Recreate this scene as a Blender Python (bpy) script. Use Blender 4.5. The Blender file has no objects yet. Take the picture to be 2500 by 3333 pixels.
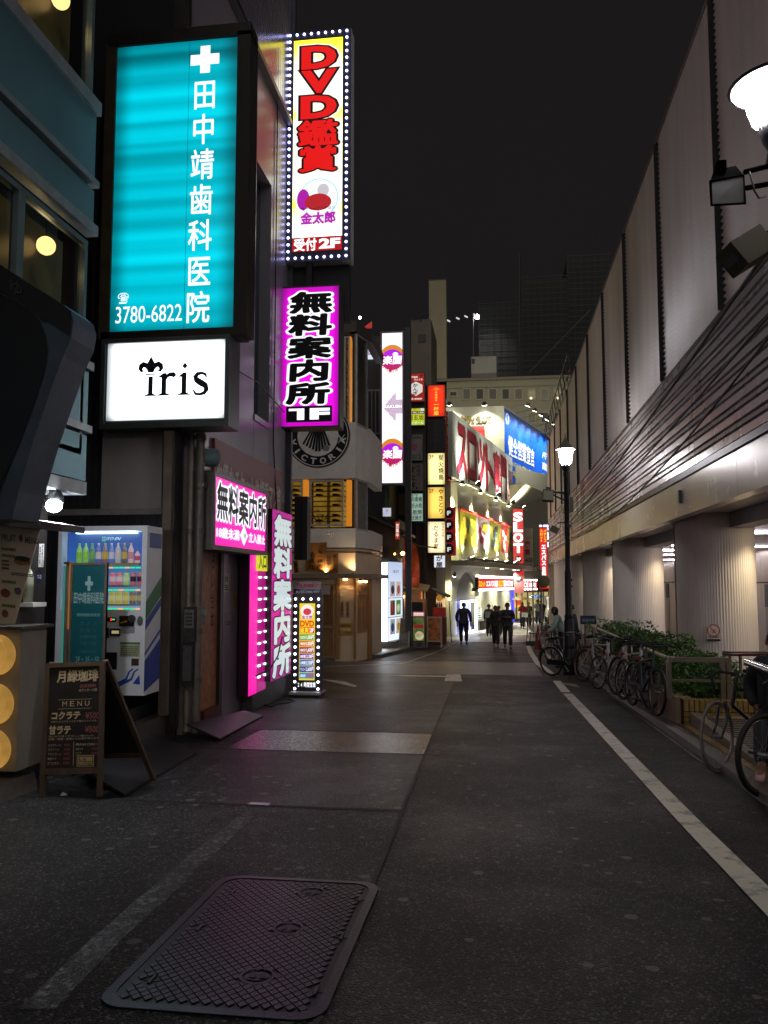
import bpy, math, random
import numpy as np
from mathutils import Vector, Matrix, Euler
random.seed(7)
SC = bpy.context.scene
COL = SC.collection
PI = math.pi

# ---------------------------------------------------------------- camera
F_PX, PX, PY = 2696.0, 1250.0, 1666.5          # focal length and centre, photograph pixels
PSI, TH = math.radians(7.81), math.radians(4.82)
CAM = np.array([0, 0, 1.6])
_h = np.array([-math.sin(PSI), math.cos(PSI), 0]); _r = np.array([math.cos(PSI), math.sin(PSI), 0]); _z = np.array([0, 0, 1.0])
_F = _h*math.cos(TH)+_z*math.sin(TH); _U = -_h*math.sin(TH)+_z*math.cos(TH)
cd = bpy.data.cameras.new('camera'); cam = bpy.data.objects.new('camera', cd); COL.objects.link(cam)
cam.location = CAM; cam.rotation_euler = (PI/2+TH, 0, PSI)
cd.sensor_fit = 'VERTICAL'; cd.sensor_height = 24.0; cd.lens = 24.0*F_PX/3333.0
cd.clip_start = 0.05; cd.clip_end = 2000
SC.camera = cam
# ---------------------------------------------------------------- night sky, exposure
W = bpy.data.worlds.new('World'); SC.world = W; W.use_nodes = True
bg = W.node_tree.nodes['Background']
_sk = W.node_tree.nodes.new('ShaderNodeTexNoise'); _sk.inputs['Scale'].default_value = 1.6; _sk.inputs['Detail'].default_value = 2
_rp = W.node_tree.nodes.new('ShaderNodeValToRGB')
_rp.color_ramp.elements[0].color = (0.0086, 0.0078, 0.0086, 1); _rp.color_ramp.elements[1].color = (0.0112, 0.0100, 0.0104, 1)
W.node_tree.links.new(_sk.outputs['Fac'], _rp.inputs['Fac'])
# added fill: the world is brightened behind the viewer; night sky stays dark ahead
_tc = W.node_tree.nodes.new('ShaderNodeTexCoord'); _sx = W.node_tree.nodes.new('ShaderNodeSeparateXYZ'); W.node_tree.links.new(_tc.outputs['Generated'], _sx.inputs[0])
_mr = W.node_tree.nodes.new('ShaderNodeMapRange'); _mr.interpolation_type = 'SMOOTHSTEP'; W.node_tree.links.new(_sx.outputs['Y'], _mr.inputs['Value'])
_mr.inputs['From Min'].default_value = .15; _mr.inputs['From Max'].default_value = -.95; _mr.inputs['To Min'].default_value = 0; _mr.inputs['To Max'].default_value = 1
_mx = W.node_tree.nodes.new('ShaderNodeMix'); _mx.data_type = 'RGBA'; W.node_tree.links.new(_mr.outputs['Result'], _mx.inputs[0]); W.node_tree.links.new(_rp.outputs['Color'], _mx.inputs[6]); _mx.inputs[7].default_value = (.56, .525, .52, 1)
W.node_tree.links.new(_mx.outputs[2], bg.inputs['Color'])
bg.inputs['Strength'].default_value = 1.0
SC.view_settings.view_transform = 'Standard'; SC.view_settings.look = 'None'
SC.view_settings.exposure = 0.0; SC.view_settings.gamma = 1.0; SC.view_settings.use_curve_mapping = False
SC.render.engine = 'CYCLES'
SC.cycles.use_denoising = True
try: SC.cycles.denoiser = 'OPENIMAGEDENOISE'
except Exception: pass
SC.cycles.max_bounces = 6; SC.cycles.diffuse_bounces = 3; SC.cycles.glossy_bounces = 4; SC.cycles.transmission_bounces = 6
SC.cycles.sample_clamp_indirect = 4.0; SC.cycles.caustics_reflective = False; SC.cycles.caustics_refractive = False
SC.cycles.use_light_tree = True

# ---------------------------------------------------------------- points from pixels of the photograph, at a chosen depth
def ray(u, v): return _F+_r*((u-PX)/F_PX)-_U*((v-PY)/F_PX)
def aY(u, v, Y): d = ray(u, v); return CAM+d*(Y/d[1])
def aX(u, v, X): d = ray(u, v); return CAM+d*(X/d[0])
def gz(y): return -0.029*min(y, 45.0)
def aG(u, v, h=0.0):
    d = ray(u, v); t = (CAM[2]-h)/(-d[2]-0.029*d[1]); p = CAM+d*t
    if p[1] > 45: p = CAM+d*((CAM[2]+1.305-h)/-d[2])
    return p
def aP(u, v, A, B):
    d = ray(u, v); n = np.array([B[1]-A[1], -(B[0]-A[0]), 0.0])
    return CAM+d*(np.dot(n, np.array([A[0], A[1], 0])-CAM)/np.dot(n, d))

# ---------------------------------------------------------------- materials
def lin(c):
    if isinstance(c, str):
        c = c.lstrip('#'); c = c if len(c) == 6 else ''.join(x*2 for x in c); v = [int(c[i:i+2], 16)/255 for i in (0, 2, 4)]
        return tuple(x/12.92 if x <= .04045 else ((x+.055)/1.055)**2.4 for x in v)
    return tuple(c)
_mats = {}
def _new(name):
    m = bpy.data.materials.new(name); m.use_nodes = True
    nt = m.node_tree; return m, nt, nt.nodes['Principled BSDF']
def M(c, rough=.55, metal=0.0, var=.25, scale=6.0, bump=0.0, bscale=60.0, spec=.5, streak=0.0, name=None):
    """surface with a procedural variation of its colour and gloss; streak adds vertical rain marks"""
    key = ('M', str(c), rough, metal, var, scale, bump, bscale, spec, streak)
    if key in _mats: return _mats[key]
    m, nt, b = _new(name or 'surface'); N = nt.nodes; L = nt.links; c = lin(c)
    tc = N.new('ShaderNodeTexCoord'); mp = N.new('ShaderNodeMapping'); L.new(tc.outputs['Object'], mp.inputs['Vector'])
    nz = N.new('ShaderNodeTexNoise'); nz.inputs['Scale'].default_value = scale; nz.inputs['Detail'].default_value = 5; nz.inputs['Roughness'].default_value = .6
    if streak: mp.inputs['Scale'].default_value = (1, 1, streak)
    L.new(mp.outputs['Vector'], nz.inputs['Vector'])
    rp = N.new('ShaderNodeValToRGB'); e = rp.color_ramp.elements
    e[0].position = .28; e[1].position = .72
    e[0].color = tuple(x*(1-var) for x in c)+(1,); e[1].color = tuple(min(1, x*(1+var*.6)) for x in c)+(1,)
    L.new(nz.outputs['Fac'], rp.inputs['Fac']); L.new(rp.outputs['Color'], b.inputs['Base Color'])
    mr = N.new('ShaderNodeMapRange'); mr.inputs['To Min'].default_value = max(.03, rough*.8); mr.inputs['To Max'].default_value = min(1, rough*1.2)
    L.new(nz.outputs['Fac'], mr.inputs['Value']); L.new(mr.outputs['Result'], b.inputs['Roughness'])
    b.inputs['Metallic'].default_value = metal; b.inputs['Specular IOR Level'].default_value = spec
    if bump:
        n2 = N.new('ShaderNodeTexNoise'); n2.inputs['Scale'].default_value = bscale; n2.inputs['Detail'].default_value = 4
        L.new(tc.outputs['Object'], n2.inputs['Vector'])
        bp = N.new('ShaderNodeBump'); bp.inputs['Strength'].default_value = bump; bp.inputs['Distance'].default_value = .01
        L.new(n2.outputs['Fac'], bp.inputs['Height']); L.new(bp.outputs['Normal'], b.inputs['Normal'])
    _mats[key] = m; return m
def Em(c, s=1.0, sample=True, base=.02, var=0.0):
    """something that gives off light: a backlit sign face, a lamp, a lit window"""
    key = ('E', str(c), s, sample, var)
    if key in _mats: return _mats[key]
    m, nt, b = _new('glow'); c = lin(c)
    b.inputs['Base Color'].default_value = (base, base, base, 1); b.inputs['Roughness'].default_value = .35
    b.inputs['Emission Color'].default_value = c+(1,); b.inputs['Emission Strength'].default_value = s
    if var:
        N = nt.nodes; L = nt.links
        tc = N.new('ShaderNodeTexCoord'); nz = N.new('ShaderNodeTexNoise'); nz.inputs['Scale'].default_value = 3.0; nz.inputs['Detail'].default_value = 3
        L.new(tc.outputs['Object'], nz.inputs['Vector'])
        mr = N.new('ShaderNodeMapRange'); mr.inputs['From Min'].default_value = .3; mr.inputs['From Max'].default_value = .7
        mr.inputs['To Min'].default_value = s*(1-var); mr.inputs['To Max'].default_value = s*(1+var)
        L.new(nz.outputs['Fac'], mr.inputs['Value']); L.new(mr.outputs['Result'], b.inputs['Emission Strength'])
    if not sample: m.cycles.emission_sampling = 'NONE'
    _mats[key] = m; return m
def Ebanks(c, s, n, edge=.12, lo=.45):
    """panel lit from behind by n horizontal fluorescent tubes"""
    m, nt, b = _new('backlit_panel'); N = nt.nodes; L = nt.links; c = lin(c)
    b.inputs['Base Color'].default_value = tuple(x*.3 for x in c)+(1,); b.inputs['Roughness'].default_value = .3
    b.inputs['Emission Color'].default_value = c+(1,)
    tc = N.new('ShaderNodeTexCoord'); sp = N.new('ShaderNodeSeparateXYZ'); L.new(tc.outputs['Generated'], sp.inputs[0])
    def math_(op, a, bb=None, cc=None):
        x = N.new('ShaderNodeMath'); x.operation = op
        for i, q in enumerate((a, bb, cc)):
            if q is None: continue
            if isinstance(q, (int, float)): x.inputs[i].default_value = q
            else: L.new(q, x.inputs[i])
        return x.outputs[0]
    def edgef(o):
        d = math_('MINIMUM', o, math_('SUBTRACT', 1.0, o))
        mr = N.new('ShaderNodeMapRange'); mr.interpolation_type = 'SMOOTHSTEP'
        L.new(d, mr.inputs['Value']); mr.inputs['From Min'].default_value = 0; mr.inputs['From Max'].default_value = edge
        mr.inputs['To Min'].default_value = lo; mr.inputs['To Max'].default_value = 1; return mr.outputs['Result']
    if n:
        nz = N.new('ShaderNodeTexNoise'); nz.noise_dimensions = '1D'; nz.inputs['Scale'].default_value = n*.42; nz.inputs['Detail'].default_value = 3
        L.new(sp.outputs['Z'], nz.inputs['W'])
        w = math_('SINE', math_('ADD', math_('MULTIPLY', sp.outputs['Z'], n*2*PI), math_('MULTIPLY', nz.outputs['Fac'], 9.0)))
        band = math_('MULTIPLY_ADD', w, .16, math_('MULTIPLY_ADD', nz.outputs['Fac'], 1.5, .08))
    else: band = 1.0
    st = math_('MULTIPLY', math_('MULTIPLY', edgef(sp.outputs['X']), math_('POWER', edgef(sp.outputs['Z']), .6)), band)
    L.new(math_('MULTIPLY', st, s), b.inputs['Emission Strength'])
    return m
def Ebands(stops, s, axis='Z', var=.0):
    """backlit print whose inks change along one axis; stops = [(pos, colour)]"""
    m, nt, b = _new('backlit_print'); N = nt.nodes; L = nt.links
    b.inputs['Base Color'].default_value = (.05, .05, .05, 1)
    tc = N.new('ShaderNodeTexCoord'); sp = N.new('ShaderNodeSeparateXYZ'); L.new(tc.outputs['Generated'], sp.inputs[0])
    rp = N.new('ShaderNodeValToRGB'); el = rp.color_ramp.elements
    while len(el) < len(stops): el.new(.5)
    for e, (p, c) in zip(el, stops): e.position = p; e.color = lin(c)+(1,)
    src = sp.outputs[axis]
    if var:
        nz = N.new('ShaderNodeTexNoise'); nz.inputs['Scale'].default_value = 4.0; nz.inputs['Detail'].default_value = 2; L.new(tc.outputs['Generated'], nz.inputs['Vector'])
        x = N.new('ShaderNodeMath'); x.operation = 'MULTIPLY_ADD'; L.new(nz.outputs['Fac'], x.inputs[0]); x.inputs[1].default_value = var; L.new(src, x.inputs[2])
        y = N.new('ShaderNodeMath'); y.operation = 'SUBTRACT'; L.new(x.outputs[0], y.inputs[0]); y.inputs[1].default_value = var*.5; src = y.outputs[0]
    L.new(src, rp.inputs['Fac']); L.new(rp.outputs['Color'], b.inputs['Emission Color']); b.inputs['Emission Strength'].default_value = s
    return m
def glass(c='#cfd8d6', rough=.08):
    key = ('G', c, rough)
    if key in _mats: return _mats[key]
    m, nt, b = _new('glass'); b.inputs['Base Color'].default_value = lin(c)+(1,); b.inputs['Roughness'].default_value = rough
    out = nt.nodes['Material Output']; tr = nt.nodes.new('ShaderNodeBsdfTransparent'); tr.inputs['Color'].default_value = lin(c)+(1,)
    gl = nt.nodes.new('ShaderNodeBsdfGlossy'); gl.inputs['Roughness'].default_value = rough
    fr = nt.nodes.new('ShaderNodeFresnel'); fr.inputs['IOR'].default_value = 1.5
    mx = nt.nodes.new('ShaderNodeMixShader'); L = nt.links
    L.new(fr.outputs[0], mx.inputs[0]); L.new(tr.outputs[0], mx.inputs[1]); L.new(gl.outputs[0], mx.inputs[2]); L.new(mx.outputs[0], out.inputs['Surface'])
    _mats[key] = m; return m

# ---------------------------------------------------------------- text
_gl = {}
def glyph(body, bold=0.0, res=3):
    k = (body, bold, res)
    if k in _gl: return _gl[k]
    c = bpy.data.curves.new('t', 'FONT'); c.body = body; c.offset = bold; c.resolution_u = res
    o = bpy.data.objects.new('t', c); COL.objects.link(o)
    dg = bpy.context.evaluated_depsgraph_get(); me = bpy.data.meshes.new_from_object(o.evaluated_get(dg))
    v = np.array([x.co[:2] for x in me.vertices]) if len(me.vertices) else np.zeros((0, 2))
    f = [tuple(p.vertices) for p in me.polygons]
    bpy.data.meshes.remove(me); bpy.data.objects.remove(o); bpy.data.curves.remove(c)
    _gl[k] = (v, f); return v, f

class Face:
    """a flat rectangle in the place: o = its top left corner, ex across, ey down; n points out of it"""
    def __init__(s, o, ex, ey):
        s.o = np.array(o, float); s.ex = np.array(ex, float); s.ey = np.array(ey, float)
        s.W = np.linalg.norm(s.ex); s.H = np.linalg.norm(s.ey)
        n = np.cross(s.ey, s.ex); s.n = n/np.linalg.norm(n)
    def p(s, a, b, l=0.0): return s.o+s.ex*a+s.ey*b+s.n*l
    def sub(s, a0, b0, a1, b1, l=0.0): return Face(s.p(a0, b0, l), s.ex*(a1-a0), s.ey*(b1-b0))
    def base(s, back=0.0): q = s.p(.5, 1, -back); return q
def fY(u0, v0, u1, v1, Y):
    um, vm = (u0+u1)/2, (v0+v1)/2
    x0, x1 = aY(u0, vm, Y)[0], aY(u1, vm, Y)[0]; z0, z1 = aY(um, v0, Y)[2], aY(um, v1, Y)[2]
    return Face((x0, Y, z0), (x1-x0, 0, 0), (0, 0, z1-z0))
def fX(u0, u1, vt, vb, X):
    """on a wall that runs along the street; vt, vb are the top and bottom at its near (u0) edge"""
    vm = (vt+vb)/2; y0, y1 = aX(u0, vm, X)[1], aX(u1, vm, X)[1]
    z0, z1 = aX(u0, vt, X)[2], aX(u0, vb, X)[2]
    return Face((X, y0, z0), (0, y1-y0, 0), (0, 0, z1-z0))
def fP(u0, v0, u1, v1, A, B):
    a = aP(u0, v0, A, B); b = aP(u1, v1, A, B)
    return Face(a, (b[0]-a[0], b[1]-a[1], 0), (0, 0, b[2]-a[2]))

# ---------------------------------------------------------------- mesh builder
ORG = {}
class MB:
    def __init__(s): s.v = []; s.f = []; s.m = []; s.mats = []; s.sm = []
    def mi(s, m):
        if m not in s.mats: s.mats.append(m)
        return s.mats.index(m)
    def add(s, vs, fs, m, smooth=False):
        k = len(s.v); i = s.mi(m); s.v += [tuple(map(float, q)) for q in vs]
        for f in fs: s.f.append(tuple(k+j for j in f)); s.m.append(i); s.sm.append(smooth)
        return s
    def poly(s, pts, m): return s.add(pts, [tuple(range(len(pts)))], m)
    def hexa(s, P, m):   # 8 corners: bottom ring then top ring
        return s.add(P, [(3, 2, 1, 0), (4, 5, 6, 7), (0, 1, 5, 4), (1, 2, 6, 5), (2, 3, 7, 6), (3, 0, 4, 7)], m)
    def box(s, x0, x1, y0, y1, z0, z1, m):
        return s.hexa([(x0, y0, z0), (x1, y0, z0), (x1, y1, z0), (x0, y1, z0), (x0, y0, z1), (x1, y0, z1), (x1, y1, z1), (x0, y1, z1)], m)
    def rect(s, F, a0, b0, a1, b1, l, m): return s.poly([F.p(a0, b1, l), F.p(a1, b1, l), F.p(a1, b0, l), F.p(a0, b0, l)], m)
    def slab(s, F, a0, b0, a1, b1, l0, l1, m):
        """a box standing on a face from lift l0 to l1"""
        q = lambda l: [F.p(a0, b1, l), F.p(a1, b1, l), F.p(a1, b0, l), F.p(a0, b0, l)]
        return s.hexa(q(l0)+q(l1), m)
    def frame(s, F, t, l0, l1, m, a0=0, b0=0, a1=1, b1=1):
        tx, ty = t/F.W, t/F.H
        s.slab(F, a0, b0, a1, b0+ty, l0, l1, m); s.slab(F, a0, b1-ty, a1, b1, l0, l1, m)
        s.slab(F, a0, b0+ty, a0+tx, b1-ty, l0, l1, m); return s.slab(F, a1-tx, b0+ty, a1, b1-ty, l0, l1, m)
    def prism(s, F, pts, l0, l1, m, smooth=False):
        n = len(pts); a = [F.p(x, y, l0) for x, y in pts]; b = [F.p(x, y, l1) for x, y in pts]
        return s.add(a+b, [tuple(range(n, 2*n)), tuple(reversed(range(n)))]+[(i, (i+1) % n, n+(i+1) % n, n+i) for i in range(n)], m)
    def ell(s, F, a, b, ra, rb, l, m, n=24, l0=None):
        pts = [(a+ra*math.cos(2*PI*i/n), b+rb*math.sin(2*PI*i/n)) for i in range(n)]
        if l0 is None: return s.poly([F.p(x, y, l) for x, y in pts], m)
        return s.prism(F, pts, l0, l, m)
    def ring(s, F, a, b, r0, r1, l, m, n=32, t0=0, t1=2*PI):
        """flat ring, radii in metres"""
        vs = []; k = n+1
        for r in (r0, r1):
            for i in range(k):
                t = t0+(t1-t0)*i/n; vs.append(F.p(a+r*math.cos(t)/F.W, b+r*math.sin(t)/F.H, l))
        return s.add(vs, [(i, i+1, k+i+1, k+i) for i in range(n)], m)
    def cyl(s, p0, p1, r0, m, r1=None, n=12, caps=True, smooth=True):
        r1 = r0 if r1 is None else r1; p0, p1 = np.array(p0, float), np.array(p1, float); d = p1-p0; L = np.linalg.norm(d)
        if L < 1e-9: return s
        d /= L; a = np.cross(d, (0, 0, 1) if abs(d[2]) < .9 else (1, 0, 0)); a /= np.linalg.norm(a); b = np.cross(d, a)
        c = [(math.cos(2*PI*i/n), math.sin(2*PI*i/n)) for i in range(n)]
        vs = [p0+(a*x+b*y)*r0 for x, y in c]+[p1+(a*x+b*y)*r1 for x, y in c]
        s.add(vs, [(i, (i+1) % n, n+(i+1) % n, n+i) for i in range(n)], m, smooth)
        if caps: s.add(vs, [tuple(reversed(range(n))), tuple(range(n, 2*n))], m)
        return s
    def tube(s, pts, r, m, n=8):
        pts = [np.array(p, float) for p in pts]; K = len(pts); vs = []; a = None
        for i, p in enumerate(pts):
            d = pts[min(i+1, K-1)]-pts[max(i-1, 0)]; d = d/np.linalg.norm(d)
            if a is None:
                a = np.cross(d, (0, 0, 1) if abs(d[2]) < .9 else (1, 0, 0))
            else: a = a-d*np.dot(a, d)
            a = a/np.linalg.norm(a); b = np.cross(d, a); rr = r[i] if isinstance(r, (list, tuple)) else r
            vs += [p+(a*math.cos(2*PI*j/n)+b*math.sin(2*PI*j/n))*rr for j in range(n)]
        fs = [(i*n+j, i*n+(j+1) % n, (i+1)*n+(j+1) % n, (i+1)*n+j) for i in range(K-1) for j in range(n)]
        s.add(vs, fs, m, True); return s.add(vs, [tuple(reversed(range(n))), tuple(range((K-1)*n, K*n))], m)
    def lathe(s, c, prof, m, n=24, smooth=True):
        vs = [(c[0]+r*math.cos(2*PI*i/n), c[1]+r*math.sin(2*PI*i/n), c[2]+z) for r, z in prof for i in range(n)]
        fs = [(k*n+i, k*n+(i+1) % n, (k+1)*n+(i+1) % n, (k+1)*n+i) for k in range(len(prof)-1) for i in range(n)]
        return s.add(vs, fs, m, smooth)
    def sph(s, c, r, m, n=12, k=8):
        r = (r, r, r) if isinstance(r, (int, float)) else r; vs = []
        for j in range(k+1):
            t = PI*j/k
            for i in range(n): vs.append((c[0]+r[0]*math.sin(t)*math.cos(2*PI*i/n), c[1]+r[1]*math.sin(t)*math.sin(2*PI*i/n), c[2]-r[2]*math.cos(t)))
        return s.add(vs, [(j*n+i, j*n+(i+1) % n, (j+1)*n+(i+1) % n, (j+1)*n+i) for j in range(k) for i in range(n)], m, True)
    def torus(s, c, R, r, m, ax=1, n=36, k=8):
        vs = []
        for i in range(n):
            a = 2*PI*i/n
            for j in range(k):
                b = 2*PI*j/k; q = [(R+r*math.cos(b))*math.cos(a), (R+r*math.cos(b))*math.sin(a)]; q.insert(ax, r*math.sin(b))
                vs.append((c[0]+q[0], c[1]+q[1], c[2]+q[2]))
        return s.add(vs, [(i*k+j, i*k+(j+1) % k, ((i+1) % n)*k+(j+1) % k, ((i+1) % n)*k+j) for i in range(n) for j in range(k)], m, True)
    def text(s, F, body, a0, b0, a1, b1, m, l=.004, bold=.012, shear=0.0, em=False, out=None, out2=None, keep=False):
        """lettering fitted to a box of a face (0..1 across, 0..1 down); out = (grow, material) for an outline"""
        cjk = any(ord(ch) > 0x2E7F for ch in body); fb = 0.0 if cjk else bold
        v, f = glyph(body, fb)
        if not len(v): return s
        if em: lo, hi = np.array([0.0, -.13]), np.array([1.0, .9])
        else: lo, hi = v.min(0), v.max(0)
        w = np.maximum(hi-lo, 1e-6)
        def lay(vv, ff, lift, mm, dx=0.0, dy=0.0):
            x = (vv[:, 0]+dx-lo[0])/w[0]; y = (vv[:, 1]+dy-lo[1])/w[1]
            aa = a0+(a1-a0)*(x+shear*(y-.5)); bb = b1+(b0-b1)*y
            s.add([F.p(p, q, lift) for p, q in zip(aa, bb)], ff, mm)
        def put(g, lift, mm):
            if not cjk:
                vv, ff = glyph(body, fb+g); lay(vv, ff, lift, mm); return
            r = bold+g*1.25     # strokes thickened by laying shifted copies, each a hair above the last
            if r < .006: lay(v, f, lift, mm); return
            k = 8 if r < .045 else 14
            for i in range(k): lay(v, f, lift+.00004*i, mm, r*math.cos(2*PI*i/k), r*math.sin(2*PI*i/k))
            if r > .05:
                for i in range(6): lay(v, f, lift+.00004*(k+i), mm, r*.5*math.cos(2*PI*i/6), r*.5*math.sin(2*PI*i/6))
        if out2: put(out2[0], l-.004, out2[1])
        if out: put(out[0], l-.002, out[1])
        put(0, l, m); return s
    def vtext(s, F, chars, a0, b0, a1, b1, m, **k):
        n = len(chars); h = (b1-b0)/n
        for i, ch in enumerate(chars):
            if ch != ' ': s.text(F, ch, a0, b0+i*h, a1, b0+(i+1)*h*1.0, m, em=True, **k)
        return s
    def htext(s, F, chars, a0, b0, a1, b1, m, **k):
        n = len(chars); w = (a1-a0)/n
        for i, ch in enumerate(chars):
            if ch != ' ': s.text(F, ch, a0+i*w, b0, a0+(i+1)*w, b1, m, em=True, **k)
        return s
    def scrib(s, F, a0, b0, a1, b1, n, m, l=.004, fill=.6):
        """n rows of print too small to read: broken bars"""
        h = (b1-b0)/n
        for i in range(n):
            x = a0
            while x < a1-.01:
                w = min(random.uniform(.03, .10)*(a1-a0)*2, a1-x)
                s.rect(F, x, b0+h*i+h*(1-fill)/2, x+w*.85, b0+h*(i+1)-h*(1-fill)/2, l, m); x += w
        return s
    def xf(s, mat):
        s.v = [tuple(mat @ Vector(q)) for q in s.v]; return s
    def build(s, name, parent=None):
        o = np.array(ORG.get(parent.name, (0, 0, 0))) if parent else np.zeros(3)
        me = bpy.data.meshes.new(name); me.from_pydata([tuple(np.array(q)-o) for q in s.v], [], s.f)
        for m in s.mats: me.materials.append(m)
        me.polygons.foreach_set('material_index', s.m); me.polygons.foreach_set('use_smooth', s.sm); me.update()
        ob = bpy.data.objects.new(name, me); COL.objects.link(ob)
        if parent: ob.parent = parent; ORG[ob.name] = tuple(o)
        return ob
    def solo(s, name, label, cat, group=None, loc=None):
        """a thing that is one mesh"""
        if loc is None:
            a = np.array(s.v); loc = ((a[:, 0].min()+a[:, 0].max())/2, (a[:, 1].min()+a[:, 1].max())/2, a[:, 2].min())
        s.v = [(q[0]-loc[0], q[1]-loc[1], q[2]-loc[2]) for q in s.v]
        ob = s.build(name); ob.location = loc; ORG[ob.name] = tuple(loc); return tag(ob, label, cat, group)
    def struct(s, name): ob = s.build(name); ob['kind'] = 'structure'; return ob
def tag(o, label, cat, group=None):
    o['label'] = label; o['category'] = cat
    if group: o['group'] = group
    return o
def thing(name, label, cat, loc=(0, 0, 0), group=None):
    o = bpy.data.objects.new(name, None); COL.objects.link(o); o.location = tuple(map(float, loc)); o.empty_display_size = .2
    ORG[o.name] = tuple(map(float, loc)); return tag(o, label, cat, group)
def signbox(name, label, F, depth, case, panel, border=.05, cat='sign', group=None, lip=.015):
    """a box sign: casing, frame lip and face panel; returns its root"""
    r = thing(name, label, cat, F.base(depth), group)
    MB().slab(F, 0, 0, 1, 1, -depth, -.012, case).frame(F, border, -.012, lip, case).build('casing', r)
    bx, by = border/F.W, border/F.H
    MB().rect(F, bx*.98, by*.98, 1-bx*.98, 1-by*.98, 0, panel).build('panel', r)
    return r
def spot(name, loc, aim, power, color, size=60, blend=.6, radius=.06, parent=None):
    l = bpy.data.lights.new(name, 'SPOT'); l.energy = power*SPOT_K; l.color = color; l.spot_size = math.radians(size); l.spot_blend = blend; l.shadow_soft_size = radius
    o = bpy.data.objects.new(name, l); COL.objects.link(o); loc = Vector(loc); o.location = loc
    o.rotation_euler = (Vector(aim)-loc).to_track_quat('-Z', 'Y').to_euler()
    if parent: o.parent = parent; o.location = loc-Vector(ORG[parent.name])
    return o
LAMP_E = 115.0
SPOT_K = 1.8
BLK = M('#101012', .5); DRK = M('#1c1b1c', .55); GRY = M('#5a5a5c', .5); STEEL = M('#8c8d90', .35, .8); WHT = M('#d8d8d4', .5)
# ================================================================ SETTING: ground
def asphalt(name, base, warm=(1, 1, 1), rmin=.3, rmax=.62, spots=.5, sp=(.5, .16), bump=.42):
    """rain-wet asphalt: aggregate bump, wet and drier patches, flattened gum and glossy chips"""
    m, nt, b = _new(name); N = nt.nodes; L = nt.links
    tc = N.new('ShaderNodeTexCoord'); mp = N.new('ShaderNodeMapping'); L.new(tc.outputs['Object'], mp.inputs['Vector'])
    def noise(sc, det=4, rough=.6):
        n = N.new('ShaderNodeTexNoise'); n.inputs['Scale'].default_value = sc; n.inputs['Detail'].default_value = det; n.inputs['Roughness'].default_value = rough
        L.new(mp.outputs['Vector'], n.inputs['Vector']); return n.outputs['Fac']
    def ramp(src, stops):
        r = N.new('ShaderNodeValToRGB'); el = r.color_ramp.elements
        while len(el) < len(stops): el.new(.5)
        for e, (p, c) in zip(el, stops): e.position = p; e.color = (tuple(c)+(1,)) if not isinstance(c, (int, float)) else (c, c, c, 1)
        L.new(src, r.inputs['Fac']); return r.outputs['Color']
    def mix(fac, a, bb, typ='MIX'):
        x = N.new('ShaderNodeMix'); x.data_type = 'RGBA'; x.blend_type = typ
        if isinstance(fac, (int, float)): x.inputs[0].default_value = fac
        else: L.new(fac, x.inputs[0])
        for i, q in ((6, a), (7, bb)):
            if isinstance(q, tuple): x.inputs[i].default_value = q+(1,)
            else: L.new(q, x.inputs[i])
        return x.outputs[2]
    big = noise(.9, 8, .68); mid = noise(3.2, 6, .65); fine = noise(120, 3, .7)
    c0 = tuple(base*.55*w for w in warm); c1 = tuple(base*1.3*w for w in warm)
    col = ramp(mid, [(.3, c0), (.7, c1)])
    ag = N.new('ShaderNodeTexVoronoi'); ag.inputs['Scale'].default_value = 88.0; L.new(mp.outputs['Vector'], ag.inputs['Vector'])
    sc_ = N.new('ShaderNodeSeparateColor'); L.new(ag.outputs['Color'], sc_.inputs[0])          # every stone its own shade
    stone = ramp(sc_.outputs[1], [(.0, tuple(base*.25*w for w in warm)), (.55, tuple(base*1.0*w for w in warm)), (.84, tuple(base*3.2*w for w in warm)), (1.0, tuple(min(.5, base*20*w) for w in warm))])
    col = mix(.72, col, stone)
    col = mix(ramp(big, [(.50, 0), (.72, .75)]), col, tuple(base*3.6*w for w in warm))           # dusty, drier stains
    # chewing gum and pale chips trodden into the surface
    vo = N.new('ShaderNodeTexVoronoi'); vo.inputs['Scale'].default_value = 7.5; L.new(mp.outputs['Vector'], vo.inputs['Vector'])
    keep = N.new('ShaderNodeSeparateColor'); L.new(vo.outputs['Color'], keep.inputs[0])
    th = N.new('ShaderNodeMath'); th.operation = 'MULTIPLY_ADD'; L.new(keep.outputs[0], th.inputs[0]); th.inputs[1].default_value = .55; th.inputs[2].default_value = -.55+.55*spots*.42
    lt = N.new('ShaderNodeMath'); lt.operation = 'LESS_THAN'; L.new(vo.outputs['Distance'], lt.inputs[0]); L.new(th.outputs[0], lt.inputs[1])
    col = mix(lt.outputs[0], col, (.12, .115, .105))
    L.new(col, b.inputs['Base Color'])
    wet = ramp(big, [(.30, rmin*.45+rmax*.55), (.55, rmax)])
    wr = mix(ramp(mid, [(.35, 0), (.65, 1)]), wet, (rmax, rmax, rmax)); wr = mix(.45, wet, wr)
    wr = mix(lt.outputs[0], wr, (.42, .42, .42)); L.new(wr, b.inputs['Roughness'])
    L.new(ramp(big, [(.30, sp[0]*.7), (.58, sp[1])]), b.inputs['Specular IOR Level'])
    ad = N.new('ShaderNodeMath'); ad.operation = 'MULTIPLY_ADD'; L.new(ag.outputs['Distance'], ad.inputs[0]); ad.inputs[1].default_value = -1.1; L.new(fine, ad.inputs[2])
    bp = N.new('ShaderNodeBump'); bp.inputs['Strength'].default_value = bump; bp.inputs['Distance'].default_value = .016
    L.new(ad.outputs[0], bp.inputs['Height']); L.new(bp.outputs['Normal'], b.inputs['Normal'])
    return m
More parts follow.
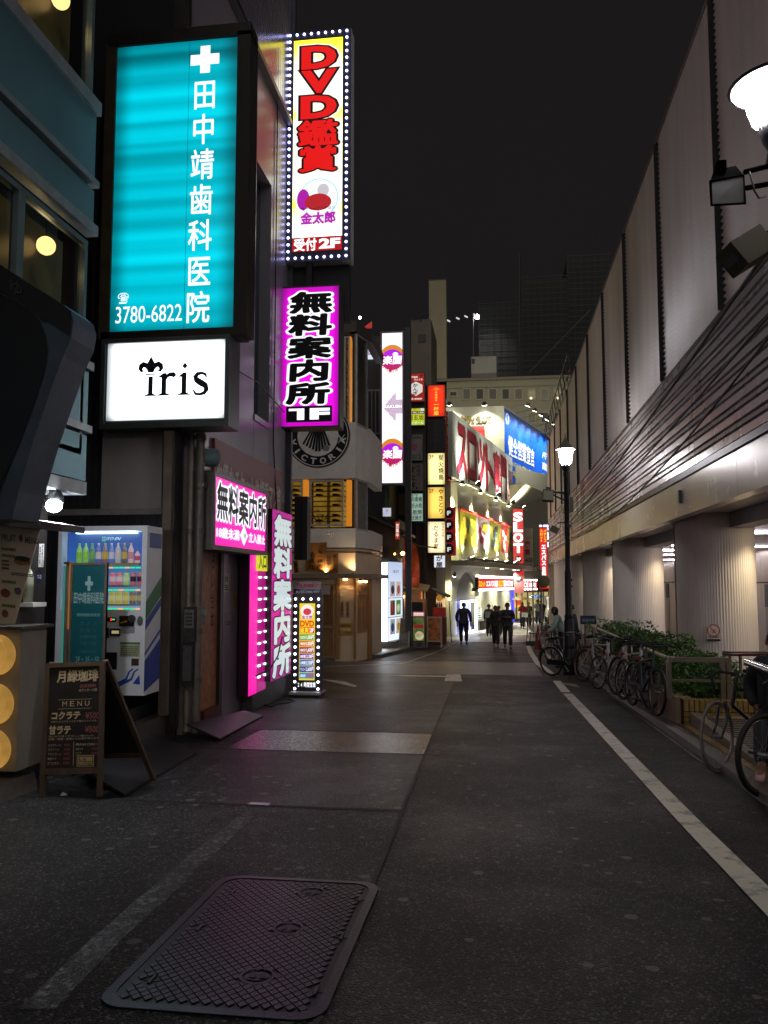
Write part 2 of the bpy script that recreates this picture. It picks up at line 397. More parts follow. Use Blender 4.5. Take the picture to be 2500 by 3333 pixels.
def paint(name, c, under=.03, wear=.5):
    """worn road paint over asphalt"""
    m, nt, b = _new(name); N = nt.nodes; L = nt.links
    tc = N.new('ShaderNodeTexCoord'); n = N.new('ShaderNodeTexNoise'); n.inputs['Scale'].default_value = 5; n.inputs['Detail'].default_value = 12; n.inputs['Roughness'].default_value = .75
    L.new(tc.outputs['Object'], n.inputs['Vector']); r = N.new('ShaderNodeValToRGB'); e = r.color_ramp.elements
    e[0].position = wear-.12; e[0].color = (under, under, under, 1); e[1].position = wear+.06; e[1].color = lin(c)+(1,)
    L.new(n.outputs['Fac'], r.inputs['Fac']); L.new(r.outputs['Color'], b.inputs['Base Color']); b.inputs['Roughness'].default_value = .5
    n2 = N.new('ShaderNodeTexNoise'); n2.inputs['Scale'].default_value = 90; L.new(tc.outputs['Object'], n2.inputs['Vector'])
    bp = N.new('ShaderNodeBump'); bp.inputs['Strength'].default_value = .35; bp.inputs['Distance'].default_value = .008; L.new(n2.outputs['Fac'], bp.inputs['Height']); L.new(bp.outputs['Normal'], b.inputs['Normal'])
    return m
ASPH = asphalt('asphalt', .0085, (1, .97, .93), .16, .46, 1.2, (.34, .10), .60)
ASPH2 = asphalt('asphalt_left_lane', .009, (.98, .98, 1), .14, .40, 1.4, (.36, .16), .46)
ASPH3 = asphalt('asphalt_worn_gray', .0115, (1, .97, .95), .16, .46, 1.3, (.34, .12), .55)
CONC_WET = asphalt('wet_concrete_strip', .05, (1, 1, 1), .10, .24, .6, (.6, .5), .16)
KERB = M('#5c574f', .5, var=.45, scale=9, bump=.5, bscale=45)
PAVE = M('#4c4740', .42, var=.4, scale=5, bump=.4, bscale=70)

g = MB()
ys = [-40, 45, 400]; xs = [-300, 300]
for i in range(2):
    y0, y1 = ys[i], ys[i+1]
    g.poly([(-300, y0, gz(y0)), (300, y0, gz(y0)), (300, y1, gz(y1)), (-300, y1, gz(y1))], ASPH)
g.struct('ground')
def strip(pts, lift, m, name, mb=None):
    """flat sheet on the road through plan points, following its slope"""
    q = MB() if mb is None else mb
    q.poly([(x, y, gz(y)+lift) for x, y in pts], m)
    return q if mb is not None or name is None else q.struct(name)
SEAMX = lambda y: -.66-.0158*y
# left lane relaid in slabs of different age
strip([(-4.6, -6), (SEAMX(-6), -6), (SEAMX(6.62), 6.62), (-4.6, 6.62)], .004, ASPH3, 'road_slab')
strip([(-4.6, 6.64), (SEAMX(6.64), 6.64), (SEAMX(9.1), 9.1), (-4.6, 9.1)], .004, ASPH2, 'road_slab')
strip([(-3.05, 9.115), (SEAMX(9.115), 9.115), (SEAMX(10.6), 10.6), (-3.05, 10.6)], .004, CONC_WET, 'road_slab')
strip([(-4.6, 10.615), (SEAMX(10.6), 10.615), (SEAMX(19.8), 19.8), (-9, 19.8), (-9, 15.6), (-4.6, 15.6)], .004, ASPH2, 'road_slab')
strip([(-9, 19.815), (1.0, 19.815), (1.0, 24.2), (-9, 24.2)], .004, asphalt('wet_asphalt_crossing', .035, (1, .98, .9), .10, .38, .5, (.5, .3), .30), 'road_slab')
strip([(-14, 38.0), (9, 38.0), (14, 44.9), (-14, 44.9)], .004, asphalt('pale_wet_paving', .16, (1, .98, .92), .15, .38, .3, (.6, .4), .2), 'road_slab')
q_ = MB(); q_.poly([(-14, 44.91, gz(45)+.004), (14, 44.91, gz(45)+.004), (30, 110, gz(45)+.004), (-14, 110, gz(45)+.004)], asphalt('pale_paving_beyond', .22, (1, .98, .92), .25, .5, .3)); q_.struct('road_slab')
SEAM = M('#070707', .6)
sm = MB()
strip([(SEAMX(-6)-.012, -6), (SEAMX(-6)+.012, -6), (SEAMX(19.8)+.016, 19.8), (SEAMX(19.8)-.016, 19.8)], .008, SEAM, None, sm)
strip([(-4.6, 6.60), (SEAMX(6.6)-.013, 6.60), (SEAMX(6.6)-.013, 6.645), (-4.6, 6.645)], .008, SEAM, None, sm)
strip([(-4.6, 9.09), (SEAMX(9)-.013, 9.09), (SEAMX(9)-.013, 9.12), (-4.6, 9.12)], .008, SEAM, None, sm)
strip([(-3.05, 10.59), (SEAMX(10.6)-.014, 10.59), (SEAMX(10.6)-.014, 10.625), (-3.05, 10.625)], .008, SEAM, None, sm)
sm.struct('road_joints')
# painted lines
WPAINT = paint('white_road_paint', '#dcd6c2', under=.02, wear=.43); OLDP = paint('old_white_paint', '#353432', .010, .56); YPAINT = paint('yellow_road_paint', '#a58a4a', wear=.42)
def gpts(*uv): return [tuple(aG(u, v)[:2]) for u, v in uv]
ln = MB()
def line(L_, R_, m, mb):
    for i in range(len(L_)-1):
        strip([L_[i], R_[i], R_[i+1], L_[i+1]], .009, m, None, mb)
# right-hand edge line: near part, gap, middle part, far curve
A = gpts((2520, 3010), (2211, 2681), (1990, 2435), (1833, 2259)); B = [(x+.165, y) for x, y in A]
line(A, B, WPAINT, ln)
A = gpts((1827, 2254), (1799, 2217)); B = [(x+.17, y) for x, y in A]; line(A, B, WPAINT, ln)
A = gpts((1792, 2201), (1741, 2160), (1720, 2125), (1711, 2098), (1710, 2078)); B = [(x+.17, y) for x, y in A]; line(A, B, WPAINT, ln)
# left-hand lines of the side street mouth and the far kerb line
strip(gpts((1040, 2211), (1120, 2219), (1162, 2233), (1155, 2238)), .009, WPAINT, None, ln)
strip(gpts((1262, 2197), (1262, 2201), (1450, 2205), (1450, 2201)), .009, WPAINT, None, ln)
strip(gpts((1452, 2197), (1447, 2218), (1504, 2219), (1498, 2196)), .009, WPAINT, None, ln)
A = gpts((1040, 2172), (1310, 2161), (1400, 2130), (1442, 2112), (1500, 2082), (1580, 2058)); B = [(x+.05, y+.22) for x, y in A]; line(B, A, WPAINT, ln)
strip(gpts((1822, 2222), (1832, 2230), (1890, 2240), (1875, 2228)), .009, YPAINT, None, ln)
strip(gpts((1773, 2123), (1769, 2131), (1801, 2158), (1806, 2148)), .009, WPAINT, None, ln)
ln.struct('road_markings')
OLDP = paint('faded_old_paint', '#6c6a68', .02, .5); _nt = OLDP.node_tree; _o = _nt.nodes['Material Output']; _b = _nt.nodes['Principled BSDF']
_t = _nt.nodes.new('ShaderNodeBsdfTransparent'); _n = _nt.nodes.new('ShaderNodeTexNoise'); _n.inputs['Scale'].default_value = 22; _n.inputs['Detail'].default_value = 6; _n.inputs['Roughness'].default_value = .8
_c = _nt.nodes.new('ShaderNodeTexCoord'); _nt.links.new(_c.outputs['Object'], _n.inputs['Vector']); _m = _nt.nodes.new('ShaderNodeMapRange'); _nt.links.new(_n.outputs['Fac'], _m.inputs['Value']); _m.inputs['From Min'].default_value = .36; _m.inputs['From Max'].default_value = .64
_x = _nt.nodes.new('ShaderNodeMixShader'); _nt.links.new(_m.outputs['Result'], _x.inputs[0]); _nt.links.new(_t.outputs[0], _x.inputs[1]); _nt.links.new(_b.outputs[0], _x.inputs[2]); _nt.links.new(_x.outputs[0], _o.inputs['Surface'])
ln = MB(); A = gpts((60, 3290), (300, 3060), (480, 2905), (640, 2770), (790, 2650)); B = gpts((180, 3290), (400, 3060), (572, 2905), (715, 2770), (842, 2650)); line(A, B, OLDP, ln)
strip(gpts((818, 2615), (808, 2622), (874, 2626), (880, 2618)), .011, paint('white_paint_fleck', '#b9aeb4', wear=.3), None, ln); ln.struct('road_markings')
# litter: pale scraps that lie on the road
def scrap(u, v, s, label, hexc='#b8b4aa'):
    p = aG(u, v); r = MB(); a = random.random()*6; z = p[2]+.006
    pts = [(p[0]+s*math.cos(a+t)*random.uniform(.5, 1), p[1]+s*math.sin(a+t)*random.uniform(.5, 1), z+random.uniform(0, .5)*s) for t in (0, 1.3, 2.6, 3.9, 5.2)]
    c = (p[0], p[1], z+.6*s); r.add(pts+[c], [(i, (i+1) % 5, 5) for i in range(5)], M(hexc, .6)); r.solo('paper_scrap', label, 'litter', 'scraps of litter on the road')
scrap(1982, 2255, .06, 'crumpled white paper scrap on the gutter below the leaning bicycles')
scrap(376, 2578, .045, 'pale scrap of paper by the back leg of the menu board')
scrap(205, 2592, .05, 'torn scrap of paper under the menu board')

# right kerb, gutter and pavement up to the station
kb = MB()
segs = [(-6, 2.14), (8.87, 2.12), (15.7, 2.04), (24, 2.0), (34, 1.75)]
for (y0, x0), (y1, x1) in zip(segs[:-1], segs[1:]):
    kb.hexa([(x0, y0, gz(y0)-.05), (x0+.17, y0, gz(y0)-.05), (x1+.17, y1, gz(y1)-.05), (x1, y1, gz(y1)-.05),
             (x0+.03, y0, gz(y0)+.07), (x0+.17, y0, gz(y0)+.09), (x1+.17, y1, gz(y1)+.09), (x1+.03, y1, gz(y1)+.07)], KERB)
kb.struct('kerb')
pv = MB()
for (y0, x0), (y1, x1) in zip(segs[:-1]+[(34, 1.75)], segs[1:]+[(58, 1.75)]):
    x0 += .172; x1 += .172
    pv.hexa([(x0, y0, gz(y0)-.05), (9, y0, gz(y0)-.05), (9, y1, gz(y1)-.05), (x1, y1, gz(y1)-.05), (x0, y0, gz(y0)+.085), (9, y0, gz(y0)+.085), (9, y1, gz(y1)+.085), (x1, y1, gz(y1)+.085)], PAVE)
pv.struct('pavement')
ye = MB(); ye.hexa([(2.33, 4, gz(4)+.086), (2.42, 4, gz(4)+.086), (2.42, 11.2, gz(11.2)+.086), (2.33, 11.2, gz(11.2)+.086), (2.33, 4, gz(4)+.092), (2.42, 4, gz(4)+.092), (2.42, 11.2, gz(11.2)+.092), (2.33, 11.2, gz(11.2)+.092)], YPAINT); ye.struct('pavement_line')
ye = MB(); x0 = 2.0
strip([(2.055, 9), (2.08, 9), (2.01, 15.7), (1.985, 15.7)], .009, paint('gutter_paint', '#8d8874', wear=.5), None, ye); ye.struct('gutter_line')
# left: kerb and raised pavement in front of the near shops
lk = MB()
lk.hexa([(-4.4, -6, gz(-6)-.02), (-4.15, -6, gz(-6)-.02), (-3.98, 6.9, gz(6.9)-.02), (-4.23, 6.9, gz(6.9)-.02), (-4.4, -6, gz(-6)+.17), (-4.19, -6, gz(-6)+.15), (-4.02, 6.9, gz(6.9)+.15), (-4.23, 6.9, gz(6.9)+.17)], KERB); lk.struct('kerb')
lp = MB(); lp.box(-12, -4.31, -6, 9.9, -.4, .05, PAVE); lp.box(-4.31, -3.95, 7.42, 9.9, -.4, .02, PAVE); lp.struct('pavement')
# kerb and pavement round the corner restaurant, left middle distance
ck = MB(); cpts = [(-14, 23.4), (-5.3, 23.5), (-4.3, 24.2), (-3.62, 25.6), (-3.35, 28.2), (-3.15, 30.5), (-3.0, 34)]
for (x0, y0), (x1, y1) in zip(cpts[:-1], cpts[1:]):
    d = np.array([x1-x0, y1-y0]); d /= np.linalg.norm(d); n = np.array([-d[1], d[0]])*.16
    ck.hexa([(x0, y0, gz(y0)-.03), (x1, y1, gz(y1)-.03), (x1+n[0], y1+n[1], gz(y1)-.03), (x0+n[0], y0+n[1], gz(y0)-.03), (x0, y0, gz(y0)+.11), (x1, y1, gz(y1)+.11), (x1+n[0], y1+n[1], gz(y1)+.13), (x0+n[0], y0+n[1], gz(y0)+.13)], KERB)
ck.struct('kerb')
cp = MB(); cp.poly([(x, y+.14 if i < 2 else y, gz(y)+.12) for i, (x, y) in enumerate([(x-.1, y+.1) for x, y in cpts]+[(-14, 34)])], M('#6b665c', .4, var=.3, scale=8)); cp.struct('pavement')
# steel telecom cover in the road
c4 = gpts((709, 2862), (1222, 2868), (1073, 3335), (322, 3278))
IRON = M('#3a3742', .30, .75, var=.35, scale=4, bump=.25, bscale=90)
x0, x1, y0, y1 = -1.63, -.69, 3.27, 4.90
mh = thing('utility_cover', 'large rectangular cast iron cover with diamond tread set in the asphalt', 'manhole cover', ((x0+x1)/2, (y0+y1)/2, gz(4)))
FM = Face((x0, y1, gz(y1)+.005), (x1-x0, 0, 0), (0, y0-y1, gz(y0)-gz(y1)))
def rrect(r, w, h, n=6):
    P = []
    for cx, cy, a in ((1-r/w, r/h, -PI/2), (1-r/w, 1-r/h, 0), (r/w, 1-r/h, PI/2), (r/w, r/h, PI)):
        for i in range(n+1):
            t = a+PI/2*i/n; P.append((cx+r*math.cos(t)/w, cy+r*math.sin(t)/h))
    return P
w, h = FM.W, FM.H
MB().prism(FM, rrect(.12, w, h), -.02, .004, M('#17161a', .4, .4)).build('base_plate', mh)
fr = MB(); o = rrect(.12, w, h); i_ = [(.5+(x-.5)*(1-.09/w), .5+(y-.5)*(1-.09/h)) for x, y in o]; n = len(o)
fr.add([FM.p(*q, .007) for q in o]+[FM.p(*q, .009) for q in i_]+[FM.p(*q, -.01) for q in o]+[FM.p(*q, .003) for q in i_], [(k, (k+1) % n, n+(k+1) % n, n+k) for k in range(n)]+[(k, 2*n+k, 2*n+(k+1) % n, (k+1) % n) for k in range(n)]+[(n+k, n+(k+1) % n, 3*n+(k+1) % n, 3*n+k) for k in range(n)], IRON); fr.build('rim', mh)
tr = MB(); st = .040; hole = [(.62, .14), (.62, .46), (.62, .79)]; keys = [(.16, .18), (.92, .18), (.16, .5), (.92, .5), (.16, .85), (.92, .85)]
k = int(w/st)+2
for i in range(-40, 60):
    for j in range(-40, 60):
        cx, cy = (i+j)*st*.62, (i-j)*st*.74
        if not (.075 < cx < w-.075 and .075 < cy < h-.075): continue
        a, b = cx/w, cy/h
        if min(a, 1-a)*w+min(b, 1-b)*h < .17: continue
        if any(((a-p)*w/.085)**2+((b-q)*h/.075)**2 < 1 for p, q in hole): continue
        if any(((a-p)*w/.035)**2+((b-q)*h/.035)**2 < 1 for p, q in keys): continue
        r1 = .0205
        tr.prism(FM, [((cx+r1*1.0)/w, cy/h), (cx/w, (cy+r1*1.25)/h), ((cx-r1*1.0)/w, cy/h), (cx/w, (cy-r1*1.25)/h)], .004, .0095, IRON)
tr.build('diamond_tread', mh)
for p, q in hole:
    d = MB(); d.ring(FM, p, q, .066, .078, .011, IRON).ell(FM, p, q, .05/w, .042/h, .008, IRON)
    d.ell(FM, p-.02, q, .02/w, .022/h, .012, M('#131216', .4, .4), 12); d.ell(FM, p+.025, q, .018/w, .022/h, .012, M('#131216', .4, .4), 12); d.build('maker_roundel', mh)
for p, q in keys:
    d = MB(); d.slab(FM, p-.035/w, q-.008/h, p+.035/w, q+.008/h, .004, .0065, M('#08080a', .5)).slab(FM, p-.006/w, q-.04/h, p+.006/w, q+.04/h, .007, .0145, IRON); d.build('lifting_key_slot', mh)
# ================================================================ station building on the right
PANEL = M('#e2dad0', .46, .0, var=.22, scale=1.4, streak=.12)
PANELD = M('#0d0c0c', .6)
FASC = M('#c9c3bb', .26, .4, var=.10, scale=1.2)
RIBM = M('#d6d1cf', .28, .42, var=.06, scale=.6)
COLM = M('#dcd5ca', .5, var=.10, scale=3, streak=.3)
CEIL = M('#a7a2a4', .22, .45, var=.08, scale=2)
st = thing('station_building', 'long station building clad in pale louvre panels raised on fluted round columns', 'building', (3.2, 28, gz(28)))
Y0, Y1 = -4.0, 54.0; ZT, ZB, ZR, ZF = 10.25, 5.44, 3.4, 2.75
MB().box(3.36, 12, Y0, Y1, 3.0, ZT-.05, PANELD).build('core', st)
joints = [12.04+4.27*k for k in range(-4, 10)]+[Y1+.06]
for y0, y1 in zip([Y0]+joints[:-1], joints):
    lv = MB(); N = 48; hh = (ZT-ZB)/N; prof = []
    for k in range(N):                       # saw-tooth slats: each slopes out and steps back
        prof += [(3.315, ZB+k*hh), (3.205, ZB+k*hh+hh*.86)]
    prof += [(3.315, ZT)]
    a, b = y0+.055, y1-.055
    vs = [(x, a, z) for x, z in prof]+[(x, b, z) for x, z in prof]; n = len(prof)
    lv.add(vs, [(i, n+i, n+i+1, i+1) for i in range(n-1)], PANEL)
    for k in range(N):                       # closed saw-tooth ends
        for o in (0, n): lv.add([vs[o+2*k], vs[o+2*k+1], vs[o+2*k+2], (3.36, vs[o][1], vs[o+2*k+2][2]), (3.36, vs[o][1], vs[o+2*k][2])], [(0, 1, 2, 3, 4)], PANEL)
    lv.build('louver_panel', st)
for y in joints[:-1]: MB().box(3.30, 3.34, y-.05, y+.05, ZB, ZT, PANELD).box(3.15, 3.30, y+.01, y+.035, ZB+.02, ZT-.01, PANELD).build('joint_shade_strip', st)  # dark fin at each joint stands in for the shaded hollows between slats
MB().box(3.19, 3.36, Y0, Y1, ZT, ZT+.07, M('#8f8577', .5)).build('roof_coping', st)
# ribbed metal band: flat bright strips with paired grooves
rb = MB(); gr = MB(); z = ZB-.03
heights = []
while z > ZR+.12:
    hgt = .12 if len(heights) % 2 == 0 else .065
    heights.append((z-hgt, z)); z -= hgt+.034
edges = [Y0]+[y+.2 for y in joints[:-1]]+[Y1]
for a, b in heights:
    for y0, y1 in zip(edges[:-1], edges[1:]): rb.hexa([(3.21, y0+.006, a), (3.30, y0+.006, a), (3.30, y1-.006, a), (3.21, y1-.006, a), (3.225, y0+.006, b), (3.30, y0+.006, b), (3.30, y1-.006, b), (3.225, y1-.006, b)], RIBM)
rb.build('ribbed_band', st)
MB().box(3.285, 3.355, Y0, Y1, ZR, ZB, M('#2a282c', .4, .5)).build('band_backing', st)
MB().box(3.20, 3.35, Y0, Y1, ZB-.02, ZB+.03, M('#5b5755', .4, .5)).build('band_cap', st)
MB().box(3.17, 3.35, Y0, Y1, ZR-.02, ZR+.06, M('#141315', .4, .4)).box(3.22, 3.35, Y0, Y1, ZR+.075, ZR+.11, M('#141315', .4, .4)).build('drip_edge', st)
fc = MB(); ed = [Y0]+[11.6+6.1*k for k in range(-2, 7)]+[Y1]
for a, b in zip(ed[:-1], ed[1:]): fc.box(3.2, 3.40, a+.006, b-.006, ZF, ZR-.03, FASC)
fc.build('fascia', st)
MB().box(3.402, 4.32, Y0, Y1, 2.9, 2.99, M('#bdb6ae', .45, var=.1)).build('outer_soffit', st)
MB().box(4.33, 4.75, Y0, Y1, 2.62, 2.9, M('#8d8893', .4, .3, var=.1)).build('longitudinal_beam', st)
MB().box(4.76, 10, Y0, Y1, 2.66, 2.8, CEIL).build('ceiling', st)
MB().box(3.202, 9.5, Y1-.15, Y1+.2, -2, 2.6, M('#a79d8c', .5)).build('end_wall', st)
for k in range(-1, 5):
    cx, cy, R = 4.22, 17.0+9*k, .73; c = MB(); n = 176; prof = []
    for i in range(n):
        t = 2*PI*i/n; rr = R-(.006 if i % 2 else 0); prof.append((cx+rr*math.cos(t), cy+rr*math.sin(t)))
    zb = gz(cy); zt = 2.905; vs = [(x, y, zb) for x, y in prof]+[(x, y, zt) for x, y in prof]
    c.add(vs, [(i, (i+1) % n, n+(i+1) % n, n+i) for i in range(n)], COLM); col = c.build('column', st)
    MB().tube([(cx-R+.0, cy+.10, zb+.1), (cx-R+.0, cy+.10, zt-.05)], .022, M('#9d917c', .4)).build('downpipe', col)
    MB().sph((cx-R-.03, cy, zt-.17), .05, M('#c9c5bb', .4)).build('sensor_dome', col)
# lit concourse behind the columns
iw = MB(); INW = M('#b3a795', .3, .3, var=.08, scale=2); y = Y0
while y < Y1:
    for z0, z1 in ((-1.9, .5), (.505, 1.55), (1.6, 2.655)): iw.box(9.0, 9.1, y+.008, y+1.792, z0, z1, INW)
    y += 1.8
iw.build('inner_wall', st)
MB().box(9.1, 9.2, Y0, Y1, -2, 2.66, PANELD).build('wall_core', st)
for k in range(12):
    y = 8+4.2*k; v = MB().box(8.96, 8.998, y, y+.75, .75, 1.52, M('#17161a', .5))
    for q in range(11): v.box(8.945, 8.96, y+.02, y+.73, .78+q*.066, .80+q*.066, M('#3b3a3d', .4, .4))
    v.build('wall_vent', st)
    MB().box(8.97, 9.0, y, y+.75, -1.6, .74, M('#8c8171', .4, .2)).build('door_leaf', st)
TUBE = Em('#fff0fa', 32.0)
for k in range(9):
    MB().box(5.3, 6.9, 8.6+5.0*k, 8.75+5.0*k, 2.635, 2.655, TUBE).build('ceiling_light', st)
for k in range(9):
    MB().box(7.5, 8.6, 11.1+5.0*k, 11.25+5.0*k, 2.635, 2.655, TUBE).build('ceiling_light', st)
# backlit advertisement strips seen past the first column
ad = fY(2441, 1900, 2449, 1945, 24.0)
MB().box(8.0, 8.06, 22.4, 23.6, .9, 1.9, Em('#2a3bd0', 1.6)).build('advert_panel', st)
MB().box(8.0, 8.06, 24.4, 25.2, -.2, .8, Em('#c8761e', .8)).build('advert_panel', st)
MB().box(3.15, 3.2, 15.0, 15.13, 2.98, 3.2, M('#3a393b', .4)).build('junction_box', st)
# roof edge railing at the far end
rl = MB()
for y in np.arange(36, 54.5, 1.5): rl.cyl((3.26, y, ZT+.05), (3.1, y, ZT+1.2), .03, M('#2c2a28', .5), n=6)
for zz in (.5, 1.15): rl.tube([(3.26-.16*zz/1.2, 36, ZT+.05+zz), (3.26-.16*zz/1.2, 54, ZT+.05+zz)], .03, M('#2c2a28', .5), 6)
rl.build('roof_railing', st)
# no-bicycles notice fixed on the first column
F = fY(2301, 2036, 2344, 2080, 16.28)
s = thing('no_parking_notice', 'white notice with a red crossed out bicycle on the fluted column', 'sign', F.base())
MB().slab(F, 0, 0, 1, 1, -.02, .004, M('#c9c2b4', .5)).build('plate', s)
MB().slab(F, 0, 1.01, 1, 1.14, -.02, .008, BLK).build('lower_bar', s)
RED = M('#a3262a', .5)
q = MB(); q.ring(F, .5, .36, .095, .115, .008, RED); q.prism(F, [(.29, .16), (.33, .13), (.71, .57), (.67, .60)], .005, .009, RED); q.build('prohibition_ring', s)
q = MB()
for a in (.40, .60): q.ring(F, a, .42, .024, .030, .0065, BLK, 16)
for a, b, c_, d in ((.40, .42, .47, .30), (.47, .30, .57, .30), (.47, .30, .50, .42), (.50, .42, .57, .30), (.60, .42, .56, .25)):
    q.prism(F, [(a-.008, b), (a+.008, b), (c_+.008, d), (c_-.008, d)], .006, .007, BLK)
q.htext(F, '自転車駐輪禁止', .08, .74, .92, .92, BLK, l=.006); q.build('lettering', s)

for k in range(-1, 5):
    y = 17.0+9*k
    for x, yy in ((5.1, y-1.0), (5.1, y+3.4)):
        dl = thing('concourse_downlight', 'warm recessed downlight in the station concourse ceiling beside the columns', 'lamp', (x, yy, 2.645), 'recessed downlights of the station concourse'); MB().cyl((x, yy, 2.64), (x, yy, 2.655), .09, Em('#ffe2b0', 25), n=16).build('lens', dl); spot('beam', (x, yy, 2.62), (x-.25, yy+.1, -1), 85, (1, .80, .52), 120, .9, .08, dl)
# ================================================================ LEFT: near building, dentist sign, shops
XL = -3.9
TEALP = M('#74a0a8', .40, .7, var=.12, scale=1.5, streak=.4)  # teal tint puts the turquoise sign's light into the panel colour
nb = thing('panel_clad_building', 'grey metal panelled building with warm lit window bands at the left edge', 'building', (XL, 3, 0))
YE = 7.42                                       # its far corner
def zX(u, v): return aX(u, v, XL)[2]
zs = {k: zX(*q) for k, q in dict(w2b=(280, 330), p1=(277, 575), w1t=(268, 760), w1b=(255, 1120), b1=(248, 1370), b2=(245, 1415), b3=(236, 1560)).items()}
ztop = 14.0
MB().box(-10, XL-.32, -6, YE-.1, gz(3)-.3, ztop, M('#1b1917', .6)).build('core', nb)
ZW1T, ZW1B, ZW2B = 6.35, 4.75, 8.62
pnl = MB()
def band(z0, z1, mat=TEALP, y=(-6, 0.2, 3.8, YE)):
    for a, b in zip(y[:-1], y[1:]): pnl.box(XL-.1, XL, a+.008, b-.008, z0+.006, z1-.006, mat)
# levels measured on the corner edge
def zc(v, u=272): return aX(u, v, XL)[2]
Zs = [zc(330, 280), zc(420, 280), zc(575, 277), zc(592, 277), zc(735, 270), zc(765, 270), zc(1165, 252), zc(1190, 250), zc(1375, 243), zc(1402, 243), zc(1558, 238), zc(1590, 237)]
band(Zs[2], Zs[0]); band(Zs[4], Zs[3]); band(Zs[8], Zs[7]); band(Zs[10], Zs[9])
pnl.build('cladding', nb)
rail = MB()
for z, t in ((Zs[0], .12), (Zs[2], .05), (Zs[4], .09), (Zs[7]+.02, .07), (Zs[9]+.03, .06)): rail.box(XL-.09, XL+.035, -6, YE+.03, z-.01, z+t, M('#a3adb0', .35, .5))
rail.build('ledge_rail', nb)
WIN = lambda e: None
def winband(z0, z1, n, y0, y1, name, glow):
    MB().box(XL-.30, XL-.26, y0, y1, z0, z1, Em('#7a7448', .16, var=.6)).build('room_back', nb)
    w = (y1-y0)/n
    for i in range(n):
        f = MB(); a, b = y0+i*w, y0+(i+1)*w; Fw = Face((XL-.03, a, z1), (0, b-a, 0), (0, 0, z0-z1))
        f.frame(Fw, .05, -.04, .03, M('#7e8f92', .35, .6)); wf = f.build('window_frame', nb)
        MB().rect(Fw, .04, .03, .96, .97, -.02, glass('#a8a08c', .12)).build('pane', wf)
    # globe lamps hang just behind the glass
    for (yy, zz) in glow:
        lb = MB().sph((XL-.16, yy, zz), .085, Em('#ffd79a', 5.0), 16, 10).build('globe_lamp', nb)
        MB().cyl((XL-.16, yy, zz+.085), (XL-.16, yy, z1), .006, BLK, n=6).build('cord', lb)
def lamp_at(u, v): p = aX(u, v, XL-.16); return (p[1], p[2])
winband(Zs[7]-.0, Zs[7]+.0, 1, 0, .1, 'x', []) if False else None
winband(Zs[6]-.9, Zs[5]-.02, 6, .6, YE-.1, 'window', [lamp_at(150, 800)])
winband(Zs[0]+.1, Zs[0]+2.6, 5, .6, YE-.1, 'window', [lamp_at(198, 0)])
MB().box(XL-.3, XL-.02, -6, YE, Zs[0]+2.7, ztop, TEALP).build('upper_wall', nb)
MB().box(XL-.6, XL+.02, -6, YE-.02, Zs[11]-.04, Zs[10]-.01, M('#c9d0d0', .5)).build('soffit', nb)
# ground floor: lit doorway opening with a pale jamb
jm = MB(); zt = Zs[11]-.05
jm.box(-4.62, -4.30, 7.18, 7.42, -.3, zt, M('#7d8890', .4, .2)); jm.build('door_jamb', nb)
MB().box(-4.62, -4.55, 5.2, 7.3, .1, zt, M('#c4c9c6', .5)).build('shop_wall', nb)
for k in range(4): MB().box(-4.52, -4.49, 6.45+.17*k, 6.53+.17*k, .55, 1.05, M('#23282b', .4)).box(-4.549, -4.52, 6.43+.17*k, 6.55+.17*k, .5, 1.1, M('#9fb2b8', .3, .6)).build('grille_slot', nb)
F = fY(127, 1770, 142, 1846, 7.17)
s = thing('notice_plate', 'narrow white plate of printed characters on the pale door jamb', 'sign', F.base())
MB().slab(F, 0, 0, 1, 1, -.004, .004, WHT).build('plate', s); MB().vtext(F, '東京都渋谷区', .62, .03, .98, .97, BLK, l=.006).vtext(F, '道玄坂', .08, .1, .5, .9, BLK, l=.006).build('lettering', s)
F = fY(118, 1868, 136, 1887, 7.165)
s = thing('address_plate', 'small navy street number plate on the pale door jamb', 'sign', F.base())
MB().slab(F, 0, 0, 1, 1, -.004, .004, M('#1c2a4f', .4)).build('plate', s); MB().text(F, '7-2', .3, .2, .95, .8, WHT, l=.006).build('lettering', s)
# white floodlight over the shop front
q = aY(176, 1647, 6.9)
s = thing('shop_floodlight', 'round white floodlight glaring beside the panelled building soffit', 'lamp', q)
MB().lathe((q[0], q[1]+.02, q[2]+.045), [(.07, -.01), (.074, .03), (.06, .07), (.03, .12), (0, .125)], M('#55585a', .4, .4), 20).build('housing', s)
MB().sph((q[0]+.01, q[1]-.02, q[2]), (.072, .06, .06), Em('#f4f6ff', 230), 16, 10).build('bulb', s)
MB().tube([(q[0]-.05, q[1], q[2]+.05), (q[0]-.3, q[1]+.1, q[2]+.12)], .014, BLK).build('arm', s)
spot('shop_floodlight_beam', (q[0]+.08, q[1]-.08, q[2]-.04), (q[0]+1.6, q[1]-1.3, -.3), 38, (.95, .97, 1), 130, .8, .06, s)
q = aY(70, 1640, 6.6); s = thing('clip_spotlight', 'small pale tilted spotlight clamped beside the black arched sign', 'lamp', q)
MB().cyl((q[0]-.05, q[1], q[2]+.06), (q[0]+.04, q[1]-.02, q[2]-.06), .035, M('#c9c8bd', .4), n=14).build('housing', s); MB().cyl((q[0]+.05, q[1], q[2]+.02), (q[0]+.1, q[1], q[2]-.02), .015, BLK, n=8).build('clamp', s)
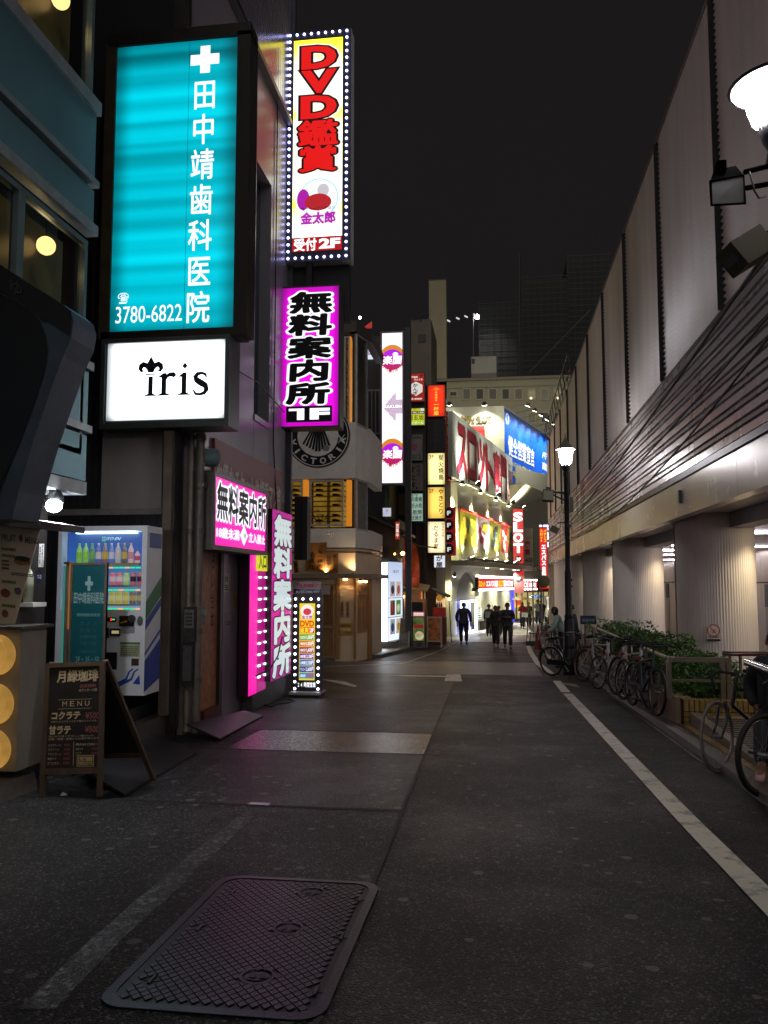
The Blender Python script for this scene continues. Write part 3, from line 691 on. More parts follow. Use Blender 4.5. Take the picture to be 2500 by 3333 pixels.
# awning beam under the arched sign
p0, p1 = aY(-40, 1668, 5.8), aY(200, 1705, 6.5)
s = MB(); s.hexa([(p0[0], p0[1], p0[2]-.09), (p1[0], p1[1], p1[2]-.06), (p1[0], p1[1]+.4, p1[2]-.06), (p0[0], p0[1]+.4, p0[2]-.09), (p0[0], p0[1], p0[2]), (p1[0], p1[1], p1[2]), (p1[0], p1[1]+.4, p1[2]), (p0[0], p0[1]+.4, p0[2])], M('#3c3634', .5)); s.solo('awning_beam', 'dark beam running under the black arched shop sign', 'beam')
# black arched sign frame
YA = 5.6
def arch(u, v, y=YA): return aY(u, v, y)
outer = [(-260, 800), (0, 860), (110, 930), (205, 990), (230, 1010), (240, 1045), (232, 1100), (205, 1160), (165, 1270), (110, 1430), (60, 1600), (40, 1690), (-260, 1690)]
s = thing('arched_shop_sign', 'big black curved sign frame above the cafe counter', 'sign', arch(-100, 1690))
a = MB(); pts = [arch(*q) for q in outer]; n = len(pts); back = [p+np.array([0, .35, 0]) for p in pts]
a.add(pts+back, [tuple(reversed(range(n)))]+[(i, (i+1) % n, n+(i+1) % n, n+i) for i in range(n)], M('#4b5563', .45, .1)); a.build('frame', s)
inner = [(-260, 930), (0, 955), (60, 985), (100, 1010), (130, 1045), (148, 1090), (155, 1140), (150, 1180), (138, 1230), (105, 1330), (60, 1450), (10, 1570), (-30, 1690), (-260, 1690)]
a = MB(); pts = [arch(u, v, YA-.012) for u, v in inner]; n = len(pts); a.poly(list(reversed(pts)), M('#060607', .5)); a.build('dark_hole_sheet', s)  # flat black sheet stands in for the dark hole of the frame
top = [(-260, 802), (0, 862), (110, 932), (205, 991), (232, 1013), (225, 1090), (160, 1045), (133, 1040), (102, 1006), (60, 978), (0, 948), (-260, 925)]
a = MB(); a.poly([arch(u, v, YA-.02) for u, v in reversed(top)], M('#1b1c22', .4)); a.build('upper_face', s)
FA = Face(arch(35, 905, YA-.03), arch(72, 925, YA-.03)-arch(35, 905, YA-.03), arch(35, 950, YA-.03)-arch(35, 905, YA-.03))
MB().text(FA, 'ゆ', 0, 0, 1, 1, M('#3c3d42', .5)).build('lettering', s)
# hanging menu banner
s = thing('menu_banner', 'tilted pale paper menu banner with food pictures over the counter', 'banner', aY(40, 2030, 6.2))
q4 = [aY(-120, 1680, 6.3), aY(134, 1706, 6.3), aY(46, 2030, 6.3), aY(-120, 2030, 6.3)]
FB = Face(q4[0], q4[1]-q4[0], q4[3]-q4[0])
b = MB(); b.add(q4+[p+np.array([.0, .015, 0]) for p in q4], [(3, 2, 1, 0), (4, 5, 6, 7), (0, 1, 5, 4), (1, 2, 6, 5), (2, 3, 7, 6), (3, 0, 4, 7)], M('#d8c2a4', .6, var=.06)); b.build('sheet', s)
MB().tube([q4[0]+np.array([0, -.01, 0]), q4[1]+np.array([0, -.01, 0])], .014, M('#cfcfcb', .4)).build('top_rail', s)
b = MB(); ink = M('#5d4a3c', .6); b.text(FB, 'MENU', .80, .13, .97, .19, ink, l=.004).text(FB, 'FRUIT', .5, .13, .68, .19, ink, l=.004)
b.ell(FB, .745, .15, .022, .035, .004, ink, 14)
for y in (.25, .31, .55, .77): b.scrib(FB, .5, y, .68, y+.03, 1, M('#6f7430', .6), fill=.9)
b.scrib(FB, .5, .36, .6, .46, 3, ink); b.scrib(FB, .62, .47, .9, .50, 2, ink); b.build('print', s)
b = MB()
for (x, y, rx, ry, c) in ((.75, .36, .13, .05, '#a86a3c'), (.76, .34, .12, .03, '#2f4a25'), (.55, .67, .07, .05, '#8a4a35'), (.70, .64, .05, .04, '#6a5a78'), (.54, .86, .05, .04, '#94583f')):
    pts = [(x+rx*math.cos(t)*random.uniform(.75, 1), y+ry*math.sin(t)*random.uniform(.75, 1)) for t in np.linspace(0, 2*PI, 12)[:-1]]
    b.poly([FB.p(*p, .005+.001*(c == '#2f4a25')) for p in reversed(pts)], M(c, .6, var=.5, scale=20))
b.build('food_pictures', s)
# cafe counter and its three round lamps
zc0, zc1 = .03, aX(95, 2036, -3.98)[2]
cn = thing('cafe_counter', 'off white boxed cafe counter standing on the raised pavement', 'counter', (-4.8, 6.6, zc0))
MB().box(-6.2, -3.98, 6.55, 6.95, zc0, zc1-.03, M('#8d8578', .6, var=.15)).build('body', cn)
MB().box(-6.2, -3.94, 6.5, 7.0, zc1-.028, zc1, M('#25211e', .5)).build('counter_top', cn)
for i, (u, v, w) in enumerate(((-30, 2132, 'topmost'), (-36, 2292, 'middle'), (-46, 2440, 'lowest'))):
    p = aY(u, v, 6.47); l = thing('round_lamp', f'{w} of the three round amber shell lamps on the counter front', 'lamp', p, 'amber round lamps on the cafe counter')
    AM = Em('#e0a850', .50, var=.5)
    Fr = Face((p[0]-.17, 6.49, p[2]+.17), (.34, 0, 0), (0, 0, -.34))
    MB().ell(Fr, .63, .5, .5, .5, .02, AM, 26, .0).build('rear_shell', l); MB().ell(Fr, .45, .46, .47, .47, .05, AM, 26, .025).build('front_shell', l); MB().cyl(Fr.p(.5, .5, -.02), Fr.p(.5, .5, .0), .05, BLK).build('mount', l)
# bottle on the counter shelf inside the doorway
p = aY(88, 1960, 7.0); s = MB(); s.lathe((p[0], p[1], p[2]), [(.0, 0), (.05, .0), (.052, .22), (.04, .27), (.02, .3), (.02, .33), (0, .33)], M('#9aa08a', .25), 16); s.solo('sanitizer_bottle', 'pale plastic bottle on a shelf behind the menu banner', 'bottle')
p2 = MB(); p2.box(p[0]-.2, p[0]+.12, p[1]-.1, p[1]+.12, p[2]-.04, p[2]-.002, WHT); p2.solo('wall_shelf', 'white shelf holding the plastic bottle by the door jamb', 'shelf')

# ---- alley gap with the vending machine
ag = thing('alley_infill_wall', 'dark corrugated wall closing the gap behind the drinks machine', 'wall', (-5.5, 9.8, 0))
cw = MB(); x = -6.6; k = 0
while x < -3.96: cw.box(x, x+.05, 9.86+.02*(k % 2), 9.95, -.2, 8, M('#26262a', .5)); x += .0505; k += 1
cw.build('corrugated_sheet', ag)
MB().box(-6.6, -3.96, 9.96, 10.0, -.3, 13, M('#131212', .6)).build('backing', ag)
F = fY(331, 1402, 527, 1660, 9.75); MB().slab(F, 0, 0, 1, 1, -.08, 0, M('#8a8480', .6, var=.22, scale=2, streak=.35)).build('plaster_panel', ag)
F = fY(150, 1656, 527, 1676, 9.73); MB().slab(F, 0, 0, 1, 1, -.08, 0, M('#77726c', .6, var=.3)).build('ledge', ag)
F = fY(524, 1402, 552, 2330, 9.55); MB().slab(F, 0, 0, 1, 1, -.1, 0, M('#6e6357', .6, var=.4, scale=3)).build('pilaster', ag)
MB().box(-5.2, -4.12, 8.62, 9.7, -.3, .17, M('#0d0d0e', .6)).build('plinth', ag)
# vending machine
YV = 8.85
vm = thing('vending_machine', 'white drinks vending machine with lit bottle window in the alley gap', 'vending machine', (-4.4, 9.2, .17))
FV = fY(183, 1712, 474, 2262, YV); BODY = M('#e6e8ea', .35, var=.06)
MB().slab(FV, 0, 0, 1, 1, -.42, -.10, BODY).slab(FV, 0, .955, 1, 1, -.10, .0, BODY).slab(FV, 0, 0, 1, .03, -.10, 0, BODY).slab(FV, 0, .03, .04, .955, -.10, 0, BODY).slab(FV, .945, .03, 1, .955, -.10, 0, BODY).slab(FV, .04, .50, .945, .955, -.10, 0, BODY).build('cabinet', vm)
sd = Face(FV.p(1, 0, 0), (0, .42, 0), (0, 0, -FV.H))
q = MB(); q.rect(sd, .15, .04, .95, .13, .003, M('#2a4f9b', .4)); q.prism(sd, [(0, .45), (1, .30), (1, .42), (0, .56)], .0015, .003, M('#2f7f4f', .4)); q.prism(sd, [(0, .565), (1, .43), (1, .48), (0, .62)], .0015, .003, M('#2647a0', .4))
q.prism(sd, [(0, .75), (1, .62), (1, .64), (0, .77)], .0015, .003, M('#2647a0', .4)); q.prism(sd, [(0, .80), (1, .68), (1, .92), (0, .98)], .0015, .003, M('#2647a0', .4)); q.build('side_livery', vm)
MB().rect(FV, .055, .035, .945, .50, -.095, Ebands([(0, '#9ec4e8'), (.35, '#5f9de0'), (.7, '#1f6fd8'), (1, '#1659c8')], .45)).build('display_back', vm)
MB().slab(FV, .18, .036, .86, .044, -.08, -.03, Em('#bfeaff', 7)).build('display_light', vm)
q = MB(); q.text(FV, 'ITO EN', .50, .066, .66, .084, M('#d6e8f4', .4), l=-.088, shear=.12)
for a, b in ((.462, .068), (.482, .068), (.462, .084), (.482, .084)): q.ell(FV, a, b, .011, .0068, -.089, Em('#63c7a4', .8), 12)
q.build('maker_mark', vm)
def bottle(a, b, c, cap, h, w, kind='pet'):
    """a sample bottle or can standing in the display"""
    base = FV.p(a, b, -.055); H = h*FV.H; R = w*FV.W/2; m = MB()
    body = Em(c, .38, False, base=.3)  # faint glow put on bottles and cans in place of the display light
    if kind == 'pet':
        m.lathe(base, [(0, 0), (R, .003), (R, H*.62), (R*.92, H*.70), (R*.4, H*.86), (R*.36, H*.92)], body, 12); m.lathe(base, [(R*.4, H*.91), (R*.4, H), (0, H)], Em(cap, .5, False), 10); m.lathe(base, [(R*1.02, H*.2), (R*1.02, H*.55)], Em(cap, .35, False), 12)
    else:
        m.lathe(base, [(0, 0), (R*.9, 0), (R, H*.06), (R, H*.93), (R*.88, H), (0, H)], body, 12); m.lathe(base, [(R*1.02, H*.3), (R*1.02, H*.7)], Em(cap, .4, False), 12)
    return m.build('sample_bottle', vm)
cols = [('#7fd01a', '#9be03a'), ('#86d61e', '#a4e83e'), ('#2e7a35', '#7fc04a'), ('#2438a8', '#e6e0e8'), ('#7a4a30', '#e4c437'), ('#2f5fc8', '#dfe6f2'), ('#c4b4c0', '#e8dde0'), ('#3a2c28', '#e8c23a'), ('#eac4c4', '#f0a0b0'), ('#e8c8d8', '#e05a7a')]
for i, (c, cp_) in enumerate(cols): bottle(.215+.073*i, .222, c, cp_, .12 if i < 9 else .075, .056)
MB().slab(FV, .13, .222, .9, .235, -.09, -.03, M('#b8a63a', .4)).build('display_shelf', vm)
r2 = [('#e0486a', '#f4d4dc'), ('#dc4a64', '#f2e0e0'), ('#9ad04a', '#e0f0c0'), ('#b8203a', '#2a1018'), ('#c42440', '#3a1420')]
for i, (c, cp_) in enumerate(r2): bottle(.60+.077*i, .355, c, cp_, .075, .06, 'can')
MB().slab(FV, .5, .355, .93, .364, -.09, -.03, M('#8fa0b8', .4)).build('display_shelf', vm)
r3 = [('#d4c436', '#f0e890'), ('#d8c83a', '#f2ec9a'), ('#d0c030', '#efe58a'), ('#3a2c20', '#d0b060'), ('#3a2a1e', '#c8b468')]
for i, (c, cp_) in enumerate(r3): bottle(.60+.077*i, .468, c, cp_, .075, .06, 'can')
MB().slab(FV, .5, .468, .93, .476, -.09, -.03, M('#8fa0b8', .4)).build('display_shelf', vm)
for b, cc in ((.245, '#c8a83a'), (.378, '#3aa0b0'), (.490, '#35c890')):
    for i in range(6): MB().slab(FV, .56+.062*i, b, .60+.062*i, b+.010, -.06, -.02, Em('#38d89a' if (i+int(b*100)) % 3 else '#e8b070', 1.1, False)).build('select_button', vm)
q = MB().slab(FV, .58, .545, .68, .57, 0, .01, BLK); q.rect(FV, .62, .55, .635, .565, .012, Em('#ff3020', 2, False)); q.rect(FV, .64, .553, .668, .56, .012, Em('#50e070', 1.2, False)); q.build('price_display', vm)
q = MB().slab(FV, .72, .535, .88, .595, 0, .02, M('#17171a', .3)); q.ell(FV, .86, .55, .04, .022, .035, M('#5a5a60', .3, .6), 18, .02); q.prism(FV, [(.73, .575), (.80, .56), (.81, .57), (.74, .58)], .021, .024, M('#d09a2a', .4)); q.build('coin_slot', vm)
MB().slab(FV, .74, .60, .885, .637, 0, .006, M('#9a9c9e', .4)).build('note_slot', vm)
MB().slab(FV, .50, .605, .60, .665, 0, .03, M('#1a1b1e', .4)).build('card_reader', vm)
MB().slab(FV, .62, .61, .73, .652, 0, .02, M('#222326', .4)).slab(FV, .64, .622, .72, .64, .02, .022, Em('#d8c890', .5, False)).build('coin_return', vm)
MB().ell(FV, .945, .565, .03, .028, .012, M('#7f8c88', .3, .5), 18, 0).build('lock', vm)
q = MB().rect(FV, .73, .69, .95, .775, .004, M('#b9bb9a', .5)); q.rect(FV, .73, .69, .95, .70, .006, M('#3f7d46', .5)); q.scrib(FV, .74, .71, .94, .77, 5, M('#6d7a5c', .5), l=.006); q.build('notice_sticker', vm)
MB().slab(FV, .5, .75, .70, .85, -.02, .012, M('#202226', .3)).build('dispensing_flap', vm)
q = MB(); BL = M('#2a4fae', .4)
for o in (0, .055): q.prism(FV, [(.64+o, .945), (.80+o, .90), (.83+o, .86), (.88+o, .84), (.88+o, .85), (.845+o, .865), (.815+o, .91), (.66+o, .953)], .002, .004, BL)
q.prism(FV, [(.88, .93), (.95, .88), (.96, .935)], .002, .004, BL); q.build('front_livery', vm)
MB().slab(FV, .86, .785, .94, .825, .002, .008, M('#4a3428', .4)).build('bin_label', vm)
# dentist's standing sign: teal board on the street side of a boxed stand
s = thing('dentist_stand_sign', 'dark teal standing signboard with white cross before the drinks machine', 'sign', aY(270, 2250, 8.25))
FD = fY(226, 1832, 344, 2270, 8.2); DT = M('#155a60', .4, var=.12)
MB().slab(FD, 0, 0, 1, 1, -.03, 0, DT).frame(FD, .022, -.03, .012, M('#6e5f4c', .5)).build('board', s)
q = MB(); PW = M('#9fc4c0', .5); q.rect(FD, .47, .10, .55, .21, .004, PW).rect(FD, .40, .14, .62, .17, .0045, PW); q.htext(FD, '田中靖歯科医院', .09, .215, .93, .31, PW, l=.004)
q.scrib(FD, .2, .36, .85, .42, 1, M('#5c9090', .5), fill=.4); 
for t, b in (('月・火・水', .44), ('木・金・土', .49), ('診療時間', .54), ('午前・午後', .59), ('日曜祝日休診', .65)): q.text(FD, t, .3, b, .75, b+.026, M('#3f7c7e', .5), l=.004)
q.text(FD, '2F・3F・5F', .2, .70, .85, .745, M('#7fb0ae', .5), l=.004); q.build('lettering', s)
FL = Face(FD.p(-.52, 0, -.26), FD.p(-.015, 0, -.01)-FD.p(-.52, 0, -.26), FD.ey)
MB().slab(FL, .62, .0, 1, .5, -.02, 0, Em('#b5763a', .55, var=.1)).build('lit_side', s)
MB().slab(FL, .62, .51, 1, 1, -.02, 0, M('#9a9a8c', .5)).build('lower_side', s)
q = MB().slab(FL, .05, 0, .60, 1, -.05, -.015, M('#2d221c', .5)).slab(FL, .33, 0, .42, 1, -.015, .015, M('#7a6b58', .5)).slab(FL, .02, -.01, 1.0, .004, -.03, .02, M('#8a7a66', .5)); q.build('stand_post', s)
MB().slab(FL, .0, .02, .03, 1, -.02, .02, Em('#4ab8a8', .35)).build('glass_edge', s)
# coffee A-board
ab = thing('menu_board', 'dark wooden folding chalk menu board listing coffee drinks on the pavement edge', 'menu board', (-3.45, 6.85, gz(6.8)))
z0 = gz(6.65); bl, br = np.array((-3.80, 6.62, z0)), np.array((-3.25, 6.60, z0)); tl, tr_ = aY(150, 2160, 6.85), aY(342, 2152, 6.85)
FBd = Face(tl, tr_-tl, bl-tl); WD = M('#4a3826', .55, var=.35, scale=14, streak=.2); SL = M('#17120e', .5, var=.2)
MB().slab(FBd, .03, .03, .97, .80, -.012, .0, SL).build('slate', ab)
q = MB().slab(FBd, 0, 0, 1, .035, -.02, .014, WD).slab(FBd, .0, .035, .075, 1, -.02, .014, WD).slab(FBd, .925, .035, 1, 1, -.02, .014, WD).slab(FBd, .075, .79, .925, .835, -.02, .014, WD); q.build('front_frame', ab)
bb = [np.array((-3.62, 7.28, z0-.02)), np.array((-3.10, 7.25, z0-.02))]
FBk = Face(tr_+np.array([0, .03, 0]), tl-tr_, (bb[1]-tr_)-np.array([0, .03, 0]))
q = MB(); kF = Face(tl+np.array([0, .035, 0]), tr_-tl, bb[0]-tl-np.array([0, .035, 0]))
q.slab(kF, 0, 0, .075, 1, -.03, 0, WD).slab(kF, .925, 0, 1, 1, -.03, 0, WD).slab(kF, .075, .76, .925, .80, -.03, 0, WD); q.build('rear_frame', ab)
MB().slab(kF, .075, .02, .925, .76, -.024, -.006, SL).build('rear_panel', ab)
CH = M('#b9a27c', .7, var=.2, scale=30); CR = M('#8f4a44', .7, var=.2, scale=30); q = MB()
q.htext(FBd, '月緑珈琲', .20, .055, .90, .155, CH, l=.003, bold=.03); q.text(FBd, '自家焙煎', .60, .172, .86, .198, CR, l=.003); q.text(FBd, 'カウンター六席', .58, .205, .88, .228, CH, l=.003)
q.rect(FBd, .24, .283, .80, .2855, .003, CH).rect(FBd, .24, .352, .80, .3545, .003, CH)
for i, ch in enumerate('MENU'): q.text(FBd, ch, .31+.125*i, .297, .31+.125*i+.075, .335, CH, l=.003, bold=.0)
q.htext(FBd, 'コクラテ', .12, .37, .62, .435, CH, l=.003, bold=.05); q.text(FBd, '深煎りのコクをミルクで味わうラテです。', .13, .440, .90, .456, CH, l=.003, bold=0)
q.htext(FBd, '甘ラテ', .10, .475, .47, .545, CH, l=.003, bold=.05); q.text(FBd, 'ほんのり甘くやさしい味わいの', .1, .550, .84, .565, CH, l=.003, bold=0); q.text(FBd, '砂糖・黒糖・蜂蜜からお選び頂けます', .1, .570, .93, .585, CH, l=.003, bold=0)
for b in (.385, .487): q.text(FBd, '¥500', .70, b, .93, b+.048, CR, l=.003, bold=.01)
for i, t in enumerate(('エスプレッソ', 'マキアート', 'アメリカーノ', '蜂蜜ラテ', 'カフェモカ')): q.text(FBd, t, .10, .612+.033*i, .10+.036*len(t), .631+.033*i, CH, l=.003, bold=0).text(FBd, ('400', '450', '400', '500', '500')[i], .36, .612+.033*i, .46, .631+.033*i, CR, l=.003, bold=0)
for i, t in enumerate(('PRANA CHAI', '抹茶ラテ', 'ココア')): q.text(FBd, t, .56, .612+.033*i, .56+.03*len(t), .631+.033*i, CH, l=.003, bold=0).text(FBd, ('600', '550', '500')[i], .82, .612+.033*i, .91, .631+.033*i, CR, l=.003, bold=0)
q.rect(FBd, .52, .60, .527, .775, .003, CH); q.build('chalk_lettering', ab)
q = MB().rect(FBd, .58, .70, .86, .785, .003, M('#a8905e', .6)); FK = FBd.sub(.58, .70, .86, .785, .003); q.frame(FK, .006, .0, .001, BLK, .05, .06, .95, .94).text(FK, 'COFFEE', .14, .66, .86, .86, BLK, l=.002).rect(FK, .14, .50, .86, .57, .002, M('#4a2018', .5)).text(FK, 'L ia', .15, .2, .55, .45, BLK, l=.002); q.build('card', ab)
# checker plates bridging the kerb
CHK = M('#2b282a', .42, .5, var=.3, scale=6); CHT = M('#6a6468', .36, .6, var=.2, scale=6)
def checker(P, name, label):
    """steel plate with a raised tread pattern: P = near-left, near-right, far-right, far-left"""
    P = [np.array(p, float) for p in P]; nn = np.cross(P[2]-P[1], P[3]-P[1]); P[0][2] = P[1][2]-(nn[0]*(P[0][0]-P[1][0])+nn[1]*(P[0][1]-P[1][1]))/nn[2]; m = MB(); m.add(P+[p-np.array([0, 0, .02]) for p in P], [(0, 1, 2, 3), (7, 6, 5, 4), (0, 4, 5, 1), (1, 5, 6, 2), (2, 6, 7, 3), (3, 7, 4, 0)], CHK)
    w = np.linalg.norm(P[1]-P[0]); h = np.linalg.norm(P[3]-P[0]); nx, ny = int(w/.045), int(h/.045); nn = np.cross(P[1]-P[0], P[3]-P[0]); nn /= np.linalg.norm(nn); nn *= np.sign(nn[2])
    r = thing(name, label, 'ramp', (P[0]+P[2])/2)
    m.build('plate', r); t = MB(); bi = lambda a, b: (P[0]*(1-a)+P[1]*a)*(1-b)+(P[3]*(1-a)+P[2]*a)*b
    for i in range(nx):
        for j in range(ny):
            a, b = (i+.5)/nx, (j+.5)/ny; d = 1 if (i+j) % 2 else -1; c = bi(a, b)+nn*.003; ex = (P[1]-P[0])/w; ey = (P[3]-P[0])/h; u_ = (ex+d*ey)*.0118; v_ = (ex-d*ey)*.0045
            t.poly([c-u_, c+v_, c+u_, c-v_], CHT)
    t.build('tread', r); return r
checker([aG(250, 2500, .10), aG(405, 2585, .03), aG(642, 2445, .03), aG(505, 2388, .11)], 'checker_plate_ramp', 'grey checker plate ramp leading up to the drinks machine')
pr = [aG(690, 2402, .05), aG(852, 2338, .05), aG(812, 2312, .12), aG(640, 2352, .16)]
checker([aG(607, 2382, .10), aG(716, 2404, .03), aG(857, 2328, .03), aG(796, 2312, .12)], 'doorstep_plate_ramp', 'checker plate ramp tinted magenta at the brown doorway')
# ================================================================ LEFT: corner building with the video shop, and its signs
CLAD = M('#8e8a92', .30, .15, var=.10, scale=1.2, streak=.3)
CLADR = M('#8a8794', .22, .5, var=.10, scale=1.0)
DX = -3.9; DY0, DY1 = 10.02, 15.0
vb = thing('video_shop_building', 'pale panelled corner building carrying the DVD and magenta signs', 'building', (-6, 12.5, gz(12.5)))
LZ = aX(900, 331, DX)[2]
# ground storey has a doorway, so the front is built in pieces
MB().box(-9, DX-.3, DY0, DY1, -.6, LZ+7, M('#2b2927', .6)).build('core', vb)
fr = MB(); zs0 = 3.05
fr.box(DX-.28, DX, DY0, 12.85, zs0, LZ, CLAD); fr.box(DX-.28, DX, 12.86, 13.75, zs0, 4.3, CLAD); fr.box(DX-.28, DX, 12.86, 13.75, 8.6, LZ, CLAD); fr.box(DX-.28, DX, 13.76, 14.25, zs0, LZ, CLAD); fr.box(DX-.28, DX, 14.26, DY1, zs0, LZ, CLAD); fr.build('cladding', vb)
MB().box(DX-.28, DX-.2, 12.86, 13.75, 4.3, 8.6, M('#2a4446', .3)).build('recessed_window', vb)
MB().box(DX-.2, DX+.02, 12.86, 13.75, 4.22, 4.32, CLAD).build('window_sill', vb)
MB().box(DX-.28, DX+.12, DY0, DY1+.05, LZ-.06, LZ+.04, M('#1c1c20', .4)).build('ledge', vb)
up = MB(); y = DY0+.1
while y < DY1-.15: up.box(DX-.25, DX+.03, y, y+.138, LZ+.05, LZ+7, CLADR); y += .15
up.build('ribbed_cladding', vb)
MB().box(-9, DX-.02, DY1, DY1+.05, -.7, LZ+7, M('#55524f', .6, var=.2)).build('side_wall', vb)
MB().box(DX-.02, DX+.10, DY1-.06, DY1+.06, zs0-.4, LZ+7, M('#4a4a52', .4, .4)).build('corner_trim', vb)
gf = MB(); PLS = M('#6e655e', .6, var=.3, scale=3, streak=.35)
gf.box(DX-.3, DX, DY0, 10.62, -.5, zs0, M('#7d746a', .6, var=.3, scale=3)); gf.box(DX-.3, DX, 10.64, 12.1, 2.45, zs0, PLS); gf.box(DX-.3, DX-.04, 11.42, 12.62, -.5, 2.44, M('#948a92', .30, .35, var=.25, scale=2, streak=.3)); gf.box(DX-.3, DX, 12.63, DY1, -.6, zs0, PLS); gf.build('ground_storey', vb)
MB().box(DX-.06, DX-.015, 10.64, 11.3, -.4, 2.44, M('#a8683a', .5, var=.6, scale=9)).build('brown_door', vb)
MB().box(DX-.3, DX+.03, 11.30, 11.42, -.4, 2.44, M('#2d2724', .5)).build('door_post', vb)
MB().box(DX-.02, DX+.15, 12.5, DY1-.05, -.6, .12, M('#4b4643', .6, bump=.4)).build('base_plinth', vb)
FDr = Face((DX-.013, 10.64, 2.3), (0, .64, 0), (0, 0, -2.2)); MB().vtext(FDr, '占い台本', .55, .12, .8, .62, M('#1d1512', .6), l=.004).build('door_lettering', vb)
MB().box(DX-.26, DX+.05, 10.66, 11.3, -.28, -.1, M('#5c1a14', .6)).build('red_mat', vb)
# old red ticket sign panel on the wall
F = fX(699, 918, 1425, 1540, DX+.05)
s = thing('ticket_sign', 'faded dark red wall sign with pale Japanese lettering above the magenta box sign', 'sign', F.base())
F = Face(F.o, F.ex, (0, 0, -1.15))
MB().slab(F, 0, 0, 1, 1, -.045, 0, M('#8a3c3a', .5, var=.2)).build('board', s); MB().htext(F, 'お得なチケットや情報マン娘', .02, .24, .98, .66, M('#d8cabc', .5), l=.004, bold=.03).build('lettering', s)
# magenta box sign
MAG = '#e0089c'
F = fX(692, 868, 1530, 1788, DX+.32)
s = thing('info_box_sign', 'magenta lit box sign with bold white edged characters and age limit', 'sign', F.base(.3))
MB().slab(F, -.0, 0, 1, 1, -.32, -.012, M('#57524d', .5, .2)).frame(F, .06, -.012, .02, M('#69645f', .45, .3)).build('casing', s)
MB().rect(F, .02, .03, .98, .97, 0, Ebanks('#e2089c', 1.4, 0, .10, .55)).build('panel', s)
WE = Em('#f4f6ff', 1.35); BKE = M('#0b080c', .5)
q = MB(); q.htext(F, '無料案内所', .05, .10, .97, .62, BKE, l=.012, bold=.03, out=(.05, WE)); q.build('lettering', s)
q = MB(); q.text(F, '18歳未満', .06, .70, .44, .84, WE, l=.008, bold=.03).text(F, '立入禁止', .62, .70, .96, .84, WE, l=.008, bold=.03)
q.prism(F, [(.53, .62), (.60, .76), (.53, .90), (.46, .76)], .004, .008, WE).text(F, '18', .50, .72, .56, .80, BKE, l=.010); q.build('age_notice', s)
MB().cyl(F.p(.0, .2, -.1), F.p(-.07, .2, -.1), .04, STEEL).build('bracket', s)
# grey vent duct above it
p = aX(735, 1485, DX+.02); s = MB(); s.cyl(aX(640, 1487, DX+.1), aX(702, 1490, DX+.28), .12, M('#7f9a9a', .4, .4), n=20); s.cyl(aX(642, 1487, DX+.1), aX(652, 1487, DX+.12), .135, M('#5b6c6c', .4, .4), n=20); s.solo('vent_duct', 'short grey round vent duct sticking out above the magenta box sign', 'duct')
# magenta entrance surround: narrow lit panel and the tall board
F = fX(812, 868, 1660, 2258, DX+.16)
F = Face(F.o, F.ex, (0, 0, -(F.o[2]+.12)))
s = thing('entrance_light_panel', 'plain glowing magenta light panel edging the information shop entrance', 'sign', F.base(.1))
MB().slab(F, 0, 0, 1, 1, -.16, -.004, M('#3a0a2c', .5)).build('casing', s)
MB().rect(F, 0, .0, .46, 1, 0, Em('#e6009c', 1.25)).build('panel', s)
ye = fX(838, 870, 1795, 1858, DX+.19); q = MB(); q.slab(ye, 0, 0, 1, 1, -.02, .0, Em('#dfe022', .9)); q.text(ye, '入口', .12, .15, .9, .85, BKE, l=.004, bold=.03); q.build('entrance_plate', s)
FQ = F.sub(.48, .12, 1, 1, 0.0); q = MB(); q.rect(FQ, 0, 0, 1, 1, -.002, Em('#c4088c', .7)); q.vtext(FQ, '18歳', .2, .05, .9, .22, BKE, l=.002); q.build('side_strip', s)
for i in range(11):
    for a in (.15, .85):
        b = .20+.07*i; MB().slab(FQ, a-.10, b, a+.10, b+.011, 0, .02, Em('#eaf2ff', 4, False)).build('led_cluster', s)
F = fX(884, 948, 1655, 2240, DX+.26); F = Face(F.o, F.ex, (0, 0, -(F.o[2]-.0)))
s = thing('tall_info_board', 'tall magenta board with huge white characters running down the corner wall', 'sign', F.base(.2))
MB().slab(F, 0, 0, 1, 1, -.25, -.004, M('#2a1a26', .5)).build('casing', s)
MB().rect(F, 0, 0, 1, 1, 0, Ebands([(0, '#a0107c'), (.4, '#d8109c'), (1, '#b0128a')], .95)).build('panel', s)
MB().vtext(F, '無料案内所', .06, .02, .96, .99, Em('#e4f2f4', .75), l=.012, bold=.05, out=(.035, BKE)).build('lettering', s)
# loose cables by the entrance
q = MB(); q.tube([F.p(-.9, .92, .1), F.p(-.6, .9, .2), F.p(-.3, .84, .22), F.p(-.05, .74, .2)], .012, BLK, 6); q.solo('dangling_cable', 'thin black cable looping off the magenta entrance panel', 'cable')
q = MB(); q.tube([aG(800, 2200, .3), aG(812, 2250, .02), aG(840, 2290, .015), aG(885, 2300, .015), aG(905, 2290, .015), aG(930, 2288, .015), aG(960, 2282, .015), aG(940, 2275, .015)], .01, BLK, 6); q.solo('ground_cable', 'black cable lying on the road below the tall magenta board', 'cable')
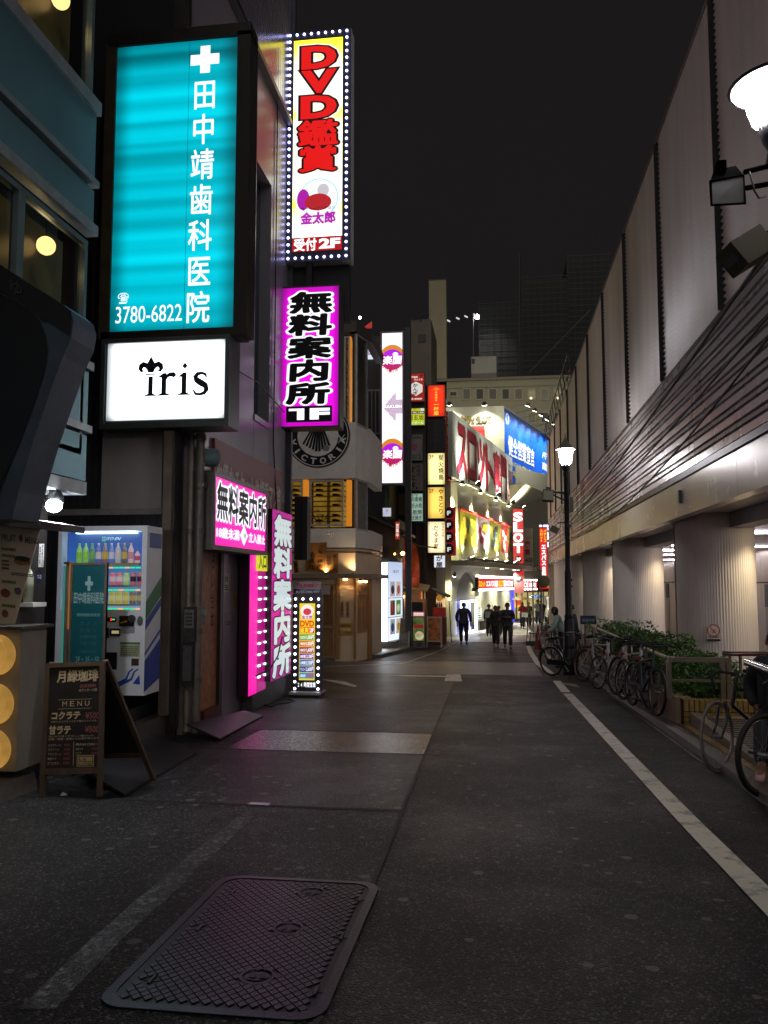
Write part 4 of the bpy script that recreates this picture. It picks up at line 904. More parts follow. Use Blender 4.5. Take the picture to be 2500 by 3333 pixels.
# pipes and wrapped notices at the near corner
for x, y, r, c, t in ((-3.86, 10.06, .045, '#857a6c', 'left'), (-3.72, 10.0, .055, '#6d655c', 'right')):
    q = MB(); q.cyl((x, y, -.25), (x, y, 5.4), r, M(c, .45, .2, var=.3, scale=8), n=14)
    for z in (.35, .95, 2.2, 3.4): q.cyl((x, y, z), (x, y, z+.07), r*1.25, M('#5d564d', .45, .2), n=14)
    q.solo('drain_pipe', f'vertical drain pipe, the {t} of the pair at the building corner', 'pipe', 'drain pipes on the corner building')
F = fY(598, 1975, 636, 2090, 9.9); q = MB(); q.slab(F, 0, 0, 1, 1, -.05, .02, M('#3c3a38', .25, var=.4, scale=20)); q.slab(F, .1, .08, .9, .6, .021, .024, M('#6a6764', .3, var=.4, scale=30)); q.scrib(F, .2, .15, .8, .55, 4, BLK, l=.026); q.solo('wrapped_notice', 'plastic wrapped paper notice tied to the corner pipes, the upper one', 'notice')
F = fY(592, 2095, 630, 2230, 9.9); q = MB(); q.slab(F, 0, 0, 1, 1, -.05, .015, M('#34302f', .25, var=.4, scale=20)); q.slab(F, .12, .05, .85, .9, .016, .02, M('#524d50', .3, var=.5, scale=25)); q.solo('wrapped_notice', 'crumpled plastic wrapped notice tied to the corner pipes, the lower one', 'notice')
# thin wire down the facade
q = MB(); q.tube([(DX+.02, 14.0, LZ+6), (DX+.02, 14.02, LZ), (DX+.03, 13.98, 6), (DX+.02, 14.0, 4), (DX+.1, 14.02, 2.6)], .012, BLK, 6); q.solo('facade_wire', 'thin black wire running down the pale corner facade', 'cable')

# ---- dentist's big teal sign and cafe bar sign on one frame
YS = 9.5
F = fY(362, 92, 792, 1092, YS)
F = fY(345, 125, 788, 1085, YS)
CASE = M('#2c2620', .45, .3, var=.2)
s = thing('dentist_sign', 'big lit turquoise sign with a white cross and a column of white characters', 'sign', F.base(.2))
MB().slab(F, 0, -.02, 1, 1.01, -.38, -.012, CASE).slab(F, -.01, -.03, 1.05, .013, -.3, .025, CASE).slab(F, -.02, .0, .058, 1.01, -.3, .02, M('#6a5f4e', .3, .5)).slab(F, .955, .0, 1.05, 1.01, -.3, .025, CASE).slab(F, .0, .988, 1, 1.015, -.3, .02, CASE).build('casing', s)
FPn = F.sub(.06, .015, .955, .987)
MB().rect(FPn, 0, 0, 1, 1, 0, Ebanks('#00c0d4', 1.22, 14, .16, .36)).build('panel', s)
MB().rect(FPn, .602, 0, .605, 1, .002, M('#0b6f7c', .5)).build('panel_joint', s)
q = MB(); q.rect(FPn, .695, .022, .775, .118, .004, WE).rect(FPn, .615, .052, .85, .089, .0045, WE)
for i, ch in enumerate('田中靖歯科医院'): q.text(FPn, ch, .635-.004*i, .135+.1225*i, .835-.004*i, .135+.1225*i+.116, WE, l=.004, bold=.012, em=True)
q.text(FPn, '3780-6822', .045, .915, .585, .972, WE, l=.004, bold=.0); q.text(FPn, '☎', .06, .868, .15, .908, WE, l=.004); q.build('lettering', s)
F2 = fY(330, 1098, 748, 1392, YS-.0)
c = thing('cafe_bar_sign', 'square white lit cafe and bar sign with dark serif lettering and fleur de lis', 'sign', F2.base(.2))
MB().slab(F2, 0, 0, 1, 1, -.38, -.012, M('#4a4c4c', .4, .3)).frame(F2, .055, -.012, .03, M('#575a5a', .4, .35)).build('casing', c)
FI = F2.sub(.045, .035, .99, .91)
MB().rect(FI, 0, 0, 1, 1, 0, Ebanks('#f2fbff', 2.6, 0, .10, .22)).build('panel', c)
NV = M('#20222c', .5); q = MB()
def stroke(pts, ws, l=.006):
    """calligraphic stroke through points (fractions of the panel), widths across"""
    n = len(pts); L_, R_ = [], []
    for i in range(n):
        d = np.array(pts[min(i+1, n-1)])-np.array(pts[max(i-1, 0)]); d = d*np.array((FI.W, FI.H)); d = d/np.linalg.norm(d); w = ws[i]*.78
        L_.append((pts[i][0]-d[1]*w/FI.W, pts[i][1]+d[0]*w/FI.H)); R_.append((pts[i][0]+d[1]*w/FI.W, pts[i][1]-d[0]*w/FI.H))
    for i in range(n-1): q.poly([FI.p(*x, l+.00005*i) for x in (L_[i], L_[i+1], R_[i+1], R_[i])], NV)
def stem(x, top, bot, w=.040, flag=True):
    q.rect(FI, x-w/2, top, x+w/2, bot, .006, NV); q.prism(FI, [(x-w*1.35, bot), (x-w*1.35, bot-.008), (x-w/2, bot-.03), (x+w/2, bot-.03), (x+w*1.35, bot-.008), (x+w*1.35, bot)], .003, .0065, NV)
    if flag: q.prism(FI, [(x-w*1.3, top+.028), (x-w*.2, top-.022), (x+w/2, top-.026), (x+w/2, top+.05), (x-w/2, top+.05), (x-w/2, top+.03)], .003, .007, NV)
# letter i crowned by a fleur-de-lis, then r, i, s
stem(.365, .452, .70, .038, False); q.rect(FI, .322, .415, .408, .432, .006, NV)
q.prism(FI, [(.350, .402), (.346, .35), (.334, .285), (.365, .195), (.396, .285), (.384, .35), (.380, .402)], .003, .006, NV)
for sg in (-1, 1): stroke([(.365+sg*x, y) for x, y in ((.012, .40), (.020, .35), (.038, .31), (.062, .298), (.080, .318), (.086, .352), (.076, .382), (.060, .384))], [.020, .030, .040, .046, .044, .036, .024, .010])
stem(.475, .44, .70); stroke([(.485, .50), (.500, .455), (.525, .435), (.552, .437), (.566, .462)], [.018, .026, .034, .040, .030])
stem(.640, .44, .70); q.prism(FI, [(.622, .335), (.645, .290), (.668, .335), (.645, .370)], .003, .006, NV)
stroke([(.822, .485), (.815, .450), (.785, .430), (.750, .440), (.733, .475), (.742, .515), (.780, .555), (.815, .590), (.824, .640), (.806, .682), (.770, .698), (.735, .690), (.716, .640)], [.012, .022, .022, .032, .040, .046, .052, .046, .040, .030, .022, .022, .010])
q.text(FI, 'CAFE & BAR', .425, .745, .70, .785, M('#7a7d84', .5), l=.005, bold=-.008); q.build('lettering', c)
# post and brackets that carry the two signs
q = MB(); q.box(-4.05, -3.9, 9.62, 9.78, -.2, 10.5, M('#201d1b', .5)); q.box(-4.05, -3.9, 9.62, 9.98, 7.9, 8.0, DRK); q.solo('sign_post', 'dark steel post carrying the turquoise dentist sign', 'post')

# ---- DVD sign with LED border
YD = 14.75
F = fY(930, 100, 1142, 848, YD)
s = thing('dvd_sign', 'tall lit yellow and white sign with red DVD letters and a border of white bulbs', 'sign', F.base(.2))
MB().slab(F, 0, 0, 1, 1, -.34, -.006, M('#cfcfc8', .5)).rect(F, 0, 0, 1, 1, -.004, M('#33333c', .5)).build('casing', s)
FP_ = F.sub(.115, .037, .87, .958)
Yl, Wh = '#f2e21a', '#fffef0'
MB().rect(FP_, 0, .0, 1, .935, 0, Ebands([(0, Wh), (.05, '#fff7d0'), (.17, Yl), (.26, Wh), (.42, '#fdf6a0'), (.52, Wh), (.62, '#f4e640'), (.70, Wh), (.86, '#fff9c0'), (.93, '#f6ea50'), (1, Yl)], 2.6, 'Z', .12)).build('panel', s)
MB().rect(FP_, 0, .937, 1, 1, .001, Em('#c0101c', .9)).build('lower_panel', s)
RE = Em('#e80a08', 1.0); q = MB()
for ch, b0, b1, w in (('D', .035, .145, .72), ('V', .15, .262, .74), ('D', .272, .382, .74)): q.text(FP_, ch, .52-w/2, b0, .52+w/2, b1, RE, l=.016, bold=.05, out=(.05, BKE), out2=(.085, Em('#fff8e8', 1.2)))
q.build('lettering', s); q = MB()
for ch, b0, b1 in (('鑑', .385, .515), ('賞', .507, .635)): q.text(FP_, ch, .10, b0, .92, b1, RE, l=.016, bold=.035, em=True, out=(.045, BKE), out2=(.08, Em('#fff8e8', 1.2)))
q.build('kanji_lettering', s)
q = MB(); q.ell(FP_, .53, .76, .47, .105, .004, Em('#f6fbff', 1.3), 40); q.ring(FP_, .53, .755, .36, .375, .006, Em('#5fd6dc', 1), 48)
q.ell(FP_, .22, .76, .13, .05, .007, Em('#b81ab0', .9), 18); q.ell(FP_, .62, .72, .12, .03, .007, Em('#d8d2da', .9), 18); q.ell(FP_, .52, .775, .27, .04, .009, Em('#c0222a', .9), 24); q.build('round_print', s)
q = MB(); q.text(FP_, 'サラリーマンの味方', .18, .795, .86, .815, BKE, l=.012, bold=0); q.htext(FP_, '金太郎', .17, .82, .88, .878, Em('#b414b4', 1), l=.014, bold=.05, out=(.04, Em('#ffffff', 1.3)), out2=(.06, BKE)); q.text(FP_, 'グループ', .40, .886, .63, .900, BKE, l=.012, bold=0); q.build('company_lettering', s)
q = MB(); q.htext(FP_, '受付', .03, .938, .50, 1.0, Em('#fff', 1.4), l=.008, bold=.03).text(FP_, '2F', .54, .945, .97, .992, Em('#fff', 1.4), l=.008, bold=.05); q.build('floor_lettering', s)
LED = Em('#b4b6ff', 7.0); me0 = None
def led(P):
    global me0
    if me0 is None: o = MB().sph(P, (.026, .018, .026), LED, 8, 6).build('bulb', s); me0 = (o, np.array(P)); return
    o = me0[0].copy(); COL.objects.link(o); o.parent = s; o.location = Vector(np.array(P)-me0[1])
for i in range(34):
    for a in (.055, .935): led(F.p(a, .012+.974*i/33, .012))
for i in range(1, 8):
    for b in (.012, .986): led(F.p(.055+.88*i/8, b, .012))
# ---- magenta 1F sign
F = fY(913, 930, 1107, 1392, 14.6)
s = signbox('floor_one_sign', 'magenta projecting sign with black characters edged in white above a black 1F', F, .38, M('#4c4a4e', .4, .4), Ebanks('#d20ac8', 1.5, 0, .14, .5), .03)
FN = F.sub(.04, .02, .965, .975)
q = MB(); 
for i, ch in enumerate('無料案内所'): q.text(FN, ch, .12-.01*i, .02+.168*i, .90-.01*i, .02+.168*i+.166, BKE, l=.012, bold=.05, em=True, shear=.03, out=(.05, WE))
q.build('lettering', s)
q = MB(); q.rect(FN, .07, .868, .90, .985, .004, BKE).text(FN, 'F', .50, .885, .86, .968, WE, l=.008, bold=.06).prism(FN, [(.12, .885), (.40, .885), (.40, .968), (.27, .968), (.27, .902), (.12, .902)], .004, .008, WE); q.build('floor_plate', s)
q = MB(); q.box(-3.95, -3.4, 14.8, 14.9, 6.85, 6.95, DRK); q.box(-3.5, -3.4, 14.8, 14.9, 6.6, 7.6, DRK); q.box(-3.95, -2.72, 15.02, 15.2, 6.5, 8.3, M('#1e1d20', .5)); q.solo('sign_bracket', 'dark steel bracket behind the magenta 1F sign', 'bracket')
# ---- LED price stand on castors
F = fY(952, 1893, 1046, 2250, 14.55)
s = thing('price_stand', 'portable video price list stand with LED border on the road at the corner', 'sign stand', F.base(.1))
MB().slab(F, 0, .115, 1, 1, -.14, -.002, M('#2c2c30', .4)).build('cabinet', s)
MB().slab(F, -.02, 1.0, 1.04, 1.02, -.3, .18, M('#b8b8ba', .4)).build('base_plate', s)
for a in (.03, .97):
    for d in (-.25, .13): MB().cyl(F.p(a-.03, 1.032, d), F.p(a+.03, 1.032, d), .03, BLK).build('castor', s)
FT = F.sub(.02, 0, .98, .11); q = MB(); q.slab(FT, 0, 0, 1, 1, -.02, .0, M('#9a9498', .5)); q.rect(FT, 0, .62, 1, 1, .002, M('#272a48', .5)); q.text(FT, '12,500', .12, .2, .72, .55, M('#b81c22', .5), l=.004, bold=.04).text(FT, '日給', .05, .04, .2, .24, BKE, l=.004).text(FT, '円スタート', .7, .05, .98, .5, M('#b81c22', .5), l=.004).text(FT, '0120-448-997', .1, .78, .95, .95, Em('#b8b8c4', .35), l=.004).text(FT, '店舗STAFF募集', .25, .64, .98, .76, Em('#a8a8b4', .25), l=.004); q.build('recruiting_card', s)
FC = F.sub(.24, .20, .78, .90, .004); q = MB(); q.rect(FC, 0, 0, 1, 1, 0, Em('#ecd21e', 1.0)); q.build('panel', s)
q = MB(); q.ell(FC, .5, .10, .42, .085, .003, Em('#ffe9e4', 1.1), 28); q.ell(FC, .5, .11, .26, .045, .005, Em('#d83a50', .9), 20); q.htext(FC, '金太郎', .15, .155, .85, .205, Em('#c01a90', 1), l=.008, bold=.04, out=(.04, Em('#fff', 1.2))); q.build('round_print', s)
q = MB(); q.text(FC, 'DVD', .05, .225, .95, .305, RE, l=.006, bold=.04); q.rect(FC, .05, .312, .62, .39, .004, RE).htext(FC, '鑑賞', .06, .315, .61, .388, Em('#f0d828', 1), l=.006, bold=.03); q.rect(FC, .65, .312, .95, .39, .004, RE).text(FC, '2F', .68, .325, .92, .378, WE, l=.006, bold=.03); q.build('lettering', s)
for i, (c_, t, y_) in enumerate((('#7db53a', '120分', '1,050円'), ('#e8842a', '90分', '1,050円'), ('#b41e4a', '180分', '1,600円'), ('#7a2a9a', '5時間', '2,100円'), ('#2a7ac4', '12時間', '3,150円'), ('#1a3a9a', 'ナイトコース', '2,650円'), ('#3aa0d0', '120分', '1,050円'))):
    b = .405+.083*i; q = MB(); q.rect(FC, .03, b, .97, b+.075, .003, Em(c_, .8)); q.text(FC, t, .08, b+.018, .42, b+.06, WE, l=.006, bold=.01).text(FC, y_, .47, b+.01, .93, b+.066, Em('#fff', 1.2) if i != 6 else Em('#d02020', 1), l=.006, bold=.02); q.build('price_row', s)
MB().htext(F, '24時間営業', .2, .915, .82, .965, WE, l=.006, bold=.02).build('hours_lettering', s)
LED2 = Em('#e4e8ff', 7.0); m1 = None
def led2(P):
    global m1
    if m1 is None:
        q = MB()
        for t in range(4): q.cyl(np.array(P)+(.022*math.cos(t*PI/4), 0, .022*math.sin(t*PI/4)), np.array(P)-(.022*math.cos(t*PI/4), 0, .022*math.sin(t*PI/4)), .006, LED2, n=5)
        m1 = (q.build('led_flower', s), np.array(P)); return
    o = m1[0].copy(); COL.objects.link(o); o.parent = s; o.location = Vector(np.array(P)-m1[1])
for i in range(14):
    for a in (.10, .90): led2(F.p(a, .16+.83*i/13.2, .012))
for a in (.36, .64): led2(F.p(a, .16, .012))

# ---- meters, conduits and stickers on the corner building
for k, (y, z, c) in enumerate(((10.25, 1.35, '#5d6163'), (10.42, 1.05, '#4b4f50'))):
    mt = thing('electric_meter', 'grey electric meter box on the corner building, the '+('higher' if k == 0 else 'lower')+' one', 'meter', (DX+.08, y, z), 'meters on the corner building'); MB().box(DX+.001, DX+.10, y-.07, y+.07, z, z+.24, M(c, .45)).build('box', mt); MB().cyl((DX+.10, y, z+.15), (DX+.13, y, z+.15), .05, M('#9aa4a6', .15), n=16).build('dial', mt)
for k, (y, z1) in enumerate(((10.20, 4.6), (10.33, 3.02), (10.5, 3.02))):
    q = MB(); q.tube([(DX+.03, y, -.25), (DX+.03, y, z1)], .014, M('#56514c', .45), 6); q.solo('conduit', ('tallest thin grey conduit, rising past the box sign on the corner building' if k == 0 else 'short thin grey conduit beside the tallest one on the corner building' if k == 1 else 'short thin grey conduit nearest the brown doorway'), 'conduit', 'conduits on the corner building')
for k, (y0, z, w, h, c, t, lab) in enumerate(((11.62, 1.45, .20, .28, '#b9b6ac', '禁煙', 'white no smoking sticker on the grey panel by the brown door'), (12.05, 1.2, .16, .22, '#a8902c', '注意', 'yellow caution sticker on the grey panel by the brown door'), (11.7, .95, .30, .20, '#8c8a88', '', 'grey faded flyer low on the grey panel by the brown door'))):
    G = Face((DX-.036, y0, z+h), (0, w, 0), (0, 0, -h)); q = MB(); q.slab(G, 0, 0, 1, 1, -.002, .002, M(c, .5, var=.3)); (q.htext(G, t, .1, .15, .9, .5, BLK, l=.004) if t else q); q.scrib(G, .1, .6, .9, .92, 3, BLK, l=.004); q.solo('wall_sticker', lab, 'sticker')
q = MB(); q.box(DX+.001, DX+.22, 10.75, 11.25, 2.55, 2.85, M('#6b6a66', .5, var=.3)); q.solo('air_vent_cowl', 'small grey vent cowl above the brown doorway', 'vent')
p = aX(600, 1270, DX+.12); q = MB(); q.box(DX+.001, DX+.3, 10.3, 11.1, 4.15, 4.75, M('#7d7b78', .5, var=.2)); q.cyl((DX+.302, 10.7, 4.45), (DX+.31, 10.7, 4.45), .24, M('#2a2a2b', .5), n=24); q.solo('air_conditioner', 'grey air conditioner unit on the corner building above the box sign', 'air conditioner')
q = MB(); q.tube([(DX+.04, 10.2, 4.9), (DX+.05, 11.5, 4.75), (DX+.05, 13.0, 4.85), (DX+.05, 14.6, 4.7)], .010, BLK, 5); q.solo('facade_cable', 'black cable sagging along the corner facade below the window', 'cable')
# ================================================================ LEFT MIDDLE: corner restaurant, stalls, stacked signs
VY = 23.9; VC = (aY(1156, 1900, VY)[0], VY); VE = (aY(1206, 1900, 25.1)[0], 25.1)
PLW = M('#d6d0c6', .5, var=.12, scale=3); WOOD = M('#9a6f3c', .5, var=.3, scale=6, streak=.25); BEIGE = M('#cdb494', .55, var=.12, scale=3)
def vz(v): return aY(1050, v, VY)[2]
rs = thing('corner_restaurant', 'corner restaurant with glowing wine rack windows above a wooden ground floor', 'building', (-6, 26, gz(26)))
zT, zU0, zU1, zM, zL1, zL0, zG = vz(1050), vz(1085), vz(1375), vz(1470), vz(1560), vz(1718), vz(1785)
def ringwall(z0, z1, m, off=0.0, name='wall', th=.25):
    q = MB(); o = off
    P = [(-9, VY-o), (VC[0]+o*.4, VY-o), (VE[0]+o, VE[1]-o*.4), (VE[0]+o, 27.6)]
    for (x0, y0), (x1, y1) in zip(P[:-1], P[1:]):
        d = np.array([x1-x0, y1-y0]); d /= np.linalg.norm(d); nx, ny = -d[1]*th, d[0]*th
        q.hexa([(x0, y0, z0), (x1, y1, z0), (x1+nx, y1+ny, z0), (x0+nx, y0+ny, z0), (x0, y0, z1), (x1, y1, z1), (x1+nx, y1+ny, z1), (x0+nx, y0+ny, z1)], m)
    return q.build(name, rs)
ringwall(zU0, zT, M('#4d463f', .5), .05, 'parapet'); ringwall(zL1+.02, zU1-.02, PLW, .0, 'wall_band'); ringwall(zG+.02, zL0-.02, PLW, .02, 'wall_band')
ringwall(gz(24)-.3, zG-.005, BEIGE, 0, 'ground_wall'); ringwall(vz(1868), vz(1882), M('#7d6f58', .5), .22, 'eave', .45)
ringwall(vz(1800), vz(1794), M('#6e5638', .5), .04, 'timber_rail', .2)
MB().box(-9, VE[0]-.6, VY+1.6, 27.5, -1, zT, M('#1a1713', .6)).build('core', rs)
WARM = Em('#94742f', .85, var=.45)
def rack(u0, u1, v0, v1, cols, rows, y=VY):
    F = fY(u0, v0, u1, v1, y); 
    MB().rect(F, 0, 0, 1, 1, -.5, WARM).build('rack_backlight', rs)
    q = MB()
    for r in range(1, rows): q.slab(F, 0, r/rows-.004, 1, r/rows+.004, -.48, -.16, M('#b8a47a', .5))
    for c in range(1, cols): q.slab(F, c/cols-.012, 0, c/cols+.012, 1, -.49, -.15, M('#b09a70', .5))
    q.build('wine_rack', rs)
    b0 = None
    for r in range(rows):
        for c in range(cols):
            if random.random() < .3: continue
            P = F.p((c+.28)/cols, (r+.80)/rows, -.2)
            if b0 is None:
                L = F.W/cols*.45; q = MB(); q.cyl(P, P+np.array([L*.62, 0, 0]), .038, M('#1c2414', .25), n=8); q.cyl(P+np.array([L*.62, 0, 0]), P+np.array([L, 0, 0]), .026, M('#1c2414', .25), r1=.013, n=8); b0 = (q.build('wine_bottle', rs), P)
            else:
                o = b0[0].copy(); COL.objects.link(o); o.parent = rs; o.location = Vector(P-b0[1])
    f = MB(); f.frame(F, .05, -.1, .03, M('#b8b6b0', .4, .4)); wf = f.build('window_frame', rs); MB().rect(F, .0, .0, 1, 1, -.06, glass('#d9d2c0', .05)).build('pane', wf)
rack(930, 985, 1562, 1712, 1, 9); rack(1008, 1118, 1562, 1712, 2, 9)
rack(1120, 1138, 1095, 1370, 1, 14); rack(930, 1115, 1090, 1372, 3, 12)
OR_ = Em('#c8781a', .95)
for u in (987, 1128): MB().slab(fY(u, 1562, u+14, 1712, VY), 0, 0, 1, 1, -.2, .02, OR_).build('lit_jamb', rs)
MB().slab(fY(1135, 1095, 1142, 1370, VY), 0, 0, 1, 1, -.2, .02, OR_).build('lit_jamb', rs)
cA, cB = np.array(VC), np.array(VE)
for v0, v1, c in ((1085, 1380, '#3a3632'), (1560, 1725, '#6a675f')):
    F = fP(1160, v0, 1194, v1, cA, cB); F = Face(F.o, F.ex, (0, 0, -(vz(v0)-vz(v1))))
    q = MB(); q.slab(F, 0, 0, 1, 1, -.08, -.02, M(c, .25)); q.build('side_pane', rs); q = MB(); q.frame(F, .05, -.05, .03, M('#a9a7a2', .4, .4)); q.build('side_window_frame', rs)
# ground floor details
F = fY(1018, 1900, 1090, 2142, VY-.03); q = MB(); q.slab(F, 0, 0, 1, 1, -.02, .0, M('#7a5a34', .5)); q.frame(F, .06, 0, .03, WOOD)
for i in range(11): q.slab(F, .1+.075*i, .06, .115+.075*i, .55, 0, .025, WOOD)
q.slab(F, .06, .56, .94, .60, 0, .03, WOOD); q.build('lattice_door', rs)
F = fP(1164, 1935, 1196, 2062, cA, cB); F = Face(F.o, F.ex, (0, 0, -1.1)); q = MB(); q.frame(F, .05, 0, .03, WOOD)
for i in range(1, 7): q.slab(F, i/7-.02, .03, i/7+.02, .97, 0, .025, WOOD)
for b in (.35, .7): q.slab(F, .03, b, .97, b+.03, 0, .028, WOOD)
q.build('lattice_screen', rs)
for u in (1097, 1152): MB().slab(fY(u, 1885, u+8, 2145, VY), 0, 0, 1, 1, 0, .06, WOOD).build('timber_post', rs)
MB().slab(fP(1196, 1885, 1205, 2145, cA, cB), 0, 0, 1, 1, 0, .06, WOOD).build('timber_post', rs)
def downlight(p, aim, pw, label, name='eave_lamp', col=(1, .62, .25), e=14):
    l = thing(name, label, 'lamp', p, 'small warm lamps of the restaurant front'); MB().sph(p, (.07, .05, .035), Em('#ffc070', e), 12, 8).build('bulb', l); MB().cyl(np.array(p)+(0, 0, .03), np.array(p)+(0, 0, .09), .05, BLK, n=10).build('fitting', l); spot('beam', p, aim, pw, col, 120, .8, .05, l)
p = aY(1124, 1886, VY-.18); downlight(p, (p[0], p[1]+.2, p[2]-2), 75, 'warm downlight above the white plaster strip of the restaurant')
for u, t in ((1173, 'left'), (1189, 'right')):
    p = aP(u, 1893, cA-np.array([-.12, .12]), cB-np.array([-.12, .12])); downlight(p, (p[0]-.05, p[1]+.3, p[2]-1.5), 34, f'small warm downlight over the wooden plaque, the {t} of the two')
for k, u in enumerate((1060, 1148)):
    p = aY(u, 1866, VY-.16); l = thing('eave_uplight', 'small warm uplight on the restaurant eave, '+('left' if k == 0 else 'right')+' one', 'lamp', p, 'warm uplights on the restaurant eave'); MB().cyl(p-np.array([0, 0, .03]), p, .04, BLK, n=10).build('housing', l); spot('beam', p+np.array([0, 0, .01]), p+np.array([.05, .14, 1]), 26, (1, .70, .38), 130, .8, .05, l)
F = fP(1172, 1905, 1196, 1932, cA-np.array([-.06, .06]), cB-np.array([-.06, .06])); F = Face(F.o, F.ex, (0, 0, -.24)); q = MB(); q.slab(F, 0, 0, 1, 1, -.05, 0, WOOD); q.htext(F, '佑郎', .15, .2, .85, .8, BLK, l=.004); q.solo('wooden_plaque', 'small wooden name plaque lit by two downlights on the chamfered corner', 'sign')
for u, b in ((1109, 0), (1127, 0)):
    F = fY(u, 1957, u+9, 2010, VY-.03); q = MB(); q.slab(F, 0, 0, 1, 1, -.03, 0, M('#a8784e', .5)); q.vtext(F, '営業中' if u < 1120 else '鉄板焼', .15, .08, .85, .92, BLK, l=.004); q.solo('hanging_plaque', 'narrow wooden plaque on the plaster strip, '+('left one' if u < 1120 else 'right one'), 'sign', 'wooden plaques by the restaurant door')
F = fY(1106, 2028, 1145, 2066, VY-.03); q = MB(); q.slab(F, 0, 0, 1, 1, -.02, 0, M('#b98a24', .5)); q.text(F, '神戸牛！', .08, .1, .9, .38, BLK, l=.004).text(F, 'KOBE BEEF', .06, .46, .94, .66, M('#e8e0d0', .5), l=.004).text(F, 'ヤマキタ', .4, .74, .94, .92, BLK, l=.004); q.solo('beef_sign', 'mustard yellow beef sign low on the plaster strip of the restaurant', 'sign')
for i, (u0, v0, u1, v1, t1, t2, lab) in enumerate(((988, 1768, 1062, 1860, '佑郎丸', '立喰一焼肉', 'largest tilted wooden board with brush characters under the wine window'), (1052, 1800, 1100, 1868, '仙彩亭一切', '焼どうり', 'smaller tilted wooden board right of the largest board'), (952, 1826, 968, 1866, '銀次', '', 'narrow tilted wooden board half hidden left of the largest board'))):
    F = fY(u0, v0, u1, v1, VY-.35); F = Face(F.o+F.ex*.12, F.ex*.9+np.array([0, 0, 0.02]), F.ey+np.array([-.14*F.W, .25, 0])); q = MB(); q.slab(F, 0, 0, 1, 1, -.03, 0, M('#a06a2c', .5, var=.3, scale=5, streak=.3))
    q.vtext(F, t1, .12 if t2 else .2, .3 if t2 and i == 0 else .12, .46 if t2 else .8, .95, BLK, l=.004, bold=.02)
    if t2: q.vtext(F, t2, .58, .08, .88, .9, BLK, l=.004)
    q.solo('wooden_board', lab, 'sign', 'tilted wooden boards over the restaurant eave')
F = fY(1000, 1660, 1080, 1708, VY-.04); q = MB(); q.text(F, 'イタリア門', .0, .0, .5, .25, BLK, l=.004).text(F, 'PASTA', .02, .3, .92, .72, BLK, l=.004, bold=.01).text(F, '渋谷パスタ', .35, .78, .92, .98, BLK, l=.004); q.build('window_lettering', rs)
p = aY(1080, 1740, VY-.15); s = thing('wall_spotlight', 'small white spotlight on the white band above the wooden boards', 'lamp', p); MB().cyl(p, p+np.array([-.12, -.06, .04]), .05, PLW, n=12).build('head', s); MB().tube([p+np.array([0, 0, 0]), p+np.array([0, .15, .03])], .02, PLW).build('arm', s)
p = aY(1020, 1870, VY-.3); q = MB(); q.slab(fY(1030, 1905, 1075, 1935, VY-.1), 0, 0, 1, 1, -.01, 0, M('#9a938a', .7)); q.solo('door_curtain', 'short pale cloth curtain hanging at the lattice door', 'curtain')
# round projecting steak house disc
C = aY(1035, 1418, 21.6); R = 106*21.6/2696*1.02
FR = Face(C+np.array([-R, 0, R]), (2*R, 0, 0), (0, 0, -2*R)); s = thing('round_sign', 'round black and white steak restaurant disc hanging at the corner', 'sign', C-np.array([0, 0, R]))
MB().ell(FR, .5, .5, .5, .5, .0, M('#0c0c0e', .4), 56, -.12).build('disc', s); CRM = M('#efebe6', .5)
q = MB(); q.ring(FR, .5, .5, R*.935, R*.96, .004, CRM, 56); q.build('outer_ring', s)
q = MB(); q.ring(FR, .5, .5, R*.60, R*.65, .004, CRM, 48); q.build('inner_ring', s)
q = MB(); q.ell(FR, .5, .5, .30, .30, .003, CRM, 40)
for k in range(9):
    t = -.9+.2*k; q.prism(FR, [(.5+.03*t, .25), (.5+.03*t+.02, .25), (.5+.26*t+.02, .76-abs(t)*.14), (.5+.26*t-.02, .76-abs(t)*.14)], .003, .005+.0004*k, BLK)
q.ell(FR, .63, .70, .05, .05, .0095, M('#8f8b88', .5), 16); q.build('emblem', s)
q = MB()
for i, ch in enumerate('VICTORIA'):
    a = math.radians(166-22.0*i); P = FR.p(.5-.40*math.cos(PI-a), .5+.40*math.sin(a), .005); up = np.array([-(P[0]-C[0]), 0, -(P[2]-C[2])]); up /= np.linalg.norm(up); rt = np.array([up[2], 0, -up[0]]); hh = R*.19; ww = R*(.06 if ch == 'I' else .2)
    Fc = Face(P-rt*ww/2+up*hh/2, rt*ww, -up*hh); q.text(Fc, ch, 0, 0, 1, 1, CRM, l=.006, bold=.03)
q.build('lettering', s)
q = MB()
for d in (-1, 1): q.prism(FR, [(.86-.05*d, .50), (.88-.05*d, .49), (.88+.05*d, .62), (.86+.05*d, .63)], .003, .006+.0005*d, CRM)
q.build('crossed_forks', s)
MB().box(C[0]-.04, C[0]+.04, 21.6, VY, C[2]+R*.2, C[2]+R*.28, DRK).build('bracket', s)
# grey service cabinet on the wall right of the magenta board
F = fY(958, 1616, 1000, 1822, 16.2); q = MB(); q.slab(F, 0, 0, 1, 1, -.3, 0, M('#3a3938', .5, .2)).slab(F, .55, 0, .62, 1, 0, .02, DRK); q.solo('utility_cabinet', 'dark grey wall cabinet beyond the tall magenta board', 'cabinet')
q = MB(); q.tube([aY(935, 1650, 15.6), aY(950, 1620, 15.8), aY(958, 1600, 15.9), aY(940, 1610, 15.8), aY(925, 1612, 15.7)], .012, M('#c8c8c8', .4), 6); q.solo('white_cable', 'loose white cable curling over the dark grey wall cabinet', 'cable')
